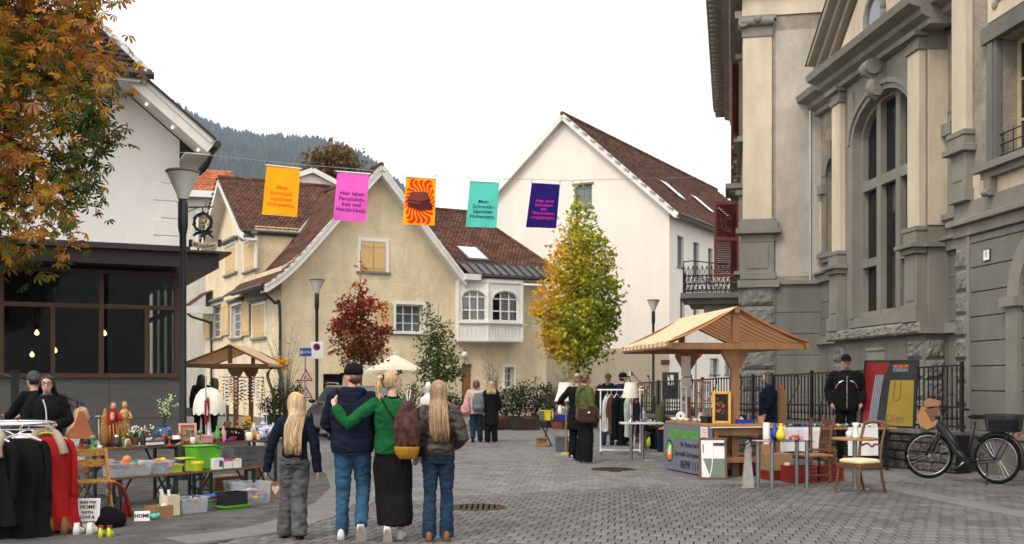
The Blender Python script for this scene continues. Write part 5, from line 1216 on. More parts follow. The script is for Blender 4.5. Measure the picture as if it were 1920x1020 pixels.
MB().cyl((0,.03,0),(0,.03,HC+(HY-650)*k),.03).build('pole','zinc',t);z=HC+(HY-660)*k;disc(MB(),(0,z),.30,0).build('disc','sign_red',t);MB().bx(-.21,.21,-.009,-.0045,z-.05,z+.05).build('bar','sign_white',t)
# notice boards by the white house
t=GX(1257,43);k=43/F;Tm('notice_board','small dark notice board with white figures near the slim lamp','notice board',t,0,[('board',MB().bx(-.33,.33,-.03,.03,HC+(HY-748)*k,HC+(HY-698)*k),'pot_grey'),('leg',MB().cyl((-.25,0,0),(-.25,0,.9),.02),'iron'),('leg',MB().cyl((.25,0,0),(.25,0,.9),.02),'iron'),('sheet',MB().bx(-.12,.12,-.036,-.031,HC+(HY-722)*k,HC+(HY-703)*k),'sign_white')])
# --- cream parasol
d=39.5;b=GX(741,d);k=d/F;t=thing('parasol','open cream garden parasol in front of the yellow house','parasol',b);mat('parasol_cream',(.70,.64,.50),.85,.05,3.)
zt,ze=HC+(HY-664)*k,HC+(HY-695)*k
MB().cyl((0,0,0),(0,0,zt+.05),.025).build('pole','wood_white',t);MB().box(0,0,0,.5,.5,.08).build('base','stone_grey',t)
cn=MB();N_=8;R_=1.12
for i in range(N_):
    a0,a1=2*math.pi*i/N_,2*math.pi*(i+1)/N_;am=(a0+a1)/2;e0,e1,em=Vector((R_*math.cos(a0),R_*math.sin(a0),ze)),Vector((R_*math.cos(a1),R_*math.sin(a1),ze)),Vector((R_*.9*math.cos(am),R_*.9*math.sin(am),ze+.02));tp=Vector((0,0,zt))
    cn.poly(tp,e0,em).poly(tp,em,e1);dn=Vector((0,0,-.12));cn.poly(e0,e0+dn,em+dn,em).poly(em,em+dn,e1+dn,e1)
cn.build('canopy','parasol_cream',t);MB().ball((0,0,zt+.04),.05).build('finial','wood_white',t)
# --- low stone wall and iron fence before the town hall
FA,FB_=Vector((7.53,18.2,0)),Vector((3.05,27.7,0));fd=(FB_-FA);fl=fd.length;fu=fd/fl;fn=Vector((fu.y,-fu.x,0))
if fn.x>0:fn=-fn
ang_f=math.atan2(-fu.y,-fu.x)        # local x runs from far to near, front (-Y) to the street
lw=thing('low_wall','low dark rubble stone wall carrying the iron fence','wall',FA,ang_f)
MB().bx(-fl,.0,.06,.40,0,.66).build('core','joint_sand',lw)
mat('wall_cap',(.14,.135,.125),.9,.15,4.,bump=.4,bscale=30)
x=0.;i=0
while x>-fl+.3:L_=1.0;MB().bx(x-L_+.008,x,-.03,.44,.66,.745).build('cap_stone','wall_cap',lw,bevel=.012);x-=L_
rr=random.Random(8)
for row in range(4):
    x=0.;z0=.005+row*.165
    while x>-fl+.2:
        L_=rr.uniform(.18,.36);rough(x-L_+.008,x-.006,.06,z0+.004,z0+.157,lw,seed=rr.randint(0,9999),d=rr.uniform(.03,.06),name='stone',m='stone_block');x-=L_
# short return to the building corner
crn=ws*19.0+wn*9.75;v=crn-FA
MB().bar((FA.x+fn.x*-.2,FA.y+.25,.33),(crn.x,crn.y,.33),.34,.66).build('wall_return','stone_grey',None,label='grey plastered stub wall joining the low wall to the town hall',cat='wall')
fe=thing('iron_fence','black wrought iron fence with scrollwork on the low stone wall','fence',FA+Vector((0,0,.745)),ang_f)
ft=lambda x:(1.87-.34*(-x)/fl)-.745
for h_,w_ in ((.06,.03),(.36,.022),(1.0,.035)):
    MB().bar((-fl,.2,ft(-fl)*h_),(0,.2,ft(0)*h_),w_,.03).build('rail','iron',fe)
bars=MB().box(0,0,0,.018,.018,1).mesh('bar','iron')
n=int(fl/.105)
for i in range(n+1):
    x=-i*fl/n;big=i%18==0
    inst('bar' if not big else 'fence_post',bars,fe,(x,.2,0),0,sc=(3 if big else 1,3 if big else 1,ft(x)*(1.06 if big else 1)))
sc1=MB();
for s_ in (-1,1):sc1.tube([(s_*(.025+.022*math.cos(a)*(1-a/14)),0,.07+.0*a+.03+.026*math.sin(a)*(1-a/14)+.012*a) for a in [j*.55 for j in range(14)]],.007,5)
sme=sc1.mesh('scroll','iron')
for i in range(n):inst('scroll',sme,fe,(-(i+.5)*fl/n,.2,.02),0,sc=(1,1,1.3))
for i in range(0,n,9):
    x=-(i+4.5)*fl/n;b_=MB().tube(smoothpath([(x-.12,.12,.06),(x-.05,.05,.35),(x,.15,.6),(x+.06,.22,.8),(x+.02,.2,.95)]),.014,6).ball((x+.02,.19,.97),.03);b_.build('scroll_brace','iron',fe)
# ================================================================ market stalls
def stripes(name,c1,c2,period,axis=1,trans=.3):
    m=bpy.data.materials.new(name);m.use_nodes=True;n=m.node_tree;b=n.nodes['Principled BSDF'];L=n.links.new
    tcn=node(n,'ShaderNodeTexCoord');sp=node(n,'ShaderNodeSeparateXYZ');L(tcn.outputs['Object'],sp.inputs[0])
    ml=node(n,'ShaderNodeMath',operation='MULTIPLY');ml.inputs[1].default_value=1/period;L(sp.outputs[axis],ml.inputs[0])
    fr=node(n,'ShaderNodeMath',operation='FRACT');L(ml.outputs[0],fr.inputs[0]);gt=node(n,'ShaderNodeMath',operation='GREATER_THAN');gt.inputs[1].default_value=.5;L(fr.outputs[0],gt.inputs[0])
    mx=node(n,'ShaderNodeMix',data_type='RGBA');mx.inputs[6].default_value=(*c1,1);mx.inputs[7].default_value=(*c2,1);L(gt.outputs[0],mx.inputs[0]);L(mx.outputs[2],b.inputs['Base Color']);b.inputs['Roughness'].default_value=.85
    t=node(n,'ShaderNodeBsdfTranslucent');L(mx.outputs[2],t.inputs[0]);ms=node(n,'ShaderNodeMixShader');ms.inputs[0].default_value=trans;L(b.outputs[0],ms.inputs[1]);L(t.outputs[0],ms.inputs[2]);L(ms.outputs[0],n.nodes['Material Output'].inputs[0]);MATS[name]=m
stripes('awning_stripe',(.82,.42,.15),(.92,.82,.64),.30)
def stall(loc,rz,lab,wl,wr,ln,zr,ze):
    t=thing('market_stall',lab,'market stall',loc,rz)
    # sagging canvas slopes
    for sx,w_ in ((-1,wl),(1,wr)):
        m_=MB();nu,nv=10,16;vs=[]
        for th_ in (0,.008):
            for j in range(nv+1):
                for i in range(nu+1):
                    u,v=i/nu,j/nv;sag=.05*math.sin(math.pi*u)+.012*math.sin(v*14+u*3)*u;vs.append((sx*w_*u,ln*v,zr-(zr-ze)*u-sag*(1 if True else 0)+th_))
        k=(nu+1)*(nv+1);fs=[(q*k+j*(nu+1)+i,q*k+j*(nu+1)+i+1,q*k+(j+1)*(nu+1)+i+1,q*k+(j+1)*(nu+1)+i) for q in (0,1) for j in range(nv) for i in range(nu)]
        m_.add(vs,fs)
        m_.add([(sx*w_,0,ze),(sx*w_,ln,ze),(sx*w_,ln,ze-.07),(sx*w_,0,ze-.07)],[(0,1,2,3)]);m_.build('canvas_slope','awning_stripe',t,smooth='auto')
    for y in (.12,ln-.12):
        MB().bx(-wl+.02,wr-.02,y-.035,y+.035,ze-.12,ze-.01).build('tie_beam','stall_wood',t,bevel=.006)
        MB().bar((0,y,zr-.04),(-wl,y,ze-.03),.05,.06).bar((0,y+.001,zr-.04),(wr,y+.001,ze-.03),.05,.06).build('rafters','stall_wood',t)
        MB().bx(-.055,.055,y-.05,y+.05,ze,zr-.03).build('king_post','stall_wood',t)
    MB().bx(-.04,.04,.0,ln,zr-.1,zr-.02).build('ridge_beam','stall_wood',t)
    for x in (-wl+.04,wr-.04):MB().bx(x-.03,x+.03,.0,ln,ze-.10,ze-.015).build('eave_beam','stall_wood',t)
    for y,xo in ((.45,.10),(ln-.5,0)):
        MB().bx(xo-.065,xo+.065,y-.065,y+.065,0,ze-.12).build('post','stall_wood',t,bevel=.008)
        MB().prism([(xo+a_,b_) for a_,b_ in ((-.22,ze-.121),(.22,ze-.121),(.22,ze-.2),(.085,ze-.42),(-.085,ze-.42),(-.22,ze-.2))],y-.05,y+.05,'y').build('gusset','stall_wood',t,bevel=.008)
    return t
stall((3.7,17.5,0),math.atan2(.114,.993),'wooden market stall with orange striped awning beside the town hall fence',1.17,1.24,3.5,2.82,2.24)
stall((-7.95,30,0),R(4),'wooden market stall with orange striped awning beside the inn corner',1.35,1.08,4.0,2.62,2.08)
# --- counter with printed banner
mat('board_grey',(.15,.165,.205),.7,.06,2.);mat('print_green',(.10,.34,.03),.7,.1);mat('print_orange',(.75,.14,.02),.7,.1);mat('paper',(.72,.70,.68),.7,.03);mat('print_black',(.02,.02,.025),.7)
cr=R(15.7);co=thing('stall_counter','wooden stall counter faced with grey lettered advertising board','counter',(3.3,17.45,0),cr)
MB().bx(-.02,1.3,-.02,1.9,.84,.885).build('counter_top','oak',co,bevel=.006)
for x,y in ((.06,.08),(1.2,.08),(.06,1.8),(1.2,1.8)):MB().bx(x-.04,x+.04,y-.04,y+.04,0,.84).build('leg','stall_wood',co)
MB().bx(.1,1.16,.05,.11,.25,.34).bx(.1,1.16,.06,.10,.7,.84).build('rail','stall_wood',co);MB().bx(.05,1.2,.12,1.8,.24,.27).build('shelf','stall_wood',co)
MB().bx(-.06,-.03,-.02,1.88,.03,.84).build('advert_board','board_grey',co,bevel=.004)
MB().bx(-.07,1.3,-.03,.0,.83,.845).build('edge_strip','paper',co)
RB=(R(90),0,R(-90))
text('tiger-service',.30,'print_green',co,loc=(-.063,1.03,.70),rot=RB,bold=.008,sx=.80)
text('Ihr Partner bei Räumung',.125,'print_black',co,loc=(-.063,.62,.50),rot=RB,sx=.85,shear=.25,bold=.001)
text('Sperrmüll- Entrümplung- Möbel',.125,'print_black',co,loc=(-.063,.72,.335),rot=RB,sx=.85,shear=.25,bold=.001)
text('0699/ 11104',.20,'print_black',co,loc=(-.063,.70,.15),rot=RB,sx=.9,bold=.004)
ov=MB();ov.add([(-.062,1.62+.17*math.cos(a),.36+.2*math.sin(a)) for a in [2*math.pi*i/24 for i in range(24)]],[tuple(range(24))]);ov.build('emblem_disc','print_black',co)
e2=MB();e2.add([(-.064,1.62+.14*math.cos(a),.36+.17*math.sin(a)) for a in [2*math.pi*i/24 for i in range(24)]],[tuple(range(24))]);e2.build('emblem_green','print_green',co)
e3=MB();e3.add([(-.066,1.62+y,.36+z) for y,z in ((-.10,-.15),(.08,-.16),(.12,.0),(.06,.05),(-.02,-.02),(-.09,.02))],[tuple(range(6))]);e3.build('emblem_orange','print_orange',co)
e4=MB();e4.add([(-.068,1.62+y,.36+z) for y,z in ((-.05,-.07),(.03,-.08),(.05,.0),(.0,.10),(-.07,.12),(-.09,.06))],[tuple(range(6))]);e4.build('emblem_white','paper',co)
pp=MB().bx(-.072,-.066,.08,.34,.62,.84);pp.build('price_sheet','paper',co)
for i in range(4):MB().bx(-.0745,-.0725,.12,.30-.02*(i%2),.79-.042*i,.80-.042*i).build('print_line','print_red',co)
# sheets pinned to the back post
k=20.3/F
for y0,y1 in ((668,706),(708,744)):MB().bx(-.09,.09,-.003,.003,HC+(HY-y1)*k,HC+(HY-y0)*k).build('notice_sheet','paper',None,loc=(3.30,20.25,0),label=('upper' if y0<700 else 'lower')+' white price sheet pinned to the rear stall post',cat='paper')
# --- reusable small goods

def plastic(name):
    m=bpy.data.materials.new(name);m.use_nodes=True;n=m.node_tree;b=n.nodes['Principled BSDF'];b.inputs['Base Color'].default_value=(.75,.77,.8,1);b.inputs['Roughness'].default_value=.25
    t=node(n,'ShaderNodeBsdfTransparent');t.inputs[0].default_value=(.93,.94,.95,1);x=node(n,'ShaderNodeMixShader');x.inputs[0].default_value=.2
    n.links.new(t.outputs[0],x.inputs[1]);n.links.new(b.outputs[0],x.inputs[2]);n.links.new(x.outputs[0],n.nodes['Material Output'].inputs[0]);MATS[name]=m
plastic('plastic_clear')
mat('cardboard',(.30,.17,.085),.85,.12,5.);mat('frame_gold',(.50,.27,.05),.35,.15,metal=.4);mat('frame_black',(.012,.011,.011),.4);mat('canvas_dark',(.025,.018,.014),.6,.6,3.)
mat('porcelain',(.74,.73,.70),.2,.03,coat=.4);mat('chrome',(.6,.6,.62),.18,.05,metal=1.);mat('steel',(.32,.33,.35),.3,.1,metal=.9);mat('cloth_white',(.76,.75,.76),.9,.05,6.);mat('wood_walnut',(.115,.045,.018),.4,.25,6.,stretch=(1,1,.2),coat=.2);mat('red_plastic',(.20,.016,.011),.4,.05);mat('blue_plastic',(.012,.035,.30),.4,.05);mat('yellow_plastic',(.75,.55,.02),.3,.05,coat=.3);mat('green_plastic',(.09,.34,.02),.35,.05);mat('lime',(.35,.50,.02),.5);mat('orange_fabric',(.72,.17,.025),.8,.1);mat('grey_plastic',(.10,.105,.11),.5);mat('black_plastic',(.012,.012,.013),.45);mat('purple',(.10,.02,.22),.5);mat('pink',(.62,.30,.28),.6);mat('silver',(.55,.55,.56),.25,.05,metal=.9);mat('bin_grey',(.09,.095,.105),.5,.05);mat('pale_green',(.16,.20,.17),.8,.1)
def open_box(w,l,h,t=.006,z=0,taper=.92):
    m=MB()
    a=[(-w/2*taper,-l/2*taper,z),(w/2*taper,-l/2*taper,z),(w/2*taper,l/2*taper,z),(-w/2*taper,l/2*taper,z)];b=[(-w/2,-l/2,z+h),(w/2,-l/2,z+h),(w/2,l/2,z+h),(-w/2,l/2,z+h)];c=[(x*(1-2*t/w),y*(1-2*t/l),zz) for x,y,zz in b];e=[(x*(1-2*t/w),y*(1-2*t/l),zz+t) for x,y,zz in a]
    m.add(a+b+c+e,[(3,2,1,0)]+[(i,(i+1)%4,4+(i+1)%4,4+i) for i in range(4)]+[(4+i,4+(i+1)%4,8+(i+1)%4,8+i) for i in range(4)]+[(8+i,8+(i+1)%4,12+(i+1)%4,12+i) for i in range(4)]+[(12,13,14,15)])
    return m
def rimbox(w,l,h,t=.006):
    m=open_box(w,l,h,t);m.bx(-w/2-.014,w/2+.014,-l/2-.014,-l/2+.001,h-.02,h+.002).bx(-w/2-.014,w/2+.014,l/2-.001,l/2+.014,h-.02,h+.002).bx(-w/2-.014,-w/2+.001,-l/2,l/2,h-.02,h+.0015).bx(w/2-.001,w/2+.014,-l/2,l/2,h-.02,h+.0015);return m
CT=[mat('toy%d'%i,c,.5,.05) for i,c in enumerate(((.55,.04,.03),(.03,.12,.45),(.65,.45,.03),(.08,.32,.06),(.6,.25,.35),(.65,.62,.58),(.04,.04,.05),(.55,.2,.04)))]
def jumble(w,l,z,n,seed,s=.05):
    m=MB();rr=random.Random(seed)
    for i in range(n):
        m.mi(rr.randrange(8));x,y,zz,r=rr.uniform(-w/2,w/2)*.8,rr.uniform(-l/2,l/2)*.8,z+rr.uniform(-.02,.03),rr.uniform(.5,1.3)*s
        if rr.random()<.5:m.ball((x,y,zz),r*.7,(1,rr.uniform(.5,1.2),rr.uniform(.5,1.2)),n=7,k=5)
        else:m.box(x,y,zz-r/2,r*1.6,r,r*.8,rr.uniform(0,3))
    return m
def framed(w,h,fm,fw=.05,th=.03):return MB().bx(-w/2,-w/2+fw,0,th,0,h).bx(w/2-fw,w/2,0,th,0,h).bx(-w/2+fw,w/2-fw,0,th,0,fw).bx(-w/2+fw,w/2-fw,0,th,h-fw,h)
def lean(o,deg):o.rotation_euler.x=R(-deg);return o
def lampshade(r0,r1,z0,z1,n=20,scallop=0.):
    m=MB();m.lathe([(r0,z0),(r0*.6+r1*.4,z0+(z1-z0)*.4),(r1,z1),(r1-.01,z1),(r0*.6+r1*.4-.01,z0+(z1-z0)*.4),(r0-.012,z0)],n=n,caps=False);return m
# ================================================================ flea market on the left
TO,TA=Vector((-5.19,12.98,0)),R(52.3);TU,TN=Vector((math.cos(TA),math.sin(TA),0)),Vector((-math.sin(TA),math.cos(TA),0))
def on(px,c,z=.77,o=TO):                    # point on the table line shifted c back, seen in photo column px
    k=(px-960)/F;b=o+TN*c;t=(k*b.y-b.x)/(TU.x-k*TU.y);p=b+TU*t;return Vector((p.x,p.y,z))
mat('beer_wood',(.16,.066,.026),.45,.2,4.,stretch=(.3,4,4),coat=.15);mat('frame_green',(.010,.028,.022),.5)
def beer_table(x0,x1,lab,z=.77,w=.60,y0=0,name='folding_table',cat='table',grp='beer garden tables'):
    t=thing(name,lab,cat,TO+TU*x0+TN*y0,TA,grp);L_=x1-x0
    for i in range(3 if w>.4 else 2):
        k=3 if w>.4 else 2;MB().bx(0,L_,i*w/k+.002,(i+1)*w/k-.002,z-.028,z).build('board','beer_wood',t,bevel=.003)
    for x in (.16*L_,.84*L_):
        m=MB();sgn=1 if x<L_/2 else-1
        m.bar((x,.06,0),(x,.06,z-.03),.035,.035).bar((x,w-.06,0),(x,w-.06,z-.03),.035,.035).bar((x,.06,z-.05),(x,w-.06,z-.05),.03,.03).bar((x,.06,.12),(x,w-.06,.12),.025,.025)
        m.build('leg_frame','frame_green',t)
        MB().bar((x,.07,.13),(x,w-.07,z*.62),.016).bar((x+.012,w-.07,.13),(x+.012,.07,z*.62),.016).bar((x,w/2,.13),(x+sgn*.3*L_*.6,w/2,z-.03),.02).build('brace','frame_green',t)
    return t
beer_table(-.12,1.60,'folding beer table loaded with statues, blue vase and brown ornaments');beer_table(1.61,3.25,'folding beer table loaded with jewellery boxes, dome lamp and blue porcelain')
beer_table(-.13,.98,'low beer bench with clear toy tubs and lime boxes',.47,.27,-.73,'folding_bench','bench','beer garden benches');beer_table(.99,2.2,'low beer bench with big green bin and grey wooden crate',.47,.27,-.73,'folding_bench','bench','beer garden benches')
def S(py0,py1,p):return (py1-py0)*p.y/F    # height in metres of a pixel span at p
def put(name,lab,cat,px,c,parts,z=.771,rz=TA,group=None):return Tm(name,lab,cat,on(px,c,z),rz,parts,group)
mat('leather',(.26,.065,.018),.55,.15,4.);mat('carved',(.40,.20,.055),.6,.35,40.,bump=1.,bscale=40);mat('robe_red',(.26,.014,.016),.6,.2);mat('gilt',(.42,.24,.06),.4,.3,12.,metal=.4);mat('skin_paint',(.5,.3,.2),.6);mat('glass_blue',(.02,.06,.14),.08,.1,coat=.5);mat('wood_mid',(.20,.085,.03),.5,.25,6.);mat('navy_book',(.012,.018,.07),.5);mat('velvet',(.006,.006,.007),.9);mat('shade_cream',(.74,.70,.60),.8,.04,3.);mat('blue_white',(.03,.06,.28),.2,.1,26.,col2=(.72,.72,.72));mat('tin',(.4,.41,.42),.3,.1,metal=.8)
sh_=MB().lathe([(.19,.12),(.13,.22),(.07,.36),(.03,.46)],n=4,rz=.5).lathe([(.06,0),(.03,.03),(.02,.12)],n=10);put('leather_lampshade','brown leather pyramid lampshade on the end of the table','lamp',153,.32,[('shade',sh_,'leather')])
put('candlestick','tall silver candlestick beside the carved wooden obelisk','candlestick',185,.25,[('stick',MB().lathe([(.06,0),(.055,.015),(.02,.04),(.012,.1),(.02,.14),(.012,.2),(.012,.36),(.05,.385),(.05,.4),(.01,.4)],n=14),'silver','auto')])
put('obelisk','pointed carved pale wooden obelisk next to red robed statue','ornament',197,.34,[('carving',MB().lathe([(.065,0),(.07,.1),(.06,.25),(.045,.38),(.02,.46),(.005,.49)],n=10,sy=.5),'carved',True)])
def statue(lab,px,c,robe,h):
    m=MB().rings([(0,0,0,.075,.06),(0,0,.05,.06,.05),(.01,0,h*.35,.065,.05),(-.01,0,h*.6,.07,.05),(0,0,h*.76,.06,.04),(0,0,h*.83,.022,.022)],12).tube([(.05,-.02,h*.74),(.07,-.06,h*.6),(.01,-.07,h*.62)],[.025,.02,.015],8)
    hd=MB().ball((0,0,h*.9),h*.075,(.85,.9,1.1)).ball((-.045,-.055,h*.72),.026).cyl((-.045,-.055,h*.58),(-.045,-.055,h*.7),.024)
    fold=MB()
    for i in range(9):a=i*.7;fold.tube([(.055*math.cos(a),.045*math.sin(a),h*.55),(.07*math.cos(a+.2),.055*math.sin(a+.2),h*.3),(.07*math.cos(a),.058*math.sin(a),.04)],[.006,.012,.012],5)
    put('madonna_statue',lab,'statue',px,c,[('robe',m,robe,True),('head',hd,'skin_paint',True),('cloak_folds',fold,'gilt',True),('hair',MB().ball((0,.012,h*.915),h*.078,(.95,.9,1.1)).tube([(0,.03,h*.9),(0,.045,h*.75)],[.04,.02],8),'wood_walnut',True),('base',MB().box(0,0,0,.17,.14,.04),'black_plastic')])
statue('painted wooden statue of a mother in red robe with child',212,.3,'robe_red',.57);statue('gilded carved wooden figure holding up a child',233,.36,'gilt',.58)
def flowers(name,lab,cat,px,c,vase,vm,h,n,col,seed,spread=.10,lean_=.0):
    rr=random.Random(seed);st,bl,lf=MB(),MB(),MB()
    vh=max(z for r,z in vase)
    for i in range(n):
        e=Vector((rr.gauss(lean_,spread),rr.gauss(0,spread),h*rr.uniform(.55,1)));st.tube([(0,0,vh*.5),(e.x*.3,e.y*.3,vh+(h-vh)*.4),e],.004,4)
        for q in range(7):bl.ball(e+Vector((rr.gauss(0,.022),rr.gauss(0,.022),rr.gauss(0,.022))),rr.uniform(.007,.014),n=5,k=3)
        for q in range(3):p=Vector((e.x*.7,e.y*.7,vh+(e.z-vh)*rr.random()));d=Vector((rr.uniform(-1,1),rr.uniform(-1,1),rr.uniform(-.2,1)))*.05;s_=d.cross(Vector((0,.3,1))).normalized()*.014;lf.poly(p,p+d*.5+s_,p+d,p+d*.5-s_)
    return put(name,lab,cat,px,c,[('vase',MB().lathe(vase,n=18),vm,'auto'),('stems',st,'stem_green'),('blossoms',bl,col),('leaves',lf,'stem_green')])
mat('umbel',(.42,.52,.28),.8)
flowers('blue_vase','bulging blue glass vase with greenish white umbels','vase',306,.32,[(.09,0),(.115,.03),(.12,.15),(.09,.21),(.06,.225),(.065,.245)],'glass_blue',.62,16,'umbel',3,.05,.03)
flowers('flower_pot','small pot of white cyclamen between statue and blue vase','plant',254,.26,[(.04,0),(.06,.09),(.065,.1)],'wood_mid',.26,12,'petal_white',5,.06)
flowers('flower_pot','slim brass pot with yellow and pale flowers near porcelain','plant',463,.2,[(.05,0),(.03,.04),(.05,.12),(.045,.13)],'gilt',.34,10,'petal_yellow',6,.03)
def duck(lab,px,c):put('wooden_duck',lab,'ornament',px,c,[('body',MB().ball((0,0,.05),.05,(1.7,.9,1)).ball((.07,0,.11),.03).tube([(.05,0,.07),(.07,0,.1)],.022,8).tube([(.09,0,.105),(.12,0,.1)],[.012,.005],6),'wood_mid',True)])
duck('carved brown wooden duck just before the blue vase',299,.12);duck('carved brown wooden duck beside the wooden tray',328,.15)
put('ornament_cow','little white porcelain cow figure left of the blue vase','ornament',277,.3,[('body',MB().ball((0,0,.06),.03,(1.6,.8,.9)).ball((.05,0,.075),.018).cyl((-.03,.01,0),(-.03,.01,.05),.007).cyl((.03,.01,0),(.03,.01,.05),.007).cyl((-.03,-.01,0),(-.03,-.01,.05),.007).cyl((.03,-.01,0),(.03,-.01,.05),.007),'porcelain',True)])
put('book','thick dark blue book lying in front of the blue vase','book',287,.05,[('cover',MB().box(0,.04,0,.26,.2,.012).box(0,.04,.048,.26,.2,.012).box(0,.14,.012,.26,.006,.036),'navy_book'),('pages',MB().box(0,.035,.012,.25,.185,.036),'paper')])
put('silver_tray','flat silver tray with papers at the table edge','tray',262,.08,[('tray',MB().box(0,0,0,.3,.16,.006).box(0,0,.006,.32,.18,.006),'tin')])
for i,(px,c) in enumerate(((243,.12),(268,.14),(250,.42),(320,.45))):put('pine_cone','brown carved pine cone ornament among the table statues','ornament',px,c,[('cone',MB().lathe([(.01,0),(.035,.02),(.03,.05),(.005,.09)],n=8),'wood_mid',True)],group='pine cone ornaments')
put('wooden_tray','honey brown wooden box next to the metal tin','box',339,.12,[('box',open_box(.22,.13,.08,.012),'oak')])
put('metal_tin','round grey metal tin beside the pink picture frame','tin',357,.16,[('can',MB().lathe([(.055,0),(.055,.17),(.058,.175),(.05,.18)],n=18),'tin','auto'),('handle',MB().tube([(.055,0,.1),(.085,0,.12),(.085,0,.06),(.055,0,.05)],.006,6),'tin')])
o=put('pink_picture','empty pink picture frame leaning behind the metal tin','frame',352,.42,[('border',framed(.24,.26,'pink',.03),'pink'),('backing',MB().box(0,.02,.03,.18,.006,.2),'cardboard')]);o.rotation_euler=(R(-14),0,R(20))
put('pink_box','flat pale pink box on front of the table','box',379,.12,[('box',MB().box(0,0,0,.24,.15,.07),'pink',False,.004),('lid',MB().box(0,0,.071,.25,.16,.025),'pink',False,.004)])
put('glass_jar','clear glass jar right of the flat pink box','jar',399,.14,[('jar',MB().lathe([(.05,0),(.06,.02),(.06,.09),(.045,.11),(.05,.125)],n=16),'plastic_clear','auto')])
for i,(px,c,r) in enumerate(((407,.3,.08),(398,.36,.06),(412,.08,.05))):put('glass_bowl','small stack of clear glass bowls near the dome lamp','bowl',px,c,[('bowl',MB().lathe([(r*.4,0),(r,.06),(r*.95,.06),(r*.4,.01)],n=16),'plastic_clear','auto')],group='glass bowls on the table')
# dome lamp with scalloped fringe
p=on(392,.42);zz=lambda y:HC+(HY-y)/F*p.y-.771
dm=MB();n=32;R0=.215;prof_=[(.03,zz(727)),(.11,zz(731)),(.175,zz(742)),(.205,zz(756)),(R0,zz(768))];dm.lathe(prof_,n=n,caps=False)
fr_=MB();vs=[]
for j in range(n*2+1):
    a=2*math.pi*j/(n*2);rr_=R0+.004;s_=abs(math.sin(a*6));vs+=[(rr_*math.cos(a),rr_*math.sin(a),zz(767)),(rr_*math.cos(a),rr_*math.sin(a),zz(773)-.04*s_)]
fr_.add(vs,[(2*j,2*j+1,2*j+3,2*j+2) for j in range(n*2)])
ribs=MB()
for j in range(8):a=j*math.pi/4;ribs.tube([(r*1.01*math.cos(a),r*1.01*math.sin(a),z) for r,z in prof_],.005,5)
put('dome_lamp','table lamp with cream dome shade and scalloped fringe','lamp',392,.42,[('shade',dm,'shade_cream',True),('fringe',fr_,'shade_cream'),('ribs',ribs,'shade_cream'),('foot',MB().lathe([(.09,0),(.08,.03),(.025,.06),(.03,.15),(.018,.3),(.018,zz(730))],n=14),'porcelain',True)])
cl=MB().cyl((0,0,0),(0,0,zz(705)),.012).lathe([(.05,0),(.04,.02),(.015,.08)],n=12)
for i in range(12):cl.cyl((0,0,.1+i*.045),(.022,-.008,.1+i*.045),.006,n=5)
put('clarinet','silver keyed clarinet standing upright before the dome lamp','instrument',386,.28,[('body',cl,'silver'),('scarves',MB().tube([(.02,-.02,zz(745)),(.03,-.03,zz(770)),(.02,-.02,zz(790))],.014,6).tube([(-.02,-.02,zz(750)),(-.03,-.03,zz(775)),(-.02,-.02,zz(795))],.014,6),'robe_red')])
put('violin','brown violin leaning upright behind the black boxes','instrument',427,.5,[('body',MB().rings([(0,0,0,.07,.025),(0,0,.05,.10,.03),(0,0,.12,.07,.03),(0,0,.15,.06,.03),(0,0,.2,.08,.03),(0,0,.26,.05,.025)],14),'wood_mid',True),('neck',MB().bx(-.012,.012,-.012,.012,.25,.45).ball((0,0,.47),.022),'wood_walnut')])
for i,(px,c,h,w_) in enumerate(((418,.12,.11,.2),(440,.12,.10,.22),(428,.3,.17,.2),(452,.3,.15,.16))):
    put('jewellery_box','black velvet jewellery display box with small rings','box',px,c,[('box',MB().box(0,0,0,w_,.16,h),'velvet',False,.01),('rings',jumble(w_,.14,h+.005,16,i,.012),CT)],group='black jewellery boxes')
put('purple_case','small flat purple case at the table edge','case',430,.03,[('case',MB().box(0,0,0,.17,.07,.035),'purple',False,.012)])
put('tablet_stand','dark slate standing upright behind the black boxes','board',446,.5,[('board',MB().box(0,0,0,.2,.02,.16),'board_grey')])
# necklace rack
b0_,b1_=on(412,.62,0),on(500,.62,0);p=on(456,.62);nr=thing('necklace_rack','wire rack hung with rows of bead necklaces','rack',p,TA);L_=(b1_-b0_).length;z=lambda y:HC+(HY-y)/F*p.y-.771
fr_=MB().tube([(-L_/2,0,z(706)),(L_/2,0,z(708))],.007,6).tube([(-L_/2+.05,-.12,0),(-L_/2+.08,0,z(706)),(-L_/2+.25,.12,0)],.007,6).tube([(L_/2-.05,-.1,0),(L_/2-.05,0,z(708)),(L_/2-.05,.12,0)],.007,6);fr_.build('stand','silver',nr)
mats_=['robe_red','silver','wood_walnut','porcelain','black_plastic','gilt'];rr=random.Random(12)
for i in range(34):
    x=-L_/2+.06+(L_-.1)*i/34;h=rr.uniform(.24,.46);m=MB();w_=rr.uniform(.01,.02)
    for q in range(15):
        a=q/14;xx=x+w_*math.sin(a*math.pi*2)*0+w_*(1 if a<.5 else-1)*(1-abs(2*a-1))**.4;zz_=z(707)-h*(1-abs(2*a-1));m.ball((xx,-.01,zz_),.009 if i%3 else .012,n=5,k=4)
    m.build('necklace',mats_[rr.randrange(6)],nr)
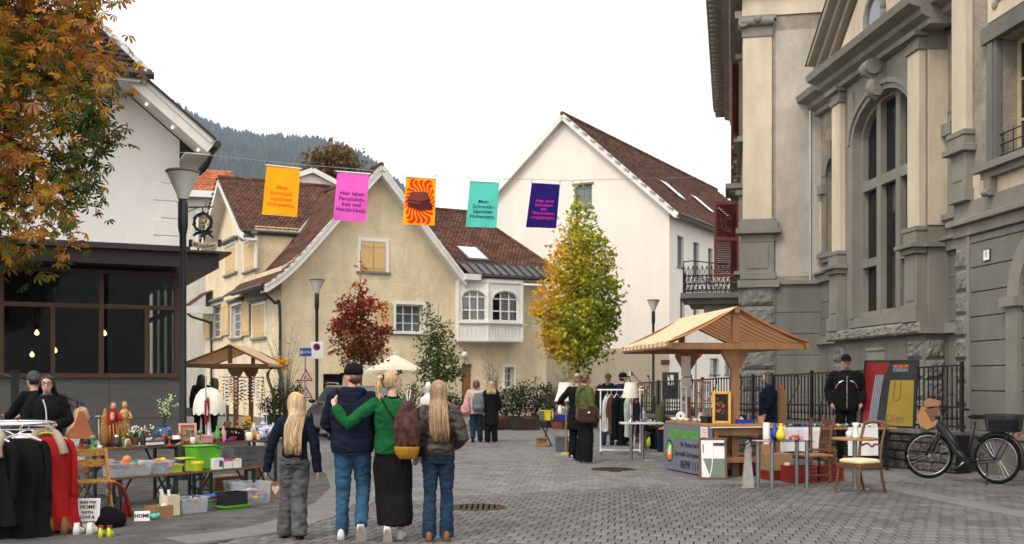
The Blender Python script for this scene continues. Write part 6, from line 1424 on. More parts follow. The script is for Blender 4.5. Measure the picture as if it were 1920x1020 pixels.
def teapot(lab,px,c,s,m='blue_white'):put('teapot',lab,'teapot',px,c,[('body',MB().lathe([(.05*s,0),(.085*s,.03*s),(.095*s,.08*s),(.07*s,.13*s),(.04*s,.145*s)],n=18),m,True),('lid',MB().lathe([(.045*s,.146*s),(.03*s,.165*s),(.008*s,.17*s),(.014*s,.185*s),(.003,.195*s)],n=12),m,True),('spout',MB().tube([(.08*s,0,.06*s),(.12*s,0,.08*s),(.14*s,0,.13*s)],[.02*s,.013*s,.009*s],8),m,True),('handle',MB().tube([(-.07*s,0,.12*s),(-.13*s,0,.12*s),(-.13*s,0,.05*s),(-.085*s,0,.04*s)],.009*s,6),m,True)],group='blue and white porcelain')
teapot('large blue and white porcelain teapot on the far table end',493,.34,1.35);teapot('squat blue and white porcelain pot at the edge of the far table end',491,.10,.85);teapot('white porcelain jug with blue pattern beside the large teapot',512,.25,1.15);teapot('small pale porcelain pot behind the large blue teapot',478,.5,1.0)
put('wicker_jar','small tan wicker jar in front of the porcelain','jar',478,.1,[('jar',MB().lathe([(.05,0),(.075,.05),(.06,.11),(.035,.12)],n=14),'carved',True)])
flowers('flower_pot','white pot of orange flowers behind the necklace rack','plant',483,.95,[(.09,-.25),(.11,-.05),(.12,0)],'porcelain',.16,26,'petal_orange',9,.10)
pz=on(483,.95,0);Tm('plant_stand','small dark side table under the white flower pot','table',pz,TA,[('top',MB().box(0,0,.49,.4,.4,.03),'wood_walnut'),('leg',MB().cyl((0,0,0),(0,0,.49),.04),'wood_walnut')])
# --- goods on the bench
BO=TO+TN*-.73
def bn(px,c=.13):k=(px-960)/F;b=BO+TN*c;t=(k*b.y-b.x)/(TU.x-k*TU.y);p=b+TU*t;return Vector((p.x,p.y,.471))
def bput(name,lab,cat,px,parts,c=.13):return Tm(name,lab,cat,bn(px,c),TA,parts)
bput('toy_tub','clear plastic tub heaped with soft toys on the bench','tub',238,[('tub',rimbox(.50,.28,.17),'plastic_clear'),('toys',jumble(.46,.24,.13,40,3,.06),CT),('toy_ball',MB().ball((0,0,.19),.055),'toy7',True)])
bput('white_tub','white translucent tub with crumpled wrapping on the bench','tub',298,[('tub',rimbox(.26,.24,.16),'plastic_clear'),('wrapping',jumble(.22,.2,.13,20,5,.06),CT)])
bput('lime_basket','small lime green basket of sweets on the bench','basket',327,[('basket',rimbox(.14,.14,.10),'lime'),('sweets',jumble(.12,.12,.10,16,7,.04),CT)])
bput('purple_box','little purple box between lime containers','box',340,[('box',rimbox(.10,.14,.15),'purple')],.18)
bput('lime_container','lime green container with flat lid on the bench','box',351,[('body',MB().box(0,0,0,.15,.16,.14),'lime',False,.01),('lid',MB().box(-.03,0,.15,.2,.18,.02),'lime',False,.005)],.16)
bput('round_container','round yellow lidded container at bench edge','tub',368,[('tub',MB().lathe([(.075,0),(.09,.08),(.09,.085)],n=20),'lime','auto'),('lid',MB().lathe([(.096,.086),(.096,.11),(.08,.118),(.01,.12)],n=20),'yellow_plastic','auto')],.1)
bput('green_bin','big bright green plastic bin with slanted lid','bin',380,[('body',MB().prism([(-.15,0),(.15,0),(.19,.24),(.12,.29),(-.19,.29)],-.13,.13,'y'),'green_plastic',False,.02),('lid',MB().prism([(-.2,.291),(.13,.291),(.2,.245),(.205,.26),(.13,.31),(-.2,.31)],-.14,.14,'y'),'green_plastic',False,.006)],.24)
bput('white_box','white game box standing beside the green bin','box',405,[('box',MB().box(0,0,0,.15,.12,.14),'paper'),('print',MB().box(.03,-.061,.03,.05,.002,.08),'purple')],.1)
for i,(px,m) in enumerate(((417,'toy3'),(422,'print_pink'),(427,'toy0'),(433,'toy1'),(438,'toy2'),(444,'toy5'))):bput('paperback','bright paperback standing in the book row by the grey crate','book',px,[('cover',MB().box(0,0,0,.05,.13,.10+.01*(i%3)),m),('pages',MB().box(0,-.067,.005,.042,.004,.09),'paper')],.08).__setitem__('group','paperbacks on the bench')
mat('crate_grey',(.085,.085,.09),.8,.2,6.)
cr_=thing('wooden_crate','grey slatted wooden crate on the end of the bench','crate',bn(460,.2),TA)
for z0 in (.0,.09,.18):
    for y in (-.12,.12):MB().box(0,y,z0,.56,.012,.075).build('slat','crate_grey',cr_)
for x in (-.28,.28):MB().box(x,0,0,.012,.25,.255).build('end_board','crate_grey',cr_)
# --- goods on the ground
def gput(name,lab,cat,px,py,parts,rz=TA,group=None):p=G(px,py);return Tm(name,lab,cat,(p.x,p.y,.012),rz,parts,group)
o=gput('home_sign','small white tin sign reading HOME leaning against cardboard','sign',266,979,[('plate',MB().box(0,0,0,.17,.01,.115),'sign_white')],R(10));o.rotation_euler.x=R(-16)
text('HOME',.058,'print_black',o,loc=(0,-.007,.058),bold=.002)
gput('cardboard_box','low open cardboard box beside the small HOME sign','box',298,972,[('box',open_box(.24,.22,.14,.008,taper=1),'cardboard'),('paper_fill',jumble(.2,.18,.1,14,2,.04),CT)])
gput('cloth_mouse','crumpled mint coloured soft toy lying before the cardboard box','toy',289,976,[('body',MB().ball((0,0,.035),.035,(1.5,1,1)).ball((.05,-.01,.05),.022).ball((-.04,.01,.05),.02),'cloth_teal',True)])
gput('yellow_box','upright pale yellow cardboard box with rolls sticking out','box',318,968,[('box',open_box(.17,.16,.24,.006,taper=1),'scroll_cream'),('roll',MB().cyl((-.03,0,.05),(-.1,.03,.31),.022).cyl((.03,.02,.05),(.02,.05,.30),.018),'paper')])
gput('storage_box','clear plastic storage box of small toys under the bench','box',355,963,[('box',rimbox(.36,.26,.19),'plastic_clear'),('toys',jumble(.32,.22,.16,50,9,.035),CT)])
gput('silver_basket','small grey basket with blue lid and toys','basket',393,956,[('basket',rimbox(.22,.2,.13),'tin'),('toys',jumble(.2,.18,.13,26,11,.04),CT),('lid',MB().box(.07,0,.16,.3,.2,.012,.2),'toy1')])
gput('games_box','black box set in bright green tray','box',434,955,[('box',open_box(.33,.22,.17,.008,z=.035,taper=1),'black_plastic'),('tray',rimbox(.36,.25,.05),'green_plastic')])
gput('storage_box','large clear plastic storage box with white rim','box',470,945,[('box',rimbox(.40,.34,.28),'plastic_clear'),('contents',jumble(.34,.28,.1,30,13,.09),CT),('book_stack',MB().box(-.06,0,.01,.16,.2,.16).box(.1,0,.01,.1,.2,.14),'navy_book')])
o=gput('heart_bag','brown paper bag printed with white heart','bag',514,934,[('bag',open_box(.24,.16,.21,.005,taper=1),'cardboard')],R(25))
ht=[(0,-.06),(.05,0),(.055,.03),(.035,.055),(.0,.035),(-.035,.055),(-.055,.03),(-.05,0)];MB().prism([(x*.9,z*1.1+.11) for x,z in ht],-.083,-.0805,'y').build('heart','paper',o)
gput('clear_bin','small clear bin of green toys behind the black box','bin',443,928,[('bin',rimbox(.28,.22,.19),'plastic_clear'),('toys',jumble(.24,.18,.14,24,15,.05),CT)])
gput('brown_case','old brown suitcase lying under the tables','case',420,918,[('case',MB().box(0,0,0,.55,.3,.2),'wood_walnut',False,.02),('handle',MB().tube([(-.06,-.15,.12),(-.05,-.18,.12),(.05,-.18,.12),(.06,-.15,.12)],.01,6),'leather')])
b_=MB().rings([(0,0,0,.17,.12),(0,0,.05,.19,.14),(.02,0,.13,.17,.12),(0,.01,.19,.11,.07),(-.02,0,.22,.05,.04)],14);gput('black_bag','shapeless black bag slumped under the table','bag',205,990,[('bag',b_,'velvet',True)])
o=gput('wall_sign','tall white enamel sign reading BLESS THIS HOME','sign',163,994,[('plate',MB().box(0,0,0,.25,.012,.33),'sign_white',False,.01),('inner',MB().box(0,-.008,.02,.21,.003,.29),'paper')],R(8));o.rotation_euler.x=R(-12)
for s_,z,sz in (('BLESS THIS',.285,.034),('HOME',.235,.055),('WITH',.175,.045),('LOVE &',.125,.045),('LAUGHTER',.07,.035)):text(s_,sz,'print_black',o,loc=(0,-.012,z),bold=.001)
gput('red_bag','bright red fabric bag strap sagging from the wooden chair','bag',228,972,[('bag',MB().tube(smoothpath([(-.1,0,.42),(-.02,-.02,.36),(.05,-.03,.2),(.09,-.03,.01)]),[.03,.04,.045,.05,.05,.055,.06,.06,.06,.06,.06,.06,.06,.06,.06,.06,.06,.06,.06][:19],8,flat=.4),'red_plastic',True),('mesh_panel',MB().prism([(-.04,0),(.06,0),(.05,.2),(.0,.2)],-.05,-.04,'y'),'robe_red')])
def shoe(m,x,y,l=.26,h=.09,rz=0,up=0.):
    "one shoe pointing +Y"
    c,s_=math.cos(rz),math.sin(rz);rg_=[(0,-.5*l,.0),(0,0,0)]
    sec=[(-.5,.030,.085),(-.42,.036,.10),(-.2,.037,.095),(.0,.040,.07),(.22,.047,.052),(.38,.042,.045),(.48,.022,.03)];n=10;vs=[]
    for t,w_,hh in sec:
        for j in range(n):a=math.pi*j/(n-1);u=w_*math.cos(a)*l/.26;v=t*l;zz=.012+up+hh*math.sin(a)**.6*h/.09;vs.append((x+u*c-v*s_,y+u*s_+v*c,zz))
    fs=[(i*n+j,i*n+j+1,(i+1)*n+j+1,(i+1)*n+j) for i in range(len(sec)-1) for j in range(n-1)]+[tuple(range(n)),tuple(range((len(sec)-1)*n,len(sec)*n))[::-1]]+[tuple([i*n for i in range(len(sec))]+[i*n+n-1 for i in reversed(range(len(sec)))])]
    return m.add(vs,fs)
mat('neon',(.62,.72,.02),.5);mat('boot_tan',(.20,.095,.035),.7,.15,8.);mat('shoe_white',(.66,.64,.61),.6,.06);mat('sole',(.42,.36,.30),.8,.1)
for lab,px,py,m,l,h in (('pair of neon yellow toy shoes with red tops on the paving',199,1008,'neon',.15,.10),('worn white sneakers beside the enamel sign',160,1002,'shoe_white',.24,.10),('tan lace up boots standing under the clothes rack',112,1002,'boot_tan',.26,.16)):
    t=thing('shoes',lab,'shoes',Vector((*G(px,py)[:2],0)),R(8))
    for s_ in (-1,1):a_=shoe(MB(),s_*.055*l/.2,0,l,h);o=a_.build('shoe',m,t,smooth=True);MB().box(s_*.055*l/.2,-.3*l,.10*h/.1,.05,.05,.03).build('collar','red_plastic' if m=='neon' else m,o)
# folding wooden chair and black lantern
fc=thing('wooden_chair','pale slatted wooden folding chair behind the clothes rack','chair',G(178,985)*1.0,R(35));fc.location.z=.012
for z,y in ((.46,-.02),(.455,.1),(.46,.22)):MB().box(0,y,z,.42,.09,.02).build('slat','carved',fc)
for z in (.62,.74):MB().box(0,.3,z,.42,.02,.08).build('back_slat','carved',fc)
for x in (-.19,.19):MB().bar((x,-.05,0),(x,.31,.82),.025,.035).build('leg','carved',fc);MB().bar((x*.88,.3,0),(x*.88,-.04,.45),.025,.035).build('leg','carved',fc)
Tm('garden_lantern','black stepped metal lantern standing near the stair railing','lantern',GX(121,19.5),R(20),[('pillar',MB().box(0,0,0,.42,.42,1.02),'iron'),('roof',MB().box(0,0,1.02,.62,.62,.10,top=.6).box(0,0,1.12,.3,.3,.08,top=.7).box(0,0,1.2,.16,.16,.07,top=.7),'iron'),('finial',MB().ball((0,0,1.3),.045).cyl((0,0,1.26),(0,0,1.36),.02),'iron')])
# --- round clothes rack
rc=GX(2,11.3);rc.x-=.08;rk_=thing('clothes_rack','chrome round clothes rack crowded with dark garments','clothes rack',rc);RZ=1.16;RR=.60
MB().tube([(RR*math.cos(a),RR*math.sin(a),RZ) for a in [2*math.pi*i/40 for i in range(41)]],.014,8).tube([(RR*math.cos(a),RR*math.sin(a),RZ-.05) for a in [2*math.pi*i/40 for i in range(41)]],.009,6).build('ring_rail','chrome',rk_,smooth=True)
MB().cyl((0,0,.05),(0,0,RZ),.02).tube([(-RR,0,RZ),(RR,0,RZ)],.01,6).tube([(0,-RR,RZ),(0,RR,RZ)],.01,6).build('centre_pole','chrome',rk_)
MB().tube([(-.4,0,.04),(0,0,.06),(.4,0,.04)],.015,8).tube([(0,-.4,.04),(0,0,.06),(0,.4,.04)],.015,8).build('foot','chrome',rk_)
for nm,c in (('coat_black',(.006,.006,.007)),('coat_red',(.33,.012,.014)),('coat_navy',(.012,.016,.035)),('coat_grey',(.06,.06,.065)),('fur',(.30,.24,.18)),('coat_wine',(.10,.012,.03)),('shirt_white',(.60,.60,.62)),('coat_brown',(.11,.055,.03)),('coat_mint',(.42,.52,.48)),('coat_pinkish',(.42,.24,.22))):mat(nm,c,.85,.2,7.,bump=.6,bscale=14,stretch=(1,1,.35))
def garment(lab,loc,rz,z,w,l,m,hang='white_paint',fur=False,puffer=False,seed=0,dep=.11,sleeve=True,group=None,flare=1.15):
    t=thing('hanging_garment',lab,'garment',loc,rz,group);rr=random.Random(seed);g=MB();n=44;rows=22;vs=[]
    for j in range(rows+1):
        v=j/rows;hw=w/2*(.35+.65*min(1,v*7)**.5)*(1+(flare-1)*v);dd=dep*(.4+.6*min(1,v*5))*(1+.3*v)
        for i in range(n):
            a=2*math.pi*i/n;fold=1+.15*math.sin(a*6+seed+v*2.5)*v+.08*math.sin(a*11+seed*2-v*3);pf=(1+.10*abs(math.sin(v*l*26))) if puffer else 1
            q_=mnoise.noise(Vector((math.cos(a)*2+seed,math.sin(a)*2,v*l*4)))*.16+mnoise.noise(Vector((math.cos(a)*5+seed,math.sin(a)*5,v*l*2.2)))*.14;fold+=q_*min(1,v*3);vs.append((hw*math.cos(a)*fold,dd*math.sin(a)*fold*pf,z-.12-l*v+.012*math.sin(a*3+seed)*v))
    g.add(vs,[(j*n+i,j*n+(i+1)%n,(j+1)*n+(i+1)%n,(j+1)*n+i) for j in range(rows) for i in range(n)]+[tuple(range(n))]);g.build('body',m,t,smooth=True)
    if sleeve:
        for s_ in (-1,1):
            x=s_*w*.44;k=MB().tube(smoothpath([(x*.85,0,z-.16),(x*1.12,.0,z-.24),(x*1.22,-.02,z-.45),(x*1.18,-.03,z-.17-min(.58,l*.75))],4),[.045,.056,.06,.06,.057,.054,.056,.053,.05,.052,.048,.047,.046],10,flat=.75);k.build('sleeve',m,t,smooth=True)
    if fur:
        f_=MB().tube(smoothpath([(-.13,-.08,z-.16),(-.09,.03,z-.09),(0,.06,z-.07),(.09,.03,z-.09),(.14,-.09,z-.19),(.17,-.12,z-.3)]),.045,8);f_.build('fur_trim','fur',t,smooth=True)
    MB().tube(smoothpath([(-w*.42,0,z-.15),(0,0,z-.075),(w*.42,0,z-.15)]),.009,6).tube(smoothpath([(0,0,z-.075),(0,0,z-.02),(.025,0,z+.01),(0,0,z+.02),(-.02,0,z+.008)]),.004,5).build('hanger',hang,t)
    return t
def rackpos(deg):a=R(deg);return Vector((rc.x+RR*math.cos(a),rc.y+RR*math.sin(a),0)),a
for i,(deg,lab,w_,l,m,fur,puf,hg_) in enumerate(((-8,'red winter parka with fur trimmed hood on yellow hanger',.50,.98,'coat_red',True,False,'yellow_plastic'),(-40,'long plain black coat next to the red parka',.50,1.0,'coat_black',False,False,'white_paint'),(-66,'black quilted puffer jacket with brown fur trim',.52,.86,'coat_black',True,True,'white_paint'),(-95,'glossy black quilted coat at front of the round rack',.52,1.0,'coat_black',False,True,'white_paint'),(-122,'dark grey coat on front left of round rack',.5,.95,'coat_grey',False,False,'white_paint'),(22,'navy jacket behind the red parka on the round rack',.46,.8,'coat_navy',False,False,'blue_plastic'),(50,'wine red blouse on the back of the round rack',.42,.7,'coat_wine',False,False,'white_paint'),(80,'white shirt on the back of the round rack',.42,.7,'shirt_white',False,False,'white_paint'),(110,'grey cardigan on the back of the round rack',.42,.7,'coat_grey',False,False,'white_paint'))):
    p,a=rackpos(deg);garment(lab,p,a+R(90)+(R(-55) if deg==-8 else R(-35) if deg in (-40,-66,-95) else 0),RZ-.02,w_,l,m,hg_,fur,puf,i,group='garments on the round rack')
# ================================================================ flea market on the right
def cput(name,lab,cat,x,y,parts,rz=0,z=.886,group=None):      # on the stall counter, local counter coordinates
    c,s_=math.cos(cr),math.sin(cr);return Tm(name,lab,cat,(3.3+x*c-y*s_,17.45+x*s_+y*c,z),cr+rz,parts,group)
mat('pale_grey',(.32,.30,.27),.7,.2,8.);mat('pale_wood',(.45,.24,.15),.6,.12,5.);mat('tile_deco',(.10,.11,.11),.3,.2)
def upright(o,deg,rz=None):
    o.rotation_euler.x=R(-deg)
    if rz is not None:o.rotation_euler.z=rz
    return o
gf=thing('gold_framed_painting','dark oil painting in gold frame standing on the counter','painting',P(1353,783,17.75),R(-12));gf.location.z=.886
k=18.25/F;framed(34*k,60*k,0,.05,.04).build('border','frame_gold',gf,bevel=.008);MB().bx(-17*k+.05,17*k-.05,.012,.02,.05,60*k-.05).build('canvas','canvas_dark',gf)
mat('fruit',(.25,.07,.03),.6,.4,20.);rr=random.Random(4);m=MB()
for i in range(14):a=rr.uniform(0,6.3);m.ball((rr.gauss(0,.035),.01,.27+rr.gauss(0,.055)),rr.uniform(.012,.026),(1,.15,1),n=8,k=5)
m.build('painted_bouquet','fruit',gf);upright(gf,9)
def sash(lab,px,ytop,ybot,d,w,m,panes,z=.886):
    o=thing('window_sash',lab,'window frame',(P(px,ybot,d).x,d,z),R(-8));h=(ybot-ytop)*d/F
    framed(w,h,0,.035,.03).build('border',m,o)
    for i in range(1,panes):MB().bx(-w/2+.035,w/2-.035,.003,.027,h*i/panes-.012,h*i/panes+.012).build('glazing_bar',m,o)
    for i in range(panes):MB().bx(-w/2+.03,w/2-.03,.013,.017,h*i/panes+.015,h*(i+1)/panes-.015).build('pane','glass',o)
    return upright(o,10)
sash('pale pink old window sash leaning behind the pitcher',1312,713,788,19.9,.17,'pale_wood',3);sash('taller pink old window sash with two panes on the counter',1325,713,786,19.5,.17,'pale_wood',2);sash('narrow white old window sash beside the porcelain plate',1282,724,786,20.0,.13,'white_paint',2)
o=cput('porcelain_plate','white porcelain plate standing upright on the counter','plate',.13,1.55,[('plate',MB().lathe([(.005,0),(.055,.004),(.085,.018),(.085,.022),(.05,.01)],n=24),'porcelain',True),('motif',MB().lathe([(.001,.012),(.022,.013)],n=8),'robe_red')],z=.972);o.rotation_euler=(R(78),0,R(-25))
cput('pitcher','small white porcelain pitcher with handle on the counter','pitcher',.42,1.35,[('body',MB().lathe([(.045,0),(.06,.04),(.05,.1),(.035,.13),(.045,.155)],n=16),'porcelain',True),('handle',MB().tube([(.04,0,.13),(.085,0,.12),(.08,0,.05),(.055,0,.04)],.008,6),'porcelain',True)])
for i,(x,y,r) in enumerate(((.10,1.25,.05),(.2,1.1,.06),(.08,1.75,.06),(.0,1.5,.045),(.2,.9,.05))):cput('cup','small white porcelain cup among the crockery on the counter','cup',x,y,[('bowl',MB().lathe([(r*.5,0),(r*.9,.03),(r,.06),(r*.93,.06),(r*.5,.01)],n=14),'porcelain',True),('ear',MB().tube([(r*.9,0,.05),(r*1.4,0,.045),(r*.85,0,.02)],.005,5),'porcelain',True)],group='white crockery on the counter')
cput('box','flat black box on the counter beside the crockery','box',.33,.75,[('base',MB().box(0,0,0,.3,.3,.09),'black_plastic',False,.006),('lid',MB().box(0,0,.091,.31,.31,.02),'black_plastic',False,.004)])
cput('blue_tray','blue tray with model ship and figurines on the counter','tray',.72,.38,[('tray',open_box(.34,.26,.07,.01,taper=1),'blue_plastic'),('back_panel',MB().box(0,.12,.0,.34,.01,.14),'black_plastic'),('model_ship',MB().prism([(-.1,.03),(.02,.03),(.04,.06),(-.11,.06)],-.03,.0,'y').prism([(-.08,.065),(.02,.065),(-.03,.12)],-.018,-.012,'y'),'paper'),('figurine',MB().box(.1,-.02,.02,.03,.03,.1).ball((.1,-.02,.13),.02),'gilt')])
cput('wooden_block','small pale wooden block standing on the counter','block',1.05,.35,[('block',MB().box(0,0,0,.09,.06,.12),'pale_wood',False,.004)])
# tall cardboard box with red can behind the counter
p=GX(1466,20.2);Tm('tall_box','tall narrow cardboard box standing behind the counter','box',p,R(10),[('box',MB().box(0,0,0,.12,.12,1.42),'cardboard',False,.004),('flap',MB().box(0,-.03,1.421,.12,.06,.004),'cardboard')]);Tm('red_can','little red can on top of the tall cardboard box','can',(p.x-.01,p.y+.02,1.43),0,[('can',MB().lathe([(.03,0),(.032,.005),(.032,.085),(.028,.09)],n=14),'toy0','auto')])
# leaning abstract picture
ap=thing('framed_picture','abstract picture of white and grey fields in dark frame leaning on the counter','picture',(*GX(1338,17.22)[:2],.012),R(-3));k=17.22/F;w_,h_=52*k,79*k
framed(w_,h_,0,.035,.03).build('border','wood_walnut',ap,bevel=.004);MB().bx(-w_/2+.03,w_/2-.03,.012,.02,.03,h_-.03).build('canvas','paper',ap)
q=lambda x,z:(-w_/2+.035+x*(w_-.07),.035+z*(h_-.07));MB().prism([q(.08,.50),q(1,.50),q(1,0),q(.37,0)],.007,.0115,'y').build('grey_field','pale_green',ap);MB().prism([q(.53,.92),q(1,.92),q(1,.84),q(.53,.84)],.006,.0115,'y').build('dark_bar','pot_grey',ap)
MB().tube([(q(.5,.82)[0],.006,q(.5,.82)[1]),(q(.49,.5)[0],.006,q(.5,.5)[1]),(q(.44,.25)[0],.006,q(.4,.25)[1]),(q(.35,.02)[0],.006,q(.3,.02)[1])],.008,6).build('white_line','white_paint',ap);MB().prism([q(.08,.88),q(.12,.88),q(.11,.66),q(.08,.66)],.006,.0115,'y').build('dark_mark','pot_grey',ap);upright(ap,12)
# crates below the counter and table
def rcrate(lab,px,py,w_,h_,rz=.2,m='red_plastic'):
    t=thing('plastic_crate',lab,'crate',(*G(px,py)[:2],.012),rz,'red plastic crates');l=.36
    for z in [i*h_/5 for i in range(5)]:
        MB().box(0,-l/2,z+.006,w_,.012,h_/5-.016).build('side_slat',m,t);MB().box(0,l/2,z+.006,w_,.012,h_/5-.016).build('side_slat',m,t)
    for x in (-w_/2,0,w_/2):MB().box(x,-l/2-.004,0,.025,.014,h_).build('rib',m,t)
    for x in (-w_/2,w_/2):MB().box(x,0,0,.012,l,h_).build('end',m,t)
    MB().box(0,0,0,w_,l,.01).build('base',m,t);return t
rcrate('red plastic crate on the left under the white tablecloth',1452,900,.30,.14);rcrate('red plastic crate under the turned wooden chair',1497,905,.42,.26);rcrate('red plastic crate under the round table side',1548,902,.40,.24)
Tm('cardboard_carton','tan cardboard carton stacked above red crate under the table','box',(*G(1456,899)[:2],.156),.2,[('carton',MB().box(0,0,0,.42,.30,.27),'cardboard',False,.004),('tape',MB().box(0,0,.27,.05,.302,.002),'carved'),('shipping_label',MB().box(.11,-.151,.06,.09,.002,.07),'paper')])
Tm('red_box','red box standing in shade under the stall counter','box',(*GX(1397,18.4)[:2],.012),.3,[('box',MB().box(0,0,0,.3,.2,.3),'toy0',False,.01),('lid',MB().box(0,0,.3,.31,.21,.02),'toy0')])
# --- long table with toy cars and white cloth
ct_=thing('goods_table','long folding table covered with toy cars and white cloth','table',(4.48,18.75,0),R(4));TL=2.35
for i in range(3):MB().bx(0,TL,i*.22+.002,(i+1)*.22-.002,.74,.775).build('board','oak',ct_)
for x in (.15,TL-.15):
    for y in (.06,.58):MB().bx(x-.02,x+.02,y-.02,y+.02,0,.74).build('leg','iron',ct_)
    MB().bar((x,.06,.1),(x,.58,.62),.02).build('brace','iron',ct_)
cl=MB();n=40;cols_=[];vs=[]
for j in range(9):
    for i in range(n+1):
        u=i/n;x=.03+.92*u;fold=.02*math.sin(u*22)*(j/8 if j>3 else 0)
        y,z=((.30-.105*j,.781) if j<=3 else (-.012-.02*(j-3)/5+fold,.781-.085*(j-3)-.01*math.sin(u*9)*(j/8)));vs.append((x,y,z))
cl.add(vs,[(j*(n+1)+i,j*(n+1)+i+1,(j+1)*(n+1)+i+1,(j+1)*(n+1)+i) for j in range(8) for i in range(n)])
tcx=cl.build('tablecloth','cloth_white',None,smooth=True,loc=ct_.location,rz=R(4),label='white cloth draped over front of the toy car table',cat='cloth')
cl2=MB();vs=[]
for j in range(6):
    for i in range(13):u=i/12;vs.append((1.45+.55*u,-.014-.012*math.sin(u*12)*j/5-.004*j,.779-.10*j))
cl2.add(vs,[(j*13+i,j*13+i+1,(j+1)*13+i+1,(j+1)*13+i) for j in range(5) for i in range(12)]);cl2.build('tablecloth','cloth_white',None,smooth=True,loc=ct_.location,rz=R(4),label='white cloth hanging from the table behind the striped chair',cat='cloth')
def toycar():
    b=MB().box(0,0,.012,.10,.045,.022).box(-.005,0,.034,.055,.038,.018,top=.8);w_=MB()
    for x in (-.03,.03):
        for y in (-.022,.022):w_.cyl((x,y-.004,.011),(x,y+.004,.011),.011,n=10)
    return b,w_
tb,tw=toycar();tbm=[tb.mesh('body',m) for m in ('toy0','toy1','toy5','toy6','coat_wine','silver','toy3','shirt_white')];twm=tw.mesh('wheels','black_plastic');rr=random.Random(6)
cn_=['red','blue','cream','black','wine red','silver','green','white']
for i in range(52):
    x,y=.06+(TL-.12)*(i%26)/26,.05+.13*(i//26)+rr.uniform(-.02,.02);q=rr.randrange(8);c,s_=math.cos(R(4)),math.sin(R(4))
    t=thing('toy_car',f'{cn_[q]} die cast toy car parked in the row on the long table','toy car',(4.48+x*c-y*s_,18.75+x*s_+y*c,.783),R(4)+rr.uniform(-.5,.5)+1.2,'toy cars on the long table');inst('body',tbm[q],t);inst('wheels',twm,t)
put_t=lambda name,lab,cat,x,y,parts:Tm(name,lab,cat,(4.48+x*math.cos(R(4))-y*math.sin(R(4)),18.75+x*math.sin(R(4))+y*math.cos(R(4)),.783),R(4),parts)
put_t('paper_stack','pile of white paper bags on the table by the capped man','paper',1.85,.1,[('stack',MB().box(0,0,0,.3,.2,.03).box(.01,.01,.03,.28,.18,.025,.1),'paper')])
# --- glass table, vases, saw
gt_=thing('glass_table','glass topped table on thick chrome legs before the tablecloth','table',(*GX(1455,16.0)[:2],0),R(8))
MB().bx(-.42,.48,-.28,.30,.70,.712).build('glass_top','glass_green',gt_);MB().bx(-.40,-.2,-.3,-.05,.7125,.722).build('leaflet','pink',gt_)
for x,y in ((-.30,-.05),(-.16,-.24),(.42,.22),(.40,-.2)):MB().cyl((x,y,0),(x,y,.70),.03,n=14).build('leg','steel',gt_,smooth='auto')
def vs_(lab,px,d,m):Tm('vase',lab,'vase',(*GX(px,d)[:2],.7125),0,[('vase',MB().lathe([(.045,0),(.07,.05),(.072,.09),(.045,.16),(.02,.22),(.022,.255),(.016,.255),(.014,.22)],n=20),m,True)])
vs_('bright yellow bulbous glass vase on the glass table',1464,15.95,'yellow_plastic');vs_('deep blue bulbous glass vase just behind the yellow one',1453,16.12,'blue_plastic')
t=thing('model_car','red open toy racing car on the glass table','toy car',(*GX(1493,16.1)[:2],.7125),R(5));MB().box(0,0,.02,.2,.07,.03).box(-.03,0,.05,.08,.06,.02).build('body','toy0',t,bevel=.005);MB().bx(.02,.03,-.03,.03,.05,.08).build('windscreen','glass',t)
for x in (-.065,.065):
    for y in (-.04,.04):MB().cyl((x,y-.01,.025),(x,y+.01,.025),.025,n=12).build('wheel','toy4',t)
Tm('glass_cylinder','tall frosted white cylinder vase on the table corner','vase',(*GX(1437,17.6)[:2],.0),0,[('plinth',MB().box(0,0,0,.2,.2,.56),'cardboard'),('cylinder',MB().lathe([(.055,.56),(.06,.58),(.06,.90),(.05,.915)],n=18),'porcelain','auto')])
sw=MB();pts=[(0,0)];tl=[]
for i in range(16):tl+=[(-.02-.0*i+.045*math.sin(0)-.16*(i/16)*0-(.14*(1-i/16)),.02+i*.045),(.02-(.14*(1-i/16)),.035+i*.045)]
sw.prism([(.10,.0),(-.16,.0)]+tl+[(.02,.78),(.09,.82),(.12,.72),(.10,.5)],0,.012,'y');o=Tm('toothed_saw','pale old saw blade with large teeth leaning on the glass table','saw',(*GX(1405,15.85)[:2],.012),R(20),[('blade',sw,'pale_grey'),('handle',MB().tube([(.05,.006,.74),(.1,.006,.80),(.07,.006,.86),(.02,.006,.82)],.018,8),'pale_grey',True)]);o.rotation_euler.x=R(-10);o.scale=(.85,1,.82)
# --- chairs
mat('seat_stripe',(.62,.46,.25),.85,.25,3.,stretch=(.6,8,8),col2=(.72,.62,.44))
ch=thing('dining_chair','antique wooden armless chair with striped upholstered seat','chair',(*G(1612,925)[:2],0),R(-62))     # front is -Y local
for x in (-.2,.2):
    MB().tube(smoothpath([(x,-.2,.42),(x*1.02,-.22,.25),(x*1.08,-.25,0)]),[.024,.023,.021,.02,.019,.018,.017,.017,.017,.017,.016,.016,.016][:13],8).build('leg','wood_walnut',ch,smooth=True)
    MB().tube(smoothpath([(x,.30,0),(x,.23,.22),(x,.20,.45),(x,.22,.7),(x,.30,.98)]),.02,8).build('leg','wood_walnut',ch,smooth=True)
MB().box(0,0,.37,.44,.44,.06).build('seat_frame','wood_walnut',ch,bevel=.006);MB().rings([(0,0,.43,.20,.2),(0,0,.445,.225,.225),(0,0,.475,.225,.225),(0,0,.495,.19,.19),(0,0,.5,.1,.1)],28,5.).build('seat_cushion','seat_stripe',ch,smooth=True)
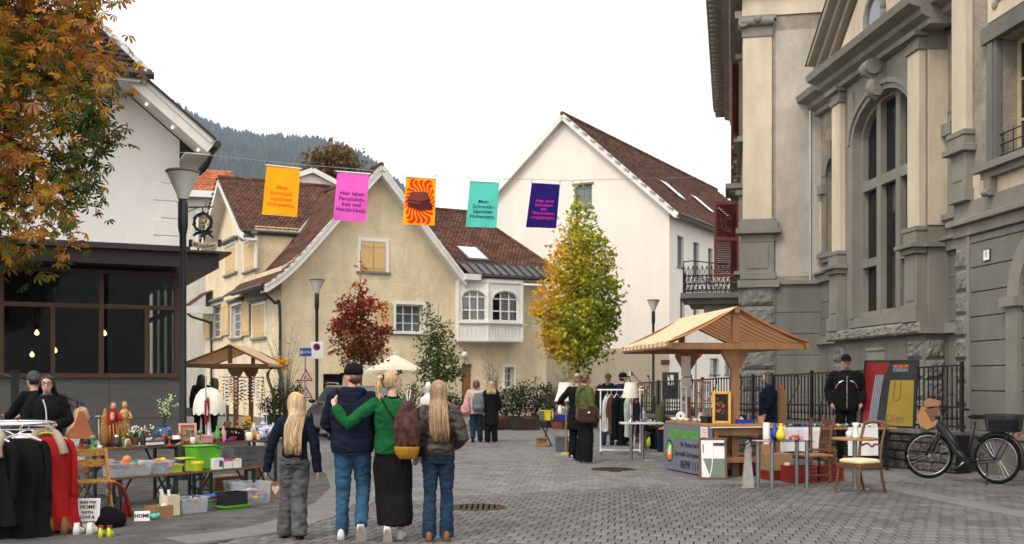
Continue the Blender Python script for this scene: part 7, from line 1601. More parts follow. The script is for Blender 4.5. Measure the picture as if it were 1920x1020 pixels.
MB().tube(smoothpath([(-.2,.30,.98),(-.1,.325,1.01),(.1,.325,1.01),(.2,.30,.98)]),.026,8).build('top_rail','wood_walnut',ch,smooth=True);MB().tube(smoothpath([(-.2,.215,.66),(-.08,.235,.70),(0,.24,.66),(.08,.235,.70),(.2,.215,.66)]),.016,8).build('cross_rail','wood_walnut',ch,smooth=True)
c2=thing('wooden_chair','brown wooden chair with turned legs beside the glass table','chair',(*G(1525,905)[:2],0),R(-80))
trn=[(.018,0),(.028,.03),(.02,.05),(.028,.1),(.022,.14),(.028,.18),(.016,.2),(.03,.26),(.02,.3),(.027,.34),(.027,.42)]
for x,y in ((-.19,-.19),(.19,-.19),(-.18,.19),(.18,.19)):MB().lathe(trn,(x,y,0),10).build('leg','wood_walnut',c2,smooth='auto')
for a,b in (((-.19,-.19),(.19,-.19)),((-.18,.19),(.18,.19)),((-.19,-.19),(-.18,.19)),((.19,-.19),(.18,.19))):MB().cyl((*a,.13),(*b,.13),.016).build('stretcher','wood_walnut',c2)
MB().box(0,0,.42,.46,.46,.035).build('seat','door_wood',c2,bevel=.01)
for x in (-.18,.18):MB().tube(smoothpath([(x,.19,.45),(x,.21,.75),(x,.26,1.02)]),.02,8).ball((x,.265,1.03),.026).build('back_post','wood_walnut',c2,smooth=True)
MB().bar((-.18,.245,.95),(.18,.245,.95),.02,.09).bar((-.18,.205,.62),(.18,.205,.62),.02,.05).build('back_rail','wood_walnut',c2)
for x in (-.09,0,.09):MB().cyl((x,.206,.64),(x,.243,.92),.010,n=6).build('spindle','wood_walnut',c2)
c3=thing('wooden_chair','dark wooden chair half hidden behind the turned leg chair','chair',(*G(1542,893)[:2],0),R(80))
for x,y in ((-.19,-.19),(.19,-.19),(-.18,.19),(.18,.19)):MB().bar((x,y,0),(x,y,.43),.035,.035).build('leg','wood_walnut',c3)
MB().box(0,0,.43,.43,.43,.03).build('seat','wood_walnut',c3);MB().bx(-.19,-.155,.18,.21,.46,.98).bx(.155,.19,.18,.21,.46,.98).bx(-.155,.155,.185,.205,.85,.98).bx(-.155,.155,.185,.205,.6,.66).build('backrest','wood_walnut',c3)
rt=thing('round_table','round cafe table with pale top and steel column base','table',(*G(1603,918)[:2],0))
MB().lathe([(.33,.735),(.335,.745),(.335,.76),(.32,.765),(.01,.765)],n=36).build('table_top','oak',rt,smooth='auto');MB().cyl((0,0,.02),(0,0,.735),.035,n=16).build('column','steel',rt);MB().lathe([(.22,0),(.22,.012),(.05,.03)],n=32).build('base','steel',rt)
Tm('white_vase','white porcelain vase with square foot on the round table','vase',(rt.location.x-.02,rt.location.y-.1,.766),0,[('vase',MB().lathe([(.05,0),(.05,.03),(.032,.06),(.035,.16),(.055,.22),(.05,.225)],n=16),'porcelain',True)]);Tm('white_cup','small white pot beside the white vase on the round table','cup',(rt.location.x-.10,rt.location.y-.04,.766),0,[('cup',MB().lathe([(.04,0),(.045,.08),(.03,.1),(.025,.1)],n=14),'porcelain',True)])
# --- framed posters and wooden boards on the low wall
def wallpos(px,c=.1):
    k=(px-960)/F;b=FA-fn*c;t=(k*b.y-b.x)/(fu.x-k*fu.y);p=b+fu*t;return Vector((p.x,p.y,.746))
mat('poster_red',(.17,.008,.01),.3,.25,6.);mat('poster_black',(.018,.02,.024),.3,.3,5.);mat('poster_yellow',(.24,.175,.02),.35,.12,3.);mat('poster_steel',(.20,.24,.30),.3,.3,14.,stretch=(8,1,1));mat('poster_cream',(.42,.38,.31),.6,.1)
p=wallpos(1662,-.08);po=thing('framed_poster','large black framed poster of yellow shopping bag on red and black','poster',p,R(-50));k=p.y/F;w_,h_=112*k,128*k
framed(w_,h_,0,.035,.035).build('border','frame_black',po);MB().bx(-w_/2+.03,w_/2-.03,.016,.024,.03,h_-.03).build('backing','poster_black',po)
MB().prism([(-w_/2+.036,.036),(-w_/2+.15,.036),(-.03,h_-.036),(-w_/2+.036,h_-.036)],.012,.0155,'y').build('red_field','poster_red',po);
for i in range(5):MB().bar((-w_/2+.17+i*.035,.010,.05),(-w_/2+.26+i*.035,.010,h_*.78),.022,.004,up=(0,1,0)).build('steel_stripe','poster_steel',po)
MB().prism([(-.04,.04),(w_/2-.04,.04),(w_/2-.07,h_*.70),(.01,h_*.70)],.008,.0155,'y').build('bag_field','poster_yellow',po);MB().tube(smoothpath([(.12,.004,h_*.68),(.10,.004,h_*.46),(.16,.004,h_*.40),(.23,.004,h_*.46),(.22,.004,h_*.68)]),.006,6).build('bag_handle','wood_walnut',po)
text('Dior',.20,'wood_mid',po,loc=(.16,.005,.17),bold=.003);text('MUSEUM',.075,'print_orange',po,loc=(.2,.012,h_-.12),bold=.001);text('DESIGN',.085,'poster_steel',po,loc=(.2,.012,h_-.19),bold=.002);upright(po,7)
p=wallpos(1614,-.06);pc=thing('framed_print','cream print in black frame half hidden by the capped man','poster',p,R(-52));framed(.42,.95,0,.03,.03).build('border','frame_black',pc);MB().bx(-.19,.19,.012,.02,.025,.93).build('print','poster_cream',pc);MB().prism([(-.02,.66),(.08,.66),(.08,.72),(.03,.78),(-.02,.72)],.006,.0115,'y').build('print_motif','robe_red',pc);upright(pc,7)
p=wallpos(1738,-.08);wbd=thing('wooden_board','shield shaped honey coloured wooden board on the low wall','board',p,R(-45));MB().prism([(0,0),(.14,.07),(.20,.2),(.20,.4),(0,.36),(-.12,.42),(-.20,.22),(-.13,.06)],0,.025,'y').build('panel','oak',wbd,bevel=.005);MB().prism([(-.08,.40),(.18,.42),(.2,.52),(-.02,.56),(-.1,.5)],.03,.05,'y').build('rear_panel','door_wood',wbd);MB().prism([(-.06,.36),(.08,.14),(.18,.2),(.19,.38)],-.012,-.002,'y').build('dark_patch','wood_walnut',wbd);upright(wbd,6)
for px,lab,m in ((1707,'tiny brass bell on the low wall cap','gilt'),(1712,'tiny white jug on the low wall cap','porcelain')):Tm('figurine',lab,'ornament',wallpos(px,.1),0,[('body',MB().lathe([(.03,0),(.035,.03),(.02,.07),(.012,.1)],n=10),m,True)])
# --- middle distance: standing table with lamps, clothes rail, boxes
st_=thing('steel_table','tall narrow steel legged table with lamp in front of orange chair','table',(*G(1202,864)[:2],0),0);MB().bx(-.42,.42,-.2,.2,.74,.77).build('table_top','paper',st_)
for x in (-.2,.03):MB().cyl((x,0,.02),(x,0,.74),.035,n=14).build('leg','steel',st_)
MB().lathe([(.34,0),(.34,.015),(.05,.03)],n=28,sy=.6).build('base','steel',st_)
lx=GX(1183,21.2)
dl=thing('table_lamp','white fabric shade lamp on the steel table','lamp',(*GX(1183,21.2)[:2],.771));k=21.2/F;z=lambda y:HC+(HY-y)*k-.771
lampshade(.175,.115,z(746),z(717)).build('shade','shade_cream',dl,smooth=True);MB().lathe([(.08,0),(.07,.02),(.02,.05),(.03,.1),(.015,.2),(.015,z(740))],n=12).build('foot','chrome',dl,smooth=True);MB().ball((.10,-.05,z(752)),.04).build('red_bauble','toy0',dl,smooth=True)
al=thing('arm_lamp','spindly silver arm lamp clamped at the steel table','lamp',(*GX(1210,21.3)[:2],.771));MB().tube([(0,0,0),(.02,0,z(735))],.012,6).tube([(-.28,0,z(697)),(.14,0,z(748))],.010,6).build('arms','steel',al);MB().lathe([(.06,-.05),(.045,.03),(.02,.05)],(-.3,0,z(700)),12).build('head','steel',al)
Tm('trinkets','small silver trinkets spread on the steel table','ornament',(st_.location.x+.1,st_.location.y,.772),0,[('trinket',jumble(.5,.25,.02,18,3,.03),['silver','porcelain','tin','silver','black_plastic','paper','wood_mid','gilt'])])
# garment rail
gr_=thing('garment_rail','white wheeled clothes rail with coats','clothes rail',(*G(1165,852)[:2],0),R(-6));k=gr_.location.y/F;zr=HC+(HY-731)*k
for x in (-.45,.40):MB().cyl((x,0,.09),(x,0,zr),.016).build('upright','white_paint',gr_);MB().bar((x,-.22,.08),(x,.22,.08),.03,.03).build('foot','white_paint',gr_)
MB().cyl((-.52,0,zr),(.47,0,zr),.016).build('top_rail','white_paint',gr_);MB().bar((-.45,0,.1),(.40,0,.1),.03,.03).build('bottom_rail','white_paint',gr_)
for x in (-.45,.40):
    for y in (-.2,.2):MB().cyl((x-.015,y,.035),(x+.015,y,.035),.035,n=10).build('castor','grey_plastic',gr_)
for i,(x,lab,m,l,puf) in enumerate(((-.30,'white shirt on the wheeled clothes rail','shirt_white',.75,False),(-.22,'brown coat on the wheeled clothes rail','coat_brown',.82,False),(-.10,'black coat on the wheeled clothes rail','coat_black',.95,False),(.05,'long black dress on the wheeled clothes rail','coat_black',1.0,False),(.17,'mint quilted puffer coat on the wheeled clothes rail','coat_mint',.88,True),(.27,'dusty pink cardigan on the wheeled clothes rail','coat_pinkish',.84,False),(.34,'navy jacket on the wheeled clothes rail','coat_navy',.8,False))):
    garment(lab,(gr_.location.x+x,gr_.location.y+.0,0),R(62),zr-.02,.40,l,m,seed=i+20,puffer=puf,dep=.07,sleeve=False,group='garments on the wheeled rail',flare=1.0)
# orange chair, bags and bins
oc=thing('orange_chair','folding chair with orange fabric seat and back','chair',(*G(1212,838)[:2],0),R(60));MB().box(0,0,.42,.46,.42,.03).build('seat','orange_fabric',oc,bevel=.01);MB().bar((-.0,.22,.5),(0,.30,.92),.46,.03,up=(0,1,0)).build('backrest','orange_fabric',oc)
for x in (-.22,.22):MB().tube([(x,-.22,0),(x,-.2,.43),(x,.2,.43),(x,.31,.93)],.013,8).build('side_frame','white_paint',oc);MB().cyl((x,.24,0),(x,.18,.43),.013).build('leg','white_paint',oc)
Tm('lime_bag','lime green carrier bag slumped on the paving','bag',(*G(1220,840)[:2],.012),0,[('bag',MB().rings([(0,0,0,.16,.10),(0,0,.05,.18,.11),(.02,0,.14,.15,.07),(.05,0,.24,.10,.03),(.07,0,.28,.06,.01)],14),'lime',True),('handle',MB().tube(smoothpath([(0,0,.25),(.05,0,.36),(.12,0,.26)]),.012,6),'lime')])
Tm('dark_bin','dark blue plastic bin beside the grey advert board','bin',(*G(1248,848)[:2],.012),0,[('bin',rimbox(.36,.3,.5),'coat_navy'),('bundle',jumble(.3,.26,.48,12,5,.1),CT)])
mat('olive',(.055,.065,.03),.9,.2,8.,bump=.5,bscale=16);Tm('olive_pack','upright olive green fabric pack behind the lime bag','bag',(*GX(1232,26)[:2],.012),0,[('pack',MB().rings([(0,0,0,.17,.12),(.02,0,.3,.18,.13),(.05,0,.7,.13,.1),(.10,0,.95,.11,.09),(.13,0,1.05,.05,.04)],14),'olive',True)])
# small table with tubs at the far left of this group
ft_=thing('side_table','small black folding table stacked with boxes','table',(*G(1040,836)[:2],0),R(8));MB().bx(-.28,.45,-.22,.22,.60,.63).build('table_top','black_plastic',ft_)
for x in (-.22,.38):MB().bar((x-.12,-.18,0),(x+.12,.18,.6),.025).bar((x+.12,-.18,0),(x-.12,.18,.6),.025).build('leg_frame','black_plastic',ft_)
def far_t(name,lab,cat,px,d,z,parts):return Tm(name,lab,cat,(*GX(px,d)[:2],z),R(8),parts)
d_=ft_.location.y
far_t('tub','yellow and grey plastic tub on the black folding table','tub',1022,d_,.631,[('tub',rimbox(.24,.26,.24),'yellow_plastic'),('grey_half',MB().box(-.11,-.12,.01,.10,.10,.22),'grey_plastic')])
far_t('crate','bright blue flat crate on the black folding table','crate',1056,d_-.05,.631,[('crate',rimbox(.30,.3,.14),'blue_plastic'),('content',jumble(.26,.26,.14,16,8,.05),CT)])
far_t('jar','tall tan jar on the blue crate','jar',1058,d_+.15,.631,[('jar',MB().lathe([(.07,0),(.075,.02),(.075,.28),(.06,.3)],n=14),'pale_wood','auto'),('lid',MB().lathe([(.065,.3),(.065,.33),(.01,.335)],n=14),'shirt_white','auto')])
for i,(px,m,lab) in enumerate(((1036,'tin','small grey tin beside the yellow tub'),(1044,'wood_mid','little brown jar between yellow tub and blue crate'),(1050,'porcelain','white bottle standing among jars on folding table'),(1062,'silver','silver lidded bottle standing above the blue crate'))):far_t('bottle',lab,'bottle',px,d_+.1*(i%2),.631+(.15 if i>1 else 0),[('bottle',MB().lathe([(.05,0),(.055,.03),(.055,.16),(.025,.21),(.025,.26),(.03,.27)],n=12),m,True)])
Tm('cardboard_box','small cardboard box on paving left of the black table','box',(*G(1015,838)[:2],.012),.1,[('box',open_box(.24,.22,.22,.006,taper=1),'cardboard'),('flap',MB().box(0,-.13,.2,.24,.1,.004),'cardboard')]);Tm('grey_bin','grey plastic storage bin under the blue crate','bin',(*G(1056,847)[:2],.012),.05,[('bin',rimbox(.34,.28,.32),'bin_grey'),('lid',MB().box(0,0,.322,.36,.3,.02),'bin_grey')]);Tm('wood_block','tan wooden box next to the grey storage bin','box',(*G(1073,848)[:2],.012),.05,[('box',MB().box(0,0,0,.14,.2,.18),'pale_wood',False,.004),('lid',MB().box(0,0,.181,.15,.21,.015),'pale_wood')])
o=Tm('white_picture','white empty picture frame standing on the tan wooden box','picture',(*G(1073,849)[:2],.21),R(10),[('border',framed(.16,.42,0,.025),'white_paint'),('glass_sheet',MB().box(0,.015,.025,.12,.004,.37),'pane_dark')])
bl_=thing('floor_lamp','beige pleated bell shade lamp behind the olive hooded woman','lamp',(*GX(1061,23.2)[:2],0));k=23.2/F;z=lambda y:HC+(HY-y)*k;sh=MB();n=40
sh.lathe([(21*k,z(751)),(17*k,z(738)),(14.5*k,z(728)),(13*k,z(717))],n=n,caps=False);sh.build('shade','shade_cream',bl_,smooth=True);MB().cyl((0,0,.03),(0,0,z(722)),.015).build('stand','gilt',bl_);MB().lathe([(.16,0),(.14,.03),(.03,.05)],n=18).build('base','gilt',bl_);fr_=MB()
for j in range(n):a=2*math.pi*j/n;fr_.cyl((21*k*math.cos(a),21*k*math.sin(a),z(751)),(21*k*math.cos(a),21*k*math.sin(a),z(753)),.004,n=4)
fr_.build('fringe','shade_cream',bl_)
Tm('white_bust','white stone bust on tan plinth behind the long haired girl','statue',GX(803,31),0,[('plinth',MB().box(0,0,0,.5,.5,.85),'carved',False,.01),('bust',MB().rings([(0,0,.85,.26,.16),(0,0,.95,.24,.15),(0,0,1.08,.23,.15),(0,0,1.18,.1,.09),(0,0,1.26,.06,.06),(0,0,1.32,.09,.1),(0,0,1.45,.1,.12),(0,0,1.55,.05,.06)],16),'porcelain',True)])
mat('planter_dark',(.05,.035,.028),.8,.3,5.);
for px,d,lab in ((950,34.5,'dark wooden planter tub with iron handle by the house wall'),(985,34.2,'long low wooden planter in front of the dark shrubs'),(908,34,'low dark wooden trough beside the women walking away')):Tm('planter',lab,'planter',GX(px,d),R(20),[('trough',open_box(.9,.4,.34,.03,taper=.95),'planter_dark'),('soil',MB().box(0,0,.2,.8,.32,.08),'joint_sand')])
# ================================================================ bicycle
mat('tyre',(.008,.008,.008),.8,.2);mat('bike_grey',(.014,.014,.015),.45,.1)
bk=thing('bicycle','dark electric bicycle with rear basket leaning by the town hall plinth','bicycle',(7.48,16.45,.012),math.atan2(.90,-.66));bk.scale=(1.07,1.07,1.07)
WR=.355;WB=1.12   # rear axle at x=0, front along +X
def wheel(par,x,tw=0):
    T=Matrix.Translation((x,0,WR)) @ Matrix.Rotation(tw,4,'Z');n=40
    c=lambda r,y=0:[(r*math.cos(2*math.pi*i/n),y,r*math.sin(2*math.pi*i/n)) for i in range(n+1)]
    w=MB(T).tube(c(WR-.024),.024,8).build('wheel','tyre',par,smooth=True)
    rm=MB(T).tube(c(WR-.055),.013,6);rm.build('rim','steel',w,smooth=True)
    sp=MB(T)
    for i in range(28):a=2*math.pi*i/28;b=a+(.35 if i%2 else-.35);sp.tube([(.025*math.cos(b),.025*(1 if i%4<2 else-1),.025*math.sin(b)),((WR-.06)*math.cos(a),0,(WR-.06)*math.sin(a))],.0018,4)
    sp.cyl((0,-.04,0),(0,.04,0),.03);sp.build('spokes','steel',w)
wheel(bk,0);wheel(bk,WB-.03,R(42))
def ptube(nm,pts,r,m='bike_grey',n=8,flat=1.):return MB().tube(pts,r,n,flat=flat).build(nm,m,bk,smooth=True)
ptube('down_tube',[(.46,0,.30),(.60,0,.42),(.92,0,.86)],[.05,.055,.045],n=10);ptube('battery',[(.58,0,.45),(.84,0,.80)],.048,'black_plastic',10)
ptube('seat_tube',[(.46,0,.30),(.34,0,.88)],.024);ptube('chain_stay',[(.46,.04,.30),(.0,.07,WR)],.014);ptube('chain_stay',[(.46,-.04,.30),(.0,-.07,WR)],.014);ptube('seat_stay',[(.38,.03,.70),(.0,.07,WR)],.012);ptube('seat_stay',[(.38,-.03,.70),(.0,-.07,WR)],.012)
ptube('head_tube',[(.90,0,.72),(.86,0,.98)],.03);ptube('fork',[(.90,.05,.72),(WB-.03,.06,WR)],.02);ptube('fork',[(.90,-.05,.72),(WB-.03,-.06,WR)],.02);ptube('stem',[(.86,0,.97),(.82,0,1.06)],.022)
ptube('handlebar',smoothpath([(.68,-.30,1.06),(.80,-.2,1.09),(.84,0,1.06),(.80,.2,1.09),(.68,.30,1.06)]),.013);ptube('grip',[(.70,-.29,1.06),(.62,-.33,1.05)],.018,'tyre');ptube('grip',[(.70,.29,1.06),(.62,.33,1.05)],.018,'tyre')
MB().rings([(.3,0,.93,.10,.06),(.3,0,.95,.14,.08),(.33,0,.975,.13,.06)],14).build('saddle','tyre',bk,smooth=True);ptube('seat_post',[(.35,0,.86),(.32,0,.94)],.015,'steel')
MB().cyl((.46,-.06,.29),(.46,.06,.29),.07,n=18).build('motor','black_plastic',bk)
ptube('crank',[(.46,.09,.29),(.58,.10,.18)],.012,'steel');ptube('crank',[(.46,-.09,.29),(.34,-.10,.40)],.012,'steel');MB().box(.58,.14,.165,.09,.08,.02).build('pedal','tyre',bk);MB().box(.34,-.14,.39,.09,.08,.02).build('pedal','tyre',bk)
arcp=lambda cx,r,a0,a1:[(cx+r*math.cos(R(a0+(a1-a0)*i/14)),0,WR+r*math.sin(R(a0+(a1-a0)*i/14))) for i in range(15)]
ptube('mudguard',arcp(0,WR+.03,40,200),.028,'bike_grey',6,1.);
ptube('carrier',[(.28,.06,.76),(-.3,.06,.76),(-.3,-.06,.76),(.28,-.06,.76)],.008,'iron',6);ptube('carrier_strut',[(-.22,.07,.76),(0,.08,WR)],.008,'iron');ptube('carrier_strut',[(-.22,-.07,.76),(0,-.08,WR)],.008,'iron')
bs=MB();
for i in range(9):z=.78+.028*i;w_,l=.13+.003*i,.19+.004*i;bs.tube([(-.1-l,-w_,z),(-.1+l,-w_,z),(-.1+l,w_,z),(-.1-l,w_,z),(-.1-l,-w_,z)],.006,4)
for i in range(10):
    for sg in (-1,1):x=-.1-.19+.38*i/9;bs.cyl((x,sg*.13,.77),(x,sg*.155,1.01),.005,n=4);y=-.13+.26*i/9;bs.cyl((-.1+sg*.19,y,.77),(-.1+sg*.222,y,1.01),.005,n=4)
bs.bx(-.29,.09,-.13,.13,.765,.78);bs.build('basket','iron',bk);MB().bx(-.26,.06,-.11,.11,.785,.93).build('basket_liner','velvet',bk)
ptube('kickstand',[(.12,.06,.30),(.02,.24,.0)],.013,'iron');MB().lathe([(.03,0),(.045,.03),(.045,.06)],n=14).build('headlight','black_plastic',bk,loc=(.93,0,.9));MB().box(-.32,0,.70,.02,.07,.04).build('tail_light','toy0',bk)
ptube('chain',[(.46,.075,.335),(.0,.08,WR+.04),(0,.08,WR-.04),(.46,.075,.245)],.006,'iron')
# ================================================================ parked car
mat('car_paint',(.010,.010,.012),.25,.1,coat=.8);mat('car_glass',(.015,.017,.02),.05,.1,spec=.8);mat('tail_red',(.35,.01,.01),.2)
car=thing('parked_car','black estate car with silver roof rails parked before the yellow house','car',GX(628,27.6)+Vector((.85,.35,0)),math.atan2(.94,-.35))   # rear at x=0, front +X, left side +Y... 
W=1.80
low=[(0,.45),(.02,.30),(.35,.24),(4.1,.24),(4.5,.32),(4.55,.55),(4.45,.72),(3.5,.93),(3.3,.98),(.05,1.0),(-.02,.8)]
MB().prism(low,-W/2,W/2,'y').build('body','car_paint',car,bevel=.06)
gh_=MB();b0=[(.04,.99),(3.35,.97)];tp_=[(.42,1.47),(2.35,1.49)]
vs=[(.02,-W/2+.05,.985),(3.40,-W/2+.05,.965),(2.35,-W/2+.2,1.47),(.35,-W/2+.2,1.46),(.02,W/2-.05,.985),(3.40,W/2-.05,.965),(2.35,W/2-.2,1.47),(.35,W/2-.2,1.46)]
gh_.add(vs,[(0,1,2,3),(4,7,6,5),(3,2,6,7),(0,3,7,4),(1,5,6,2)]);gh_.build('roof','car_paint',car,bevel=.04)
def lerp(a,b,t):return Vector(a)+(Vector(b)-Vector(a))*t
for sgn in (-1,1):
    y0,y1=sgn*(W/2-.05),sgn*(W/2-.2);q=lambda x,t:(x,y0+(y1-y0)*t+sgn*.012,.975+.49*t)
    for x0,x1,x0t,x1t in ((.32,.95,.52,.98),(1.03,1.98,1.06,1.9),(2.06,3.08,1.98,2.32)):MB().poly(q(x0,.1),q(x1,.1),q(x1t,.86),q(x0t,.86)).build('side_window','car_glass',car)
    MB().tube([(.5,y1+sgn*.02,1.50),(.7,y1+sgn*.02,1.53),(2.1,y1+sgn*.02,1.54),(2.3,y1+sgn*.02,1.50)],.018,6).build('roof_rail','silver',car);MB().bx(.3,3.2,min(y0,y0+sgn*.057),max(y0,y0+sgn*.057),.985,1.005).build('trim_strip','silver',car)
    MB().ball((2.95,sgn*(W/2+.1),1.02),.1,(.6,1,.7)).build('wing_mirror','car_paint',car,smooth=True)
    for x in (.85,3.6):
        w_=MB().cyl((x,sgn*(W/2-.2),.32),(x,sgn*(W/2+.01),.32),.32,n=28).build('wheel','tyre',car);r_=MB().cyl((x,sgn*(W/2+.0),.32),(x,sgn*(W/2+.018),.32),.22,n=24)
        for i in range(10):a=i*math.pi/5;r_.bar((x,sgn*(W/2+.022),.32),(x+.2*math.cos(a),sgn*(W/2+.022),.32+.2*math.sin(a)),.03,.012,up=(0,1,0))
        r_.build('rim','steel',w_)
    MB().box(-.012,sgn*.68,.72,.05,.32,.16).build('tail_light','tail_red',car);MB().bx(1.7,1.9,min(sgn*W/2,sgn*(W/2+.02)),max(sgn*W/2,sgn*(W/2+.02)),.86,.89).build('door_handle','silver',car)
MB().poly((.055,-.6,1.04),(.055,.6,1.04),(.31,.52,1.42),(.31,-.52,1.42)).build('rear_window','pane_blue',car);o_=[c for c in car.children if c.name.startswith('rear_window')][0];o_.location.x=-.02
MB().box(-.03,0,.55,.02,.5,.11).build('number_plate','sign_white',car);MB().bx(-.06,.1,-W/2+.1,W/2-.1,.36,.50).build('bumper','black_plastic',car)
# ================================================================ people
FQ=[]
def fuse(mb,name,m,par,voxel=.012,it=5,amp=.006,freq=(8,8,13),seed=0):
    "closed volumes in mb are merged into one continuous surface"
    o=mb.build(name,m,par,smooth=True)
    r=o.modifiers.new('r','REMESH');r.mode='VOXEL';r.voxel_size=voxel;r.use_smooth_shade=True
    if it:q=o.modifiers.new('s','SMOOTH');q.iterations=it;q.factor=.5
    FQ.append((o,amp,freq,seed));return o
def fuse_all():
    dg=bpy.context.evaluated_depsgraph_get()
    new=[bpy.data.meshes.new_from_object(o.evaluated_get(dg),depsgraph=dg) for o,*_ in FQ]
    for (o,amp,fr,sd),me in zip(FQ,new):
        mats=list(o.data.materials);o.modifiers.clear();o.data=me;me.materials.clear()
        for m in mats:me.materials.append(m)
        if amp:
            n=len(me.vertices);co=np.empty(n*3,'f');no=np.empty(n*3,'f');me.vertices.foreach_get('co',co);me.vertices.foreach_get('normal',no);co=co.reshape(-1,3);no=no.reshape(-1,3)
            f=np.array(fr);d=np.array([1-2*abs(mnoise.noise(Vector(p)))+.45*mnoise.noise(Vector(p)*2.6) for p in (co*f+sd*3.7).tolist()]);co+=no*(d[:,None]*amp);me.vertices.foreach_set('co',co.ravel())
        me.polygons.foreach_set('use_smooth',[True]*len(me.polygons));me.update()
for nm,c,r in (('skin',(.50,.27,.19),.5),('skin_pale',(.56,.34,.26),.5)):mat(nm,c,r,.08,12.,spec=.3)
for nm,c in (('hair_blonde',(.46,.31,.165)),('hair_light',(.27,.165,.085)),('hair_brown',(.085,.042,.02)),('hair_dark',(.012,.009,.008)),('hair_gold',(.38,.25,.13))):mat(nm,c,.38,.35,60.,stretch=(1,1,.06),island=.45,spec=.5)
def fab(nm,c,r=.9,b=.5,s=16,v=.18,**k):mat(nm,c,r,v,10.,bump=b,bscale=s,**k)
fab('navy_knit',(.008,.011,.024),b=.35,s=60);fab('navy_hood',(.009,.012,.026));fab('green_knit',(.008,.085,.026),b=.4,s=70);fab('leather_brown',(.028,.019,.015),.42,.5,24);fab('denim_blue',(.028,.075,.135),b=.4,s=26,v=.35);fab('denim_dark',(.016,.034,.062),b=.4,s=26,v=.4);fab('denim_grey',(.075,.075,.078),b=.4,s=22,v=.4);fab('skirt_black',(.008,.0075,.008),b=.4);fab('black_cloth',(.007,.007,.008));fab('beige_coat',(.50,.36,.29));fab('olive_hood',(.085,.10,.035));fab('grey_bag',(.14,.15,.165));fab('pink_bag',(.60,.26,.29));fab('brown_bag',(.05,.026,.017),.6);fab('mustard',(.33,.16,.02));fab('cap_black',(.008,.008,.009),b=.2);fab('cap_olive',(.07,.065,.03),b=.2);fab('lilac',(.38,.34,.44));fab('grey_knit',(.07,.075,.085),b=.5,s=50);fab('bag_print',(.07,.030,.024),.6,.4,40,.6);fab('pink_trousers',(.36,.25,.25))
LP=lambda a,b,t:Vector(a)+(Vector(b)-Vector(a))*t
def hand(mb,w,d,s,side,curl=.5,thumb=(0,1,0)):
    "hand at wrist w pointing along d"
    d=Vector(d).normalized();th=Vector(thumb);th=(th-d*th.dot(d)).normalized();nrm=d.cross(th)*(side)
    mb.tube([w,w+d*.045*s,w+d*.09*s],[.024*s,.036*s,.034*s],8,flat=.55)
    for i,(o,l) in enumerate(((.027,.075),(.009,.085),(-.009,.08),(-.026,.062))):
        b=w+d*.085*s+th*o*s;k=b+d*l*.5*s+nrm*curl*.012*s;e=k+(d*(1-curl*.6)+nrm*curl*.8)*l*.5*s;mb.tube([b-d*.02*s,k,e],[.0105*s,.0095*s,.0075*s],6)
    b=w+d*.03*s+th*.025*s;mb.tube([b,b+(d*.5+th*.8)*.035*s,b+(d*.85+th*.7)*.062*s],[.013*s,.011*s,.009*s],6)
def hairstrands(par,hc,hm,s,length,m,yaw,n=70,spread=1.,seed=0,r=.012,a0=35,a1=325,side=0.):
    "strands start on the scalp, fall over the back; hc head centre; face towards +Y"
    rr=random.Random(seed);b=MB()
    for i in range(n):
        a=R(rr.uniform(a0,a1))+R(90);dx,dy=math.cos(a),math.sin(a);q=rr.uniform(.0,.35)
        p0=Vector((dx*.03*q,-.01+dy*.03*q,.118));p1=Vector((dx*.062,-.012+dy*.075,.095));p2=Vector((dx*.088,-.014+dy*.108,.02));p3=Vector((dx*.088*spread,-.02+dy*.108,-.08));L_=length*rr.uniform(.82,1.05);lg=length>.15
        p4=Vector((dx*.10*spread+side*.3,(-.185+dy*.02) if lg else-.045+dy*.075,-.10-L_*.5));p5=Vector((dx*.075*spread+side+rr.gauss(0,.012),(-.20+dy*.02 if lg else-.05+dy*.055)+rr.gauss(0,.008),-.10-L_));pm_=Vector((dx*.095*spread,-.10+dy*.06,-.15))
        yd_=math.degrees(yaw);fr_=lambda p,f:Rz(yd_*f) @ p;pts=smoothpath([fr_(p0,1),fr_(p1,1),fr_(p2,1),fr_(p3,.85)]+([fr_(pm_,.4)] if lg else [])+[fr_(p4,.0 if lg else 1),fr_(p5,.0 if lg else 1)],3);k=len(pts);pts=[hc+p*s for p in pts];b.tube(pts,[r*s*(1.1-.75*(j/(k-1))**2) for j in range(k)],5)
    return b.build('hair',m,par,smooth=True)
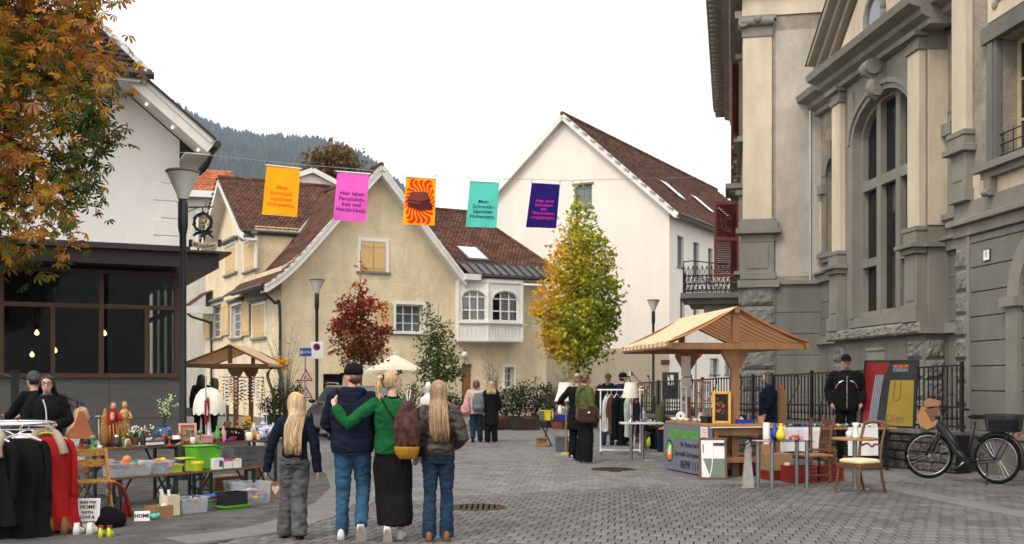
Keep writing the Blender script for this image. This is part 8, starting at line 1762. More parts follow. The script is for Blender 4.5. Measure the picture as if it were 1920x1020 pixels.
def person(label,loc,rz,H=1.70,top=None,bottom=None,shoes=None,hair=None,J=None,build=1.,female=True,yaw=0.,pitch=0.,skin='skin',voxel=.011,detail=True,name='person',group=None,step=0.):
    t=thing(name,label,'person',(loc[0],loc[1],step+.012),rz,group);s=H/1.75;sd=int(abs(loc[0]*97+loc[1]*13))%50
    sw=(.165 if female else .19)*build;J_=dict(hipL=(-.085,0,.92),hipR=(.085,0,.92),kneeL=(-.095,.015,.49),kneeR=(.095,.015,.49),ankL=(-.10,-.02,.085),ankR=(.10,-.02,.085),shL=(-sw,-.015,1.42),shR=(sw,-.015,1.42),elL=(-sw-.06,-.05,1.13),elR=(sw+.06,-.05,1.13),wrL=(-sw-.06,.04,.90),wrR=(sw+.06,.04,.90),pel=(0,0,.95),chest=(0,0,1.30),head=(0,.02,1.625),tiltL=0,tiltR=0,yawL=0,yawR=0)
    J_.update(J or {});V={k:Vector(v)*s for k,v in J_.items() if isinstance(v,tuple)}
    hc=V['head'];ch,pe=V['chest'],V['pel'];HR=Matrix.Translation(hc) @ Matrix.Rotation(yaw,4,'Z') @ Matrix.Rotation(pitch,4,'X')
    # ---- body (skin): one surface
    b=MB();b.T=HR
    b.rings([(0,.035*s,-.108*s,.022*s,.022*s),(0,.028*s,-.095*s,.044*s,.045*s),(0,.02*s,-.06*s,.058*s,.07*s),(0,.01*s,-.01*s,.068*s,.088*s),(0,.0,.05*s,.068*s,.09*s),(0,-.005*s,.09*s,.052*s,.07*s),(0,-.005*s,.113*s,.02*s,.03*s)],18)
    b.tube([(0,.09*s,.012*s),(0,.108*s,-.022*s),(0,.09*s,-.034*s)],[.009*s,.015*s,.012*s],8).ball((0,.088*s,-.058*s),.016*s,(1.4,.6,.5));b.ball((-.071*s,-.005*s,-.012*s),.022*s,(.4,.8,1.3));b.ball((.071*s,-.005*s,-.012*s),.022*s,(.4,.8,1.3));b.T=None
    nb=ch+Vector((0,-.01,.12))*s;b.tube([nb,LP(nb,hc,.55),hc+Vector((0,-.01,-.05))*s],[.06*s,.05*s,.05*s],10)
    b.tube([pe+Vector((0,0,-.04))*s,LP(pe,ch,.5),ch,nb],[.10*s*build,.095*s*build,.11*s*build,.07*s],12)
    for S_ in 'LR':
        b.tube([V['sh'+S_],V['el'+S_],V['wr'+S_]],[.043*s,.036*s,.025*s],8);b.tube([nb-Vector((0,0,.04))*s,V['sh'+S_]-Vector((0,0,.02))*s],[.05*s,.036*s],8);b.tube([LP(pe,V['hip'+S_],.5),V['hip'+S_],V['knee'+S_],V['ank'+S_]],[.07*s,.075*s,.05*s,.036*s],8)
        hd=J_.get('hand'+S_,V['wr'+S_]-V['el'+S_]);hand(b,V['wr'+S_],hd,s,1 if S_=='L' else-1,thumb=J_.get('thumb',(0,1,.1)))
        b.tube([V['ank'+S_],V['ank'+S_]+Vector((0,.02,-.05))*s],.035*s,8)
    fuse(b,'body',skin,t,.0075 if voxel<.012 else .011,2,0)
    if detail:
        e=MB(HR)
        for x in (-.03,.03):e.ball((x*s,.083*s,.012*s),.010*s,(1.2,.5,.8),n=8,k=6)
        e.build('eyes','black_plastic',t,smooth=True);e=MB(HR)
        for x in (-.03,.03):e.tube([((x-.02)*s,.085*s,.033*s),(x*s,.092*s,.038*s),((x+.02)*s,.083*s,.033*s)],.004*s,5)
        e.build('eyebrows','hair_brown',t);MB(HR).tube([(-.02*s,.092*s,-.058*s),(0,.10*s,-.056*s),(.02*s,.092*s,-.058*s)],.005*s,6).build('lips','coat_pinkish',t,smooth=True)
    # ---- trousers or skirt
    if bottom:
        k,m=bottom[0],bottom[1];c=MB();wz=pe+Vector((0,0,.10))*s;hw=(.165 if female else .165)*build*s
        if k=='skirt':
            kl,fl=bottom[2],bottom[3];z0=kl*s;mid=(V['kneeL']+V['kneeR'])/2;ft=(V['ankL']+V['ankR'])/2
            rg=[(wz.x,wz.y,wz.z,hw*.74,.10*s*build),(pe.x,pe.y-.01*s,pe.z,hw*.94,.125*s*build),(LP(pe,mid,.4).x,LP(pe,mid,.4).y,LP(pe,mid,.4).z,hw*1.15,.15*s),(mid.x,mid.y,mid.z,hw*1.12*fl,.155*s*fl),(ft.x,LP(mid,ft,.6).y-.02*s,LP(mid,ft,.6).z,hw*1.1*fl,.165*s*fl),(ft.x,ft.y,z0,hw*1.05*fl,.175*s*fl)]
            c.rings(rg[::-1],20)
            fuse(c,'skirt',m,t,voxel,4,.016,(11,11,1.6),sd)
        else:
            f=bottom[2] if len(bottom)>2 else (.088,.064,.056);c.rings([(pe.x,pe.y,pe.z-.10*s,hw*1.0,.115*s*build),(pe.x,pe.y-.012*s,pe.z-.03*s,hw*1.06,.135*s*build),(pe.x,pe.y-.01*s,pe.z+.03*s,hw*1.0,.128*s*build),(wz.x,wz.y,wz.z,hw*.86,.11*s*build)],16)
            for S_ in 'LR':
                h,kn,an=V['hip'+S_],V['knee'+S_],V['ank'+S_];end=an+(an-kn).normalized()*(.045 if f[2]<.075 else .06)*s
                c.tube([h+Vector((0,-.005,.0))*s,LP(h,kn,.35),kn,LP(kn,an,.4)+Vector((0,-.012,0))*s,end],[f[0]*1.06*s*build,f[0]*.98*s,f[1]*1.05*s,(f[1]*.5+f[2]*.5)*1.03*s,f[2]*s],12)
            fuse(c,'trousers',m,t,voxel,3,.009,(10,10,17),sd)
    # ---- top
    if top:
        m=top[0];o=dict(hem=.90,loose=1.,sleeve=1.,cuff=.9,coat=False,collar=None,zip=None);o.update(top[1] if len(top)>1 else {});lo=o['loose'];c=MB()
        hz=o['hem']*s;w=sw*s
        rg=[]
        if o['coat']:f=o.get('flare',1.1);lowc=(V['kneeL']+V['kneeR'])/2;rg+=[(pe.x,pe.y,hz,w*1.05*lo*f,.17*s*lo*f),(pe.x,pe.y,LP(pe,(0,0,hz),.5).z,w*1.05*lo,.155*s*lo)]
        else:rg+=[(pe.x,pe.y-.005*s,hz,w*.90*lo,.128*s*build*lo),(pe.x,pe.y-.005*s,hz+.05*s,w*.92*lo,.135*s*build*lo)]
        mid=LP(pe,ch,.45);rg+=[(mid.x,mid.y-.0*s,max(mid.z,hz+.08*s),w*.86*lo,.122*s*build*lo),(ch.x,ch.y-.0*s,ch.z-.05*s,w*.95*lo,.135*s*build*lo),(ch.x,ch.y-.01*s,ch.z+.05*s,w*1.02,.128*s*build*lo),(ch.x,ch.y-.015*s,ch.z+.115*s,w*.98,.10*s*build),(ch.x,ch.y-.015*s,ch.z+.15*s,w*.62,.075*s),(ch.x,ch.y-.01*s,ch.z+.18*s,.062*s,.062*s)]
        c.rings(rg,20,2.3)
        for S_ in 'LR':
            a,e,wr=V['sh'+S_],V['el'+S_],V['wr'+S_];r=.056*s*lo*o['sleeve'];wr2=LP(e,wr,o['cuff']);x=1 if S_=='R' else-1
            c.ball(a+Vector((-.012*x,0,-.008))*s,.060*s*lo,(1,1,1));c.tube([a+Vector((-.02*x,0,.0))*s,LP(a,e,.5),e,LP(e,wr2,.5),wr2],[r*1.12,r*1.0,r*.92,r*.86,r*.74],12)
        fuse(c,'top',m,t,voxel,3,o.get('amp',.010),(9,9,14),sd+3)
        if detail and not o['coat']:MB().rings([(pe.x,pe.y-.005*s,hz-.03*s,w*.89*lo,.126*s*build*lo),(pe.x,pe.y-.005*s,hz+.02*s,w*.91*lo,.131*s*build*lo)],24,2.3).build('hem_band',m,t,smooth=True)
        if o['collar']=='hood':
            h=MB();z=ch.z+.145*s;h.tube(smoothpath([(ch.x-.10*s,ch.y+.06*s,z),(ch.x-.105*s,ch.y-.02*s,z+.03*s),(ch.x-.05*s,ch.y-.10*s,z+.035*s),(ch.x+.05*s,ch.y-.10*s,z+.035*s),(ch.x+.105*s,ch.y-.02*s,z+.03*s),(ch.x+.10*s,ch.y+.06*s,z)]),.042*s,10);h.rings([(ch.x,ch.y-.125*s,z-.13*s,.03*s,.02*s),(ch.x,ch.y-.125*s,z-.06*s,.085*s,.045*s),(ch.x,ch.y-.10*s,z+.01*s,.115*s,.06*s),(ch.x,ch.y-.085*s,z+.05*s,.09*s,.05*s)],14);fuse(h,'hood',o.get('hoodm',m),t,voxel,4,.006,(10,10,12),sd)
        elif o['collar']:MB().tube([(ch.x+.068*s*math.cos(a),ch.y-.008*s+.066*s*math.sin(a),ch.z+(.175+.012*math.sin(a))*s) for a in [2*math.pi*i/20 for i in range(21)]],.017*s,8).build('collar',o['collar'],t,smooth=True)
        if o['zip']:MB().tube([(ch.x,ch.y+(.148*build*lo+.008)*s,ch.z-.02*s+.1*s),(pe.x,pe.y+(.145*build*lo+.008)*s,hz+.02*s)],.006*s,5).build('zip',o['zip'],t)
    # ---- shoes
    if shoes:
        for S_ in 'LR':
            an=V['ank'+S_];ti=J_['tilt'+S_];yw=J_['yaw'+S_];so_=MB(Matrix.Translation((an.x,an.y,an.z-.085*s)) @ Rz(yw) @ Matrix.Translation((0,-.02*s,.0)) @ Matrix.Rotation(R(ti),4,'X') @ Matrix.Translation((0,.06*s,-.012)))
            l=(.27 if not female else .25)*s;shoe(so_,0,0,l,.10);ob=so_.build('shoe',shoes[0],t,smooth=True)
            sl=MB(so_.T);n=12;pts=[(.046*l/.26*math.cos(a)*(1 if math.sin(a)>0 else .82),.5*l*math.sin(a)) for a in [2*math.pi*i/n for i in range(n)]];sl.prism(pts,-.016,.014,'z').build('sole',shoes[1],ob)
    # ---- hair and hats
    if hair:
        k,m=hair[0],hair[1];o=hair[2] if len(hair)>2 else {}
        hb=MB(HR)
        if k != 'cap':hb.rings([(0,-.03*s,-.05*s,.066*s,.066*s),(0,-.03*s,.0,.080*s,.082*s),(0,-.018*s,.05*s,.080*s,.092*s),(0,-.01*s,.09*s,.064*s,.082*s),(0,-.006*s,.118*s,.035*s,.048*s),(0,-.006*s,.127*s,.012*s,.02*s)],18);fuse(hb,'hair_cap',m,t,.009,2,.004,(30,30,8),sd)
        if k=='long':hairstrands(t,hc,None,s,o.get('len',.45),m,yaw,int(o.get('n',90)*2.3),o.get('spread',1.),sd,o.get('r',.012)*.6,o.get('a0',40),o.get('a1',320),o.get('side',0))
        if k=='short':hairstrands(t,hc,None,s,-.03,m,yaw,60,1.0,sd,.014,60,300)
        if k=='bob':hairstrands(t,hc,None,s,o.get('len',.12),m,yaw,170,o.get('spread',1.15),sd,.009,62,298)
        if k=='pony':
            pb_=MB();rr=random.Random(3)
            for i in range(70):q=[Vector((rr.gauss(0,.012),-.09+rr.gauss(0,.01),.055+rr.gauss(0,.012))),Vector((rr.gauss(0,.018),-.14+rr.gauss(0,.012),.05)),Vector((rr.gauss(0,.024),-.155+rr.gauss(0,.012),-.03)),Vector((rr.gauss(0,.022),-.14+rr.gauss(0,.01),-.12-.06*rr.random())),Vector((rr.gauss(0,.012),-.13,-.17-.07*rr.random()))];pp_=smoothpath(q,3);pb_.tube([hc+(Rz(math.degrees(yaw)) @ p)*s for p in pp_],[.0055*s]*(len(pp_)-1)+[.002],5)
            pb_.build('ponytail',m,t,smooth=True);MB().tube([hc+(Rz(math.degrees(yaw)) @ Vector((.026*math.cos(a),-.108,.055+.026*math.sin(a))))*s for a in [2*math.pi*i/12 for i in range(13)]],.008*s,6).build('hair_tie','black_cloth',t)
        if k=='bun':MB(HR).ball((0,-.10*s,.07*s),.05*s,(1,.9,.95)).build('bun',m,t,smooth=True)
        if k=='cap':
            MB(HR).rings([(0,-.024*s,-.07*s,.052*s,.058*s),(0,-.024*s,-.03*s,.071*s,.078*s),(0,-.014*s,.03*s,.075*s,.090*s)],18).build('hair',o.get('hairm','hair_brown'),t,smooth=True)
            cb=MB(HR);cb.rings([(0,-.008*s,.022*s,.080*s,.104*s),(0,-.008*s,.06*s,.083*s,.106*s),(0,-.008*s,.10*s,.072*s,.092*s),(0,-.006*s,.13*s,.04*s,.055*s),(0,-.006*s,.138*s,.008*s,.01*s)],20);cb.build('cap',m,t,smooth=True)
            MB(HR).add([(x*s,(.085+.085*math.sqrt(max(0,1-(x/.085)**2))*q_)*s,(.03-.018*q_+z)*s) for z in (0,.008) for q_ in (0,1) for x in [-.083+.166*i/10 for i in range(11)]],[(i,i+1,12+i,11+i) for i in range(10)]+[(22+i,33+i,34+i,23+i) for i in range(10)]+[(11+i,12+i,34+i,33+i) for i in range(10)]).build('cap_brim',m,t,smooth=True)
        if k=='beanie':MB(HR).rings([(0,-.012*s,.01*s,.084*s,.102*s),(0,-.012*s,.03*s,.087*s,.105*s),(0,-.012*s,.08*s,.08*s,.097*s),(0,-.01*s,.125*s,.05*s,.06*s),(0,-.01*s,.142*s,.01*s,.012*s)],18).build('beanie',o['hat'],t,smooth=True)
    return t
D=10.72
WIDE=(.095,.086,.092);FLARE=(.086,.06,.074)
# --- the walking family
person('girl with long blonde hair in navy sweater and wide grey jeans walking away',(*GX(553,10.85)[:2],),R(4),1.48,('navy_knit',dict(hem=.915,loose=1.05,sleeve=1.05,cuff=1.2)),('jeans','denim_grey',WIDE),('black_cloth','black_plastic'),('long','hair_blonde',dict(len=.50,n=110,spread=1.05,a0=30,a1=330)),
       dict(kneeL=(-.09,.10,.50),ankL=(-.13,.06,.085),kneeR=(.05,.0,.48),ankR=(.07,-.14,.10),tiltR=-12,elL=(-.27,-.03,1.14),wrL=(-.33,.02,.86),elR=(.24,-.05,1.13),wrR=(.27,-.02,.85),yawL=8),yaw=R(55),skin='skin_pale',build=.92)
mn=person('man in black cap, navy hoodie and blue jeans walking in the family group',(*GX(661,10.78)[:2],),R(0),1.765,('navy_hood',dict(hem=.90,loose=1.17,collar='hood',sleeve=1.0)),('jeans','denim_blue',(.092,.066,.06)),('shoe_white','sole'),('cap','cap_black',dict(hairm='hair_brown')),
       dict(kneeL=(-.10,.03,.49),ankL=(-.105,.0,.085),kneeR=(.095,.10,.50),ankR=(.115,-.20,.20),tiltR=-58,elL=(-.27,.03,1.14),wrL=(-.17,.22,1.06),elR=(.27,.03,1.14),wrR=(.16,.22,1.06)),build=1.05,female=False,yaw=R(62),skin='skin')
wm=person('woman in green sweater and long black skirt with arm round the man',(*GX(735,10.72)[:2],),R(-2),1.70,('green_knit',dict(hem=.92,loose=1.17,collar='black_cloth',sleeve=1.0)),('skirt','skirt_black',.17,.98),('shoe_white','sole'),('pony','hair_blonde'),
       dict(kneeL=(-.07,.02,.49),ankL=(-.02,-.18,.18),tiltL=-62,kneeR=(.09,.08,.49),ankR=(.08,.08,.085),elL=(-.43,-.215,1.20),wrL=(-.575,-.15,1.40),handL=Vector((-.05,.42,.3)),elR=(.24,-.04,1.13),wrR=(.24,.04,.90),thumb=(.4,0,1)),yaw=R(-58),skin='skin_pale')
s_=1.70/1.75;hcw=Vector((0,.02,1.625))*s_;Tw=Matrix.Translation(hcw) @ Matrix.Rotation(R(-58),4,'Z')
sg=MB(Tw).tube([(-.07*s_,.02,.085),(-.06*s_,.075,.11),(0,.085,.115),(.06*s_,.075,.11),(.07*s_,.02,.085)],.007,6).ball((-.033,.08,.112),.028,(1,.3,.8),n=10,k=6).ball((.033,.08,.112),.028,(1,.3,.8),n=10,k=6);sg.build('sunglasses','black_plastic',wm,smooth=True)
Tm('earring','thin gold hoop earring of the woman in green','earring',wm.matrix_world.translation+Vector((wm.location.x,wm.location.y,0))*0,0,[('hoop',MB().tube([(wm.location.x+.072+.014*math.cos(a),wm.location.y-.02,1.545+.018*math.sin(a)) for a in [2*math.pi*i/14 for i in range(15)]],.002,5),'gold')]).location=(0,0,0)
tn=person('girl with very long light brown hair, brown bomber jacket and flared jeans',(*GX(822,10.66)[:2],),R(2),1.605,('leather_brown',dict(hem=.955,loose=1.16,sleeve=1.22,cuff=.95,amp=.009)),('jeans','denim_dark',FLARE),('boot_tan','sole'),('long','hair_light',dict(len=.42,n=120,spread=1.0,a0=20,a1=340,side=.03)),
       dict(kneeL=(-.09,.02,.49),ankL=(-.10,-.03,.085),kneeR=(.09,.05,.49),ankR=(.09,.0,.085),elL=(-.245,-.08,1.14),wrL=(-.21,.06,.93),elR=(.26,-.08,1.12),wrR=(.15,.10,1.02)),skin='skin_pale',yaw=R(8))
# drawstring backpack with mustard base hanging from the woman's right shoulder
bpk=thing('drawstring_backpack','dark brown drawstring backpack with mustard base on the woman in green','backpack',(wm.location.x+.165,wm.location.y-.235,0),R(-14));bpk.scale=(.84,.9,1)
zz=lambda y:HC-(y-HY)/F*10.5
b=MB();b.rings([(.01,0,zz(843),.10,.055),(.01,0,zz(832),.142,.085),(.0,0,zz(800),.145,.10),(.0,.02,zz(775),.115,.085),(.0,.04,zz(762),.07,.06),(0,.05,zz(752),.05,.045)],22);fuse(b,'sack','bag_print',bpk,.009,2,.014,(16,16,1.5),5)
b=MB();b.rings([(.015,0,zz(860),.10,.05),(.012,0,zz(852),.135,.082),(.01,0,zz(842),.153,.098),(.01,0,zz(837),.151,.097)],20);fuse(b,'base_panel','mustard',bpk,.009,2,.002,(9,9,9),2)
MB().tube(smoothpath([(0,.04,zz(754)),(-.01,.06,zz(738)),(-.03,.16,zz(734)),(-.03,.30,zz(760))]),.008,6).tube(smoothpath([(.02,.04,zz(754)),(.03,.06,zz(736)),(.0,.16,zz(733)),(.0,.30,zz(765))]),.008,6).tube(smoothpath([(0,.02,zz(760)),(-.01,.0,zz(742)),(.02,.02,zz(760))]),.004,5).build('cord','silver',bpk)
MB().tube([(wm.location.x-.10,wm.location.y-.10,1.44),(wm.location.x-.01,wm.location.y-.165,1.30),(wm.location.x+.12,wm.location.y-.155,1.12)],.012,6,flat=.4).build('bag_strap','black_cloth',label='thin dark strap running across the back of the green sweater',cat='strap')
# --- strolling pair in the distance
V2=.016
pa_=person('woman in pale pink beige jacket with grey backpack strolling away',(*GX(893,27.6)[:2],),R(-4),1.60,('beige_coat',dict(hem=.80,loose=1.25,sleeve=1.15)),('trousers','denim_dark',(.095,.075,.07)),('black_cloth','black_plastic'),('short','hair_brown'),dict(kneeL=(-.09,-.02,.49),ankL=(-.08,-.20,.16),tiltL=-40,kneeR=(.09,.08,.49),ankR=(.10,.12,.085),elL=(-.28,-.05,1.12),wrL=(-.34,.02,.9)),voxel=V2,detail=False,build=1.15)
o=thing('backpack','light grey backpack worn over the pale pink beige jacket','backpack',(pa_.location.x+.06,pa_.location.y-.24,0),R(-4));b=MB();b.rings([(0,0,.80,.13,.07),(0,0,.88,.16,.09),(0,0,1.1,.15,.085),(0,.01,1.24,.11,.06),(0,.02,1.28,.05,.04)],16);fuse(b,'sack','grey_bag',o,V2,2,.004);MB().rings([(0,-.08,.84,.10,.03),(0,-.085,.98,.10,.03)],14).build('front_pocket','grey_bag',o,smooth=True)
for x in (-.09,.09):MB().tube(smoothpath([(x,.03,1.22),(x*1.1,.14,1.30),(x*1.2,.28,1.22)]),.015,6).build('strap','grey_bag',o)
o=thing('shoulder_bag','soft pink pouch bag hanging at the side of the beige jacket','bag',(pa_.location.x-.26,pa_.location.y-.16,0));b=MB();b.rings([(-.04,0,.74,.06,.04),(-.02,0,.80,.13,.07),(0,0,.95,.11,.06),(.02,0,1.06,.05,.03)],14);fuse(b,'pouch','pink_bag',o,V2,2,.006);MB().tube([(.02,0,1.04),(.08,.05,1.2),(.12,.12,1.27)],.012,6).build('strap','pink_bag',o)
person('blonde woman in long black coat strolling beside the backpack wearer',(*GX(921,27.5)[:2],),R(3),1.58,('black_cloth',dict(hem=.50,loose=1.15,coat=True,flare=1.05)),('trousers','black_cloth',(.09,.08,.085)),('black_cloth','shoe_white'),('long','hair_gold',dict(len=.16,n=70,spread=1.3,r=.016)),dict(kneeR=(.09,.04,.49),ankR=(.10,.06,.085)),voxel=V2,detail=False)
# --- shoppers at the clothes rail
ow=person('woman in olive hoodie and wide black trousers looking at the clothes',(*GX(1097,20.7)[:2],),R(-62),1.73,('olive_hood',dict(hem=.86,loose=1.25,collar='hood',sleeve=1.1)),('trousers','black_cloth',(.105,.10,.115)),('shoe_white','sole'),('bun','hair_brown'),dict(elR=(.24,.0,1.12),wrR=(.20,.16,.96),elL=(-.23,.0,1.13),wrL=(-.2,.14,.98)),voxel=.013)
o=thing('crossbody_bag','brown crossbody bag on the hip of the olive hoodie','bag',(ow.location.x+.03,ow.location.y-.27,0),R(-6));b=MB();b.rings([(0,0,.80,.15,.05),(0,0,.84,.19,.065),(0,0,1.0,.19,.06),(0,0,1.05,.17,.045),(0,0,1.06,.1,.03)],16,3);fuse(b,'pouch','brown_bag',o,.013,2,.005);MB().prism([(-.18,1.06),(.18,1.06),(.17,.93),(-.17,.93)],-.075,-.06,'y').build('flap','brown_bag',o,bevel=.01);MB().tube(smoothpath([(-.17,.02,1.03),(-.2,.05,1.25),(-.12,.12,1.46)]),.014,6,flat=.5).build('strap','black_cloth',o)
MB().ball((.03,-.08,.99),.02,(1.5,.4,1)).build('charm','silver',o)
person('blonde woman in black coat behind the olive hoodie',(*GX(1083,21.5)[:2],),R(-15),1.74,('black_cloth',dict(hem=.62,loose=1.15,coat=True)),('trousers','black_cloth',(.095,.08,.08)),('shoe_white','sole'),('bun','hair_gold'),dict(elL=(-.33,.02,1.22),wrL=(-.42,.10,1.12)),voxel=V2)
person('man in olive cap and black printed hoodie behind the clothes rail',(*GX(1140,26.3)[:2],),R(170),1.76,('black_cloth',dict(hem=.88,loose=1.2,collar='hood')),('trousers','denim_dark'),('black_cloth','black_plastic'),('cap','cap_olive'),voxel=V2,female=False,build=1.1)
person('man in dark green cap raising his forearm beside the clothes rail',(*GX(1167,26.0)[:2],),R(-75),1.78,('navy_hood',dict(hem=.88,loose=1.2)),('trousers','black_cloth'),('black_cloth','black_plastic'),('cap','cap_black',dict(hairm='hair_dark')),dict(elL=(-.26,.18,1.28),wrL=(-.16,.40,1.46),elR=(.26,.10,1.2),wrR=(.2,.34,1.36)),voxel=V2,female=False,build=1.05)
SEAT=dict(pel=(0,0,.53),hipL=(-.09,.03,.50),hipR=(.09,.03,.50),kneeL=(-.11,.44,.50),kneeR=(.11,.44,.50),ankL=(-.11,.46,.085),ankR=(.11,.46,.085),chest=(0,-.02,.90),shL=(-.165,-.03,1.01),shR=(.165,-.03,1.01),elL=(-.22,.06,.76),elR=(.22,.06,.76),wrL=(-.12,.28,.64),wrR=(.12,.28,.64),head=(0,.03,1.225))
person('person in lilac sweater sitting behind the steel table',(*GX(1197,24.6)[:2],),R(-70),1.66,('lilac',dict(hem=.48,loose=1.1)),('trousers','black_cloth'),('black_cloth','black_plastic'),('bob','hair_brown'),SEAT,voxel=V2)
Tm('stool','plain dark stool under the person in lilac','stool',(*GX(1197,24.6)[:2],.012),0,[('seat',MB().box(0,0,.38,.38,.36,.04),'wood_walnut')]+[('leg',MB().bx(x-.02,x+.02,y-.02,y+.02,0,.38),'wood_walnut') for x in (-.15,.15) for y in (-.14,.14)])
# --- stall holders on the right
person('woman with long black curly hair and navy coat behind the stall counter',(*GX(1441,21.6)[:2],),R(70),1.77,('navy_knit',dict(hem=.70,loose=1.3,coat=True)),('trousers','black_cloth'),('black_cloth','black_plastic'),('bob','hair_dark',dict(len=.13,spread=1.7)),voxel=.013,skin='skin')
cm=person('man in black cap and dark zipped jacket standing before the fence',(*GX(1586,20.0)[:2],),R(168),1.93,('black_cloth',dict(hem=.82,loose=1.12,sleeve=1.15,zip='silver',collar='grey_knit',cuff=1.1)),('trousers','black_cloth'),('black_cloth','black_plastic'),('cap','cap_black',dict(hairm='coat_grey')),dict(elL=(-.29,-.05,1.13),wrL=(-.24,.10,.93),elR=(.29,-.05,1.13),wrR=(.24,.10,.93)),voxel=.012,female=False,build=1.08,step=.15)
for x in (-1,1):MB().tube(smoothpath([(x*.06,.17,1.44),(x*.14,.18,1.40),(x*.2,.15,1.30)]),.009,6).build('piping','silver',cm)
Tm('pallet','low wooden pallet on which the capped man stands','pallet',(*GX(1586,20.0)[:2],.012),R(-12),[('board',MB().box(0,y,.11,.8,.13,.03),'wood_mid') for y in (-.2,0,.2)]+[('runner',MB().box(x,0,0,.1,.55,.11),'wood_mid') for x in (-.33,0,.33)])
# --- sellers on the left
gw_=person('woman with glasses, dark bob hair and black jacket behind the clothes rack',(*GX(88,13.6)[:2],),R(208),1.67,('black_cloth',dict(hem=.78,loose=1.15,sleeve=1.1,collar='grey_knit')),('trousers','black_cloth'),('black_cloth','black_plastic'),('bob','hair_dark',dict(len=.07,spread=1.3)),dict(elL=(-.27,.04,1.13),wrL=(-.08,.22,1.08),elR=(.27,.04,1.13),wrR=(.08,.24,1.10)),yaw=R(-12),build=1.1,skin='skin_pale')
s_=1.67/1.75;Tg=Matrix.Translation(Vector((0,.02,1.625))*s_) @ Matrix.Rotation(R(-12),4,'Z');gl=MB(Tg)
for x in (-.032,.032):gl.tube([(x+.026*math.cos(a),.098,.01+.02*math.sin(a)) for a in [2*math.pi*i/16 for i in range(17)]],.004,5)
gl.tube([(-.008,.1,.014),(.008,.1,.014)],.003,5).tube([(-.058,.098,.014),(-.075,.0,.014)],.003,5).tube([(.058,.098,.014),(.075,.0,.014)],.003,5);gl.build('glasses','black_plastic',gw_)
MB().tube(smoothpath([(.06,.165,1.36),(.03,.19,1.25),(.02,.2,1.1)]),.008,6).build('drawstring','shirt_white',gw_)
person('person in grey knitted hat and dark coat behind the glasses wearer',(*GX(64,14.6)[:2],),R(60),1.72,('coat_black',dict(hem=.8,loose=1.2)),('trousers','black_cloth'),('black_cloth','black_plastic'),('beanie','hair_dark',dict(hat='grey_knit')),dict(elR=(.2,.2,1.16),wrR=(.12,.42,1.12),elL=(-.2,.2,1.16),wrL=(-.12,.42,1.12)),voxel=V2)
bs_=person('blonde girl sitting behind the leather lampshade in pink trousers',(*GX(150,14.5)[:2],),R(-62),1.60,('shirt_white',dict(hem=.48,loose=1.1)),('trousers','pink_trousers'),('shoe_white','sole'),('long','hair_gold',dict(len=.22,n=80,spread=1.15)),SEAT,voxel=.013,skin='skin_pale')
Tm('stool','wooden stool under the blonde girl','stool',(*GX(150,14.5)[:2],.012),0,[('seat',MB().box(0,0,.36,.38,.36,.04),'wood_mid')]+[('leg',MB().bx(x-.02,x+.02,y-.02,y+.02,0,.36),'wood_mid') for x in (-.15,.15) for y in (-.14,.14)])
person('dark haired person in black seen from behind at the left stall',(*GX(377,26.6)[:2],),R(20),1.74,('coat_black',dict(hem=.7,loose=1.2,coat=True)),('trousers','black_cloth'),('black_cloth','black_plastic'),('long','hair_dark',dict(len=.14,n=60,spread=1.2,r=.016)),voxel=V2,detail=False)
person('brown haired person facing left under the left stall awning',(*GX(402,27.2)[:2],),R(95),1.66,('coat_brown',dict(hem=.8,loose=1.15)),('trousers','black_cloth'),('black_cloth','black_plastic'),('bob','hair_brown'),voxel=V2)
fuse_all()
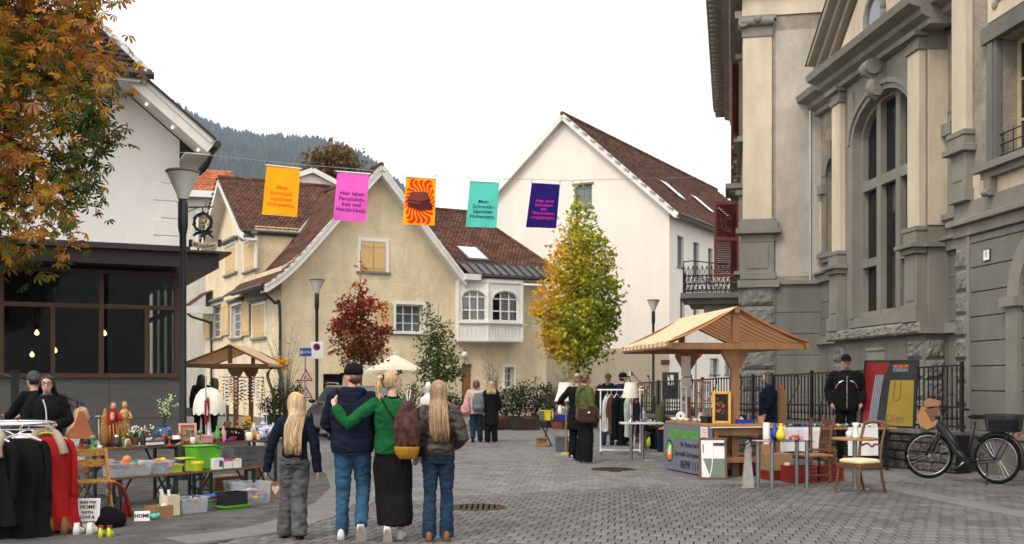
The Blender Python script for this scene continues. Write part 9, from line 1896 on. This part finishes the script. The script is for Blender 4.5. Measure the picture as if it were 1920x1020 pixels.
# ================================================================ small clutter and fallen leaves
KIND={'bowl':[(.025,0),(.05,.03),(.055,.05),(.05,.05)],'bottle':[(.025,0),(.03,.02),(.03,.10),(.012,.14),(.014,.17)],'cup':[(.02,0),(.035,.03),(.038,.07),(.033,.07)],'candle holder':[(.035,0),(.012,.02),(.012,.09),(.028,.11),(.02,.13)],'jar':[(.035,0),(.045,.03),(.04,.08),(.03,.09)],'egg cup':[(.02,0),(.008,.02),(.025,.05),(.022,.06)]}
CC=[('white','porcelain'),('brass','gilt'),('silver','silver'),('red','toy0'),('dark blue','glass_blue'),('brown','wood_mid'),('pink','pink'),('cream','shade_cream'),('green','toy3'),('black','black_plastic')]
rr=random.Random(77);used_=set()
NEAR=[(170,'beside the leather lampshade'),(222,'at the feet of the statues'),(265,'by the potted cyclamen'),(318,'near the blue vase'),(345,'near the metal tin'),(370,'near the flat pink box'),(405,'by the dome lamp'),(425,'among the jewellery boxes'),(455,'under the necklace rack'),(472,'by the wicker jar'),(503,'next to the porcelain')]
for i in range(75):
    px,wh=NEAR[i%len(NEAR)];k=rr.choice(list(KIND));cn,cm_=rr.choice(CC);lab=f'little {cn} {k} {wh} on beer table'
    if lab in used_:continue
    used_.add(lab);s_=rr.uniform(.8,1.35)
    put('trinket',lab,k.split()[0],px+rr.uniform(-14,14),rr.choice((.05,.2,.46,.54)),[('vessel',MB().lathe([(r*s_,z*s_) for r,z in KIND[k]],n=12),cm_,'auto')],group='trinkets on the beer tables')
rgl=np.random.default_rng(31);n=90;px=rgl.uniform(200,1900,n);py=820+190*rgl.uniform(0,1,n)**1.5
pos=np.array([(*G(a,b)[:2],.02) for a,b in zip(px,py)]);
lf_=leaves(None,'fallen_leaves',pos,rgl.uniform(.05,.11,n),ramp([(.10,.05,.02),(.22,.11,.03),(.30,.18,.05)],rgl.uniform(0,1,n)),*SIMPLE,31,0.)
co=np.empty(len(lf_.data.vertices)*3,'f');lf_.data.vertices.foreach_get('co',co);co=co.reshape(-1,3);co[:,2]=.016+np.clip(co[:,2]-.02,-.1,.1)*.08+.004;lf_.data.vertices.foreach_set('co',co.ravel());tag(lf_,'scattered brown fallen leaves on the paving','leaves',kind='stuff')
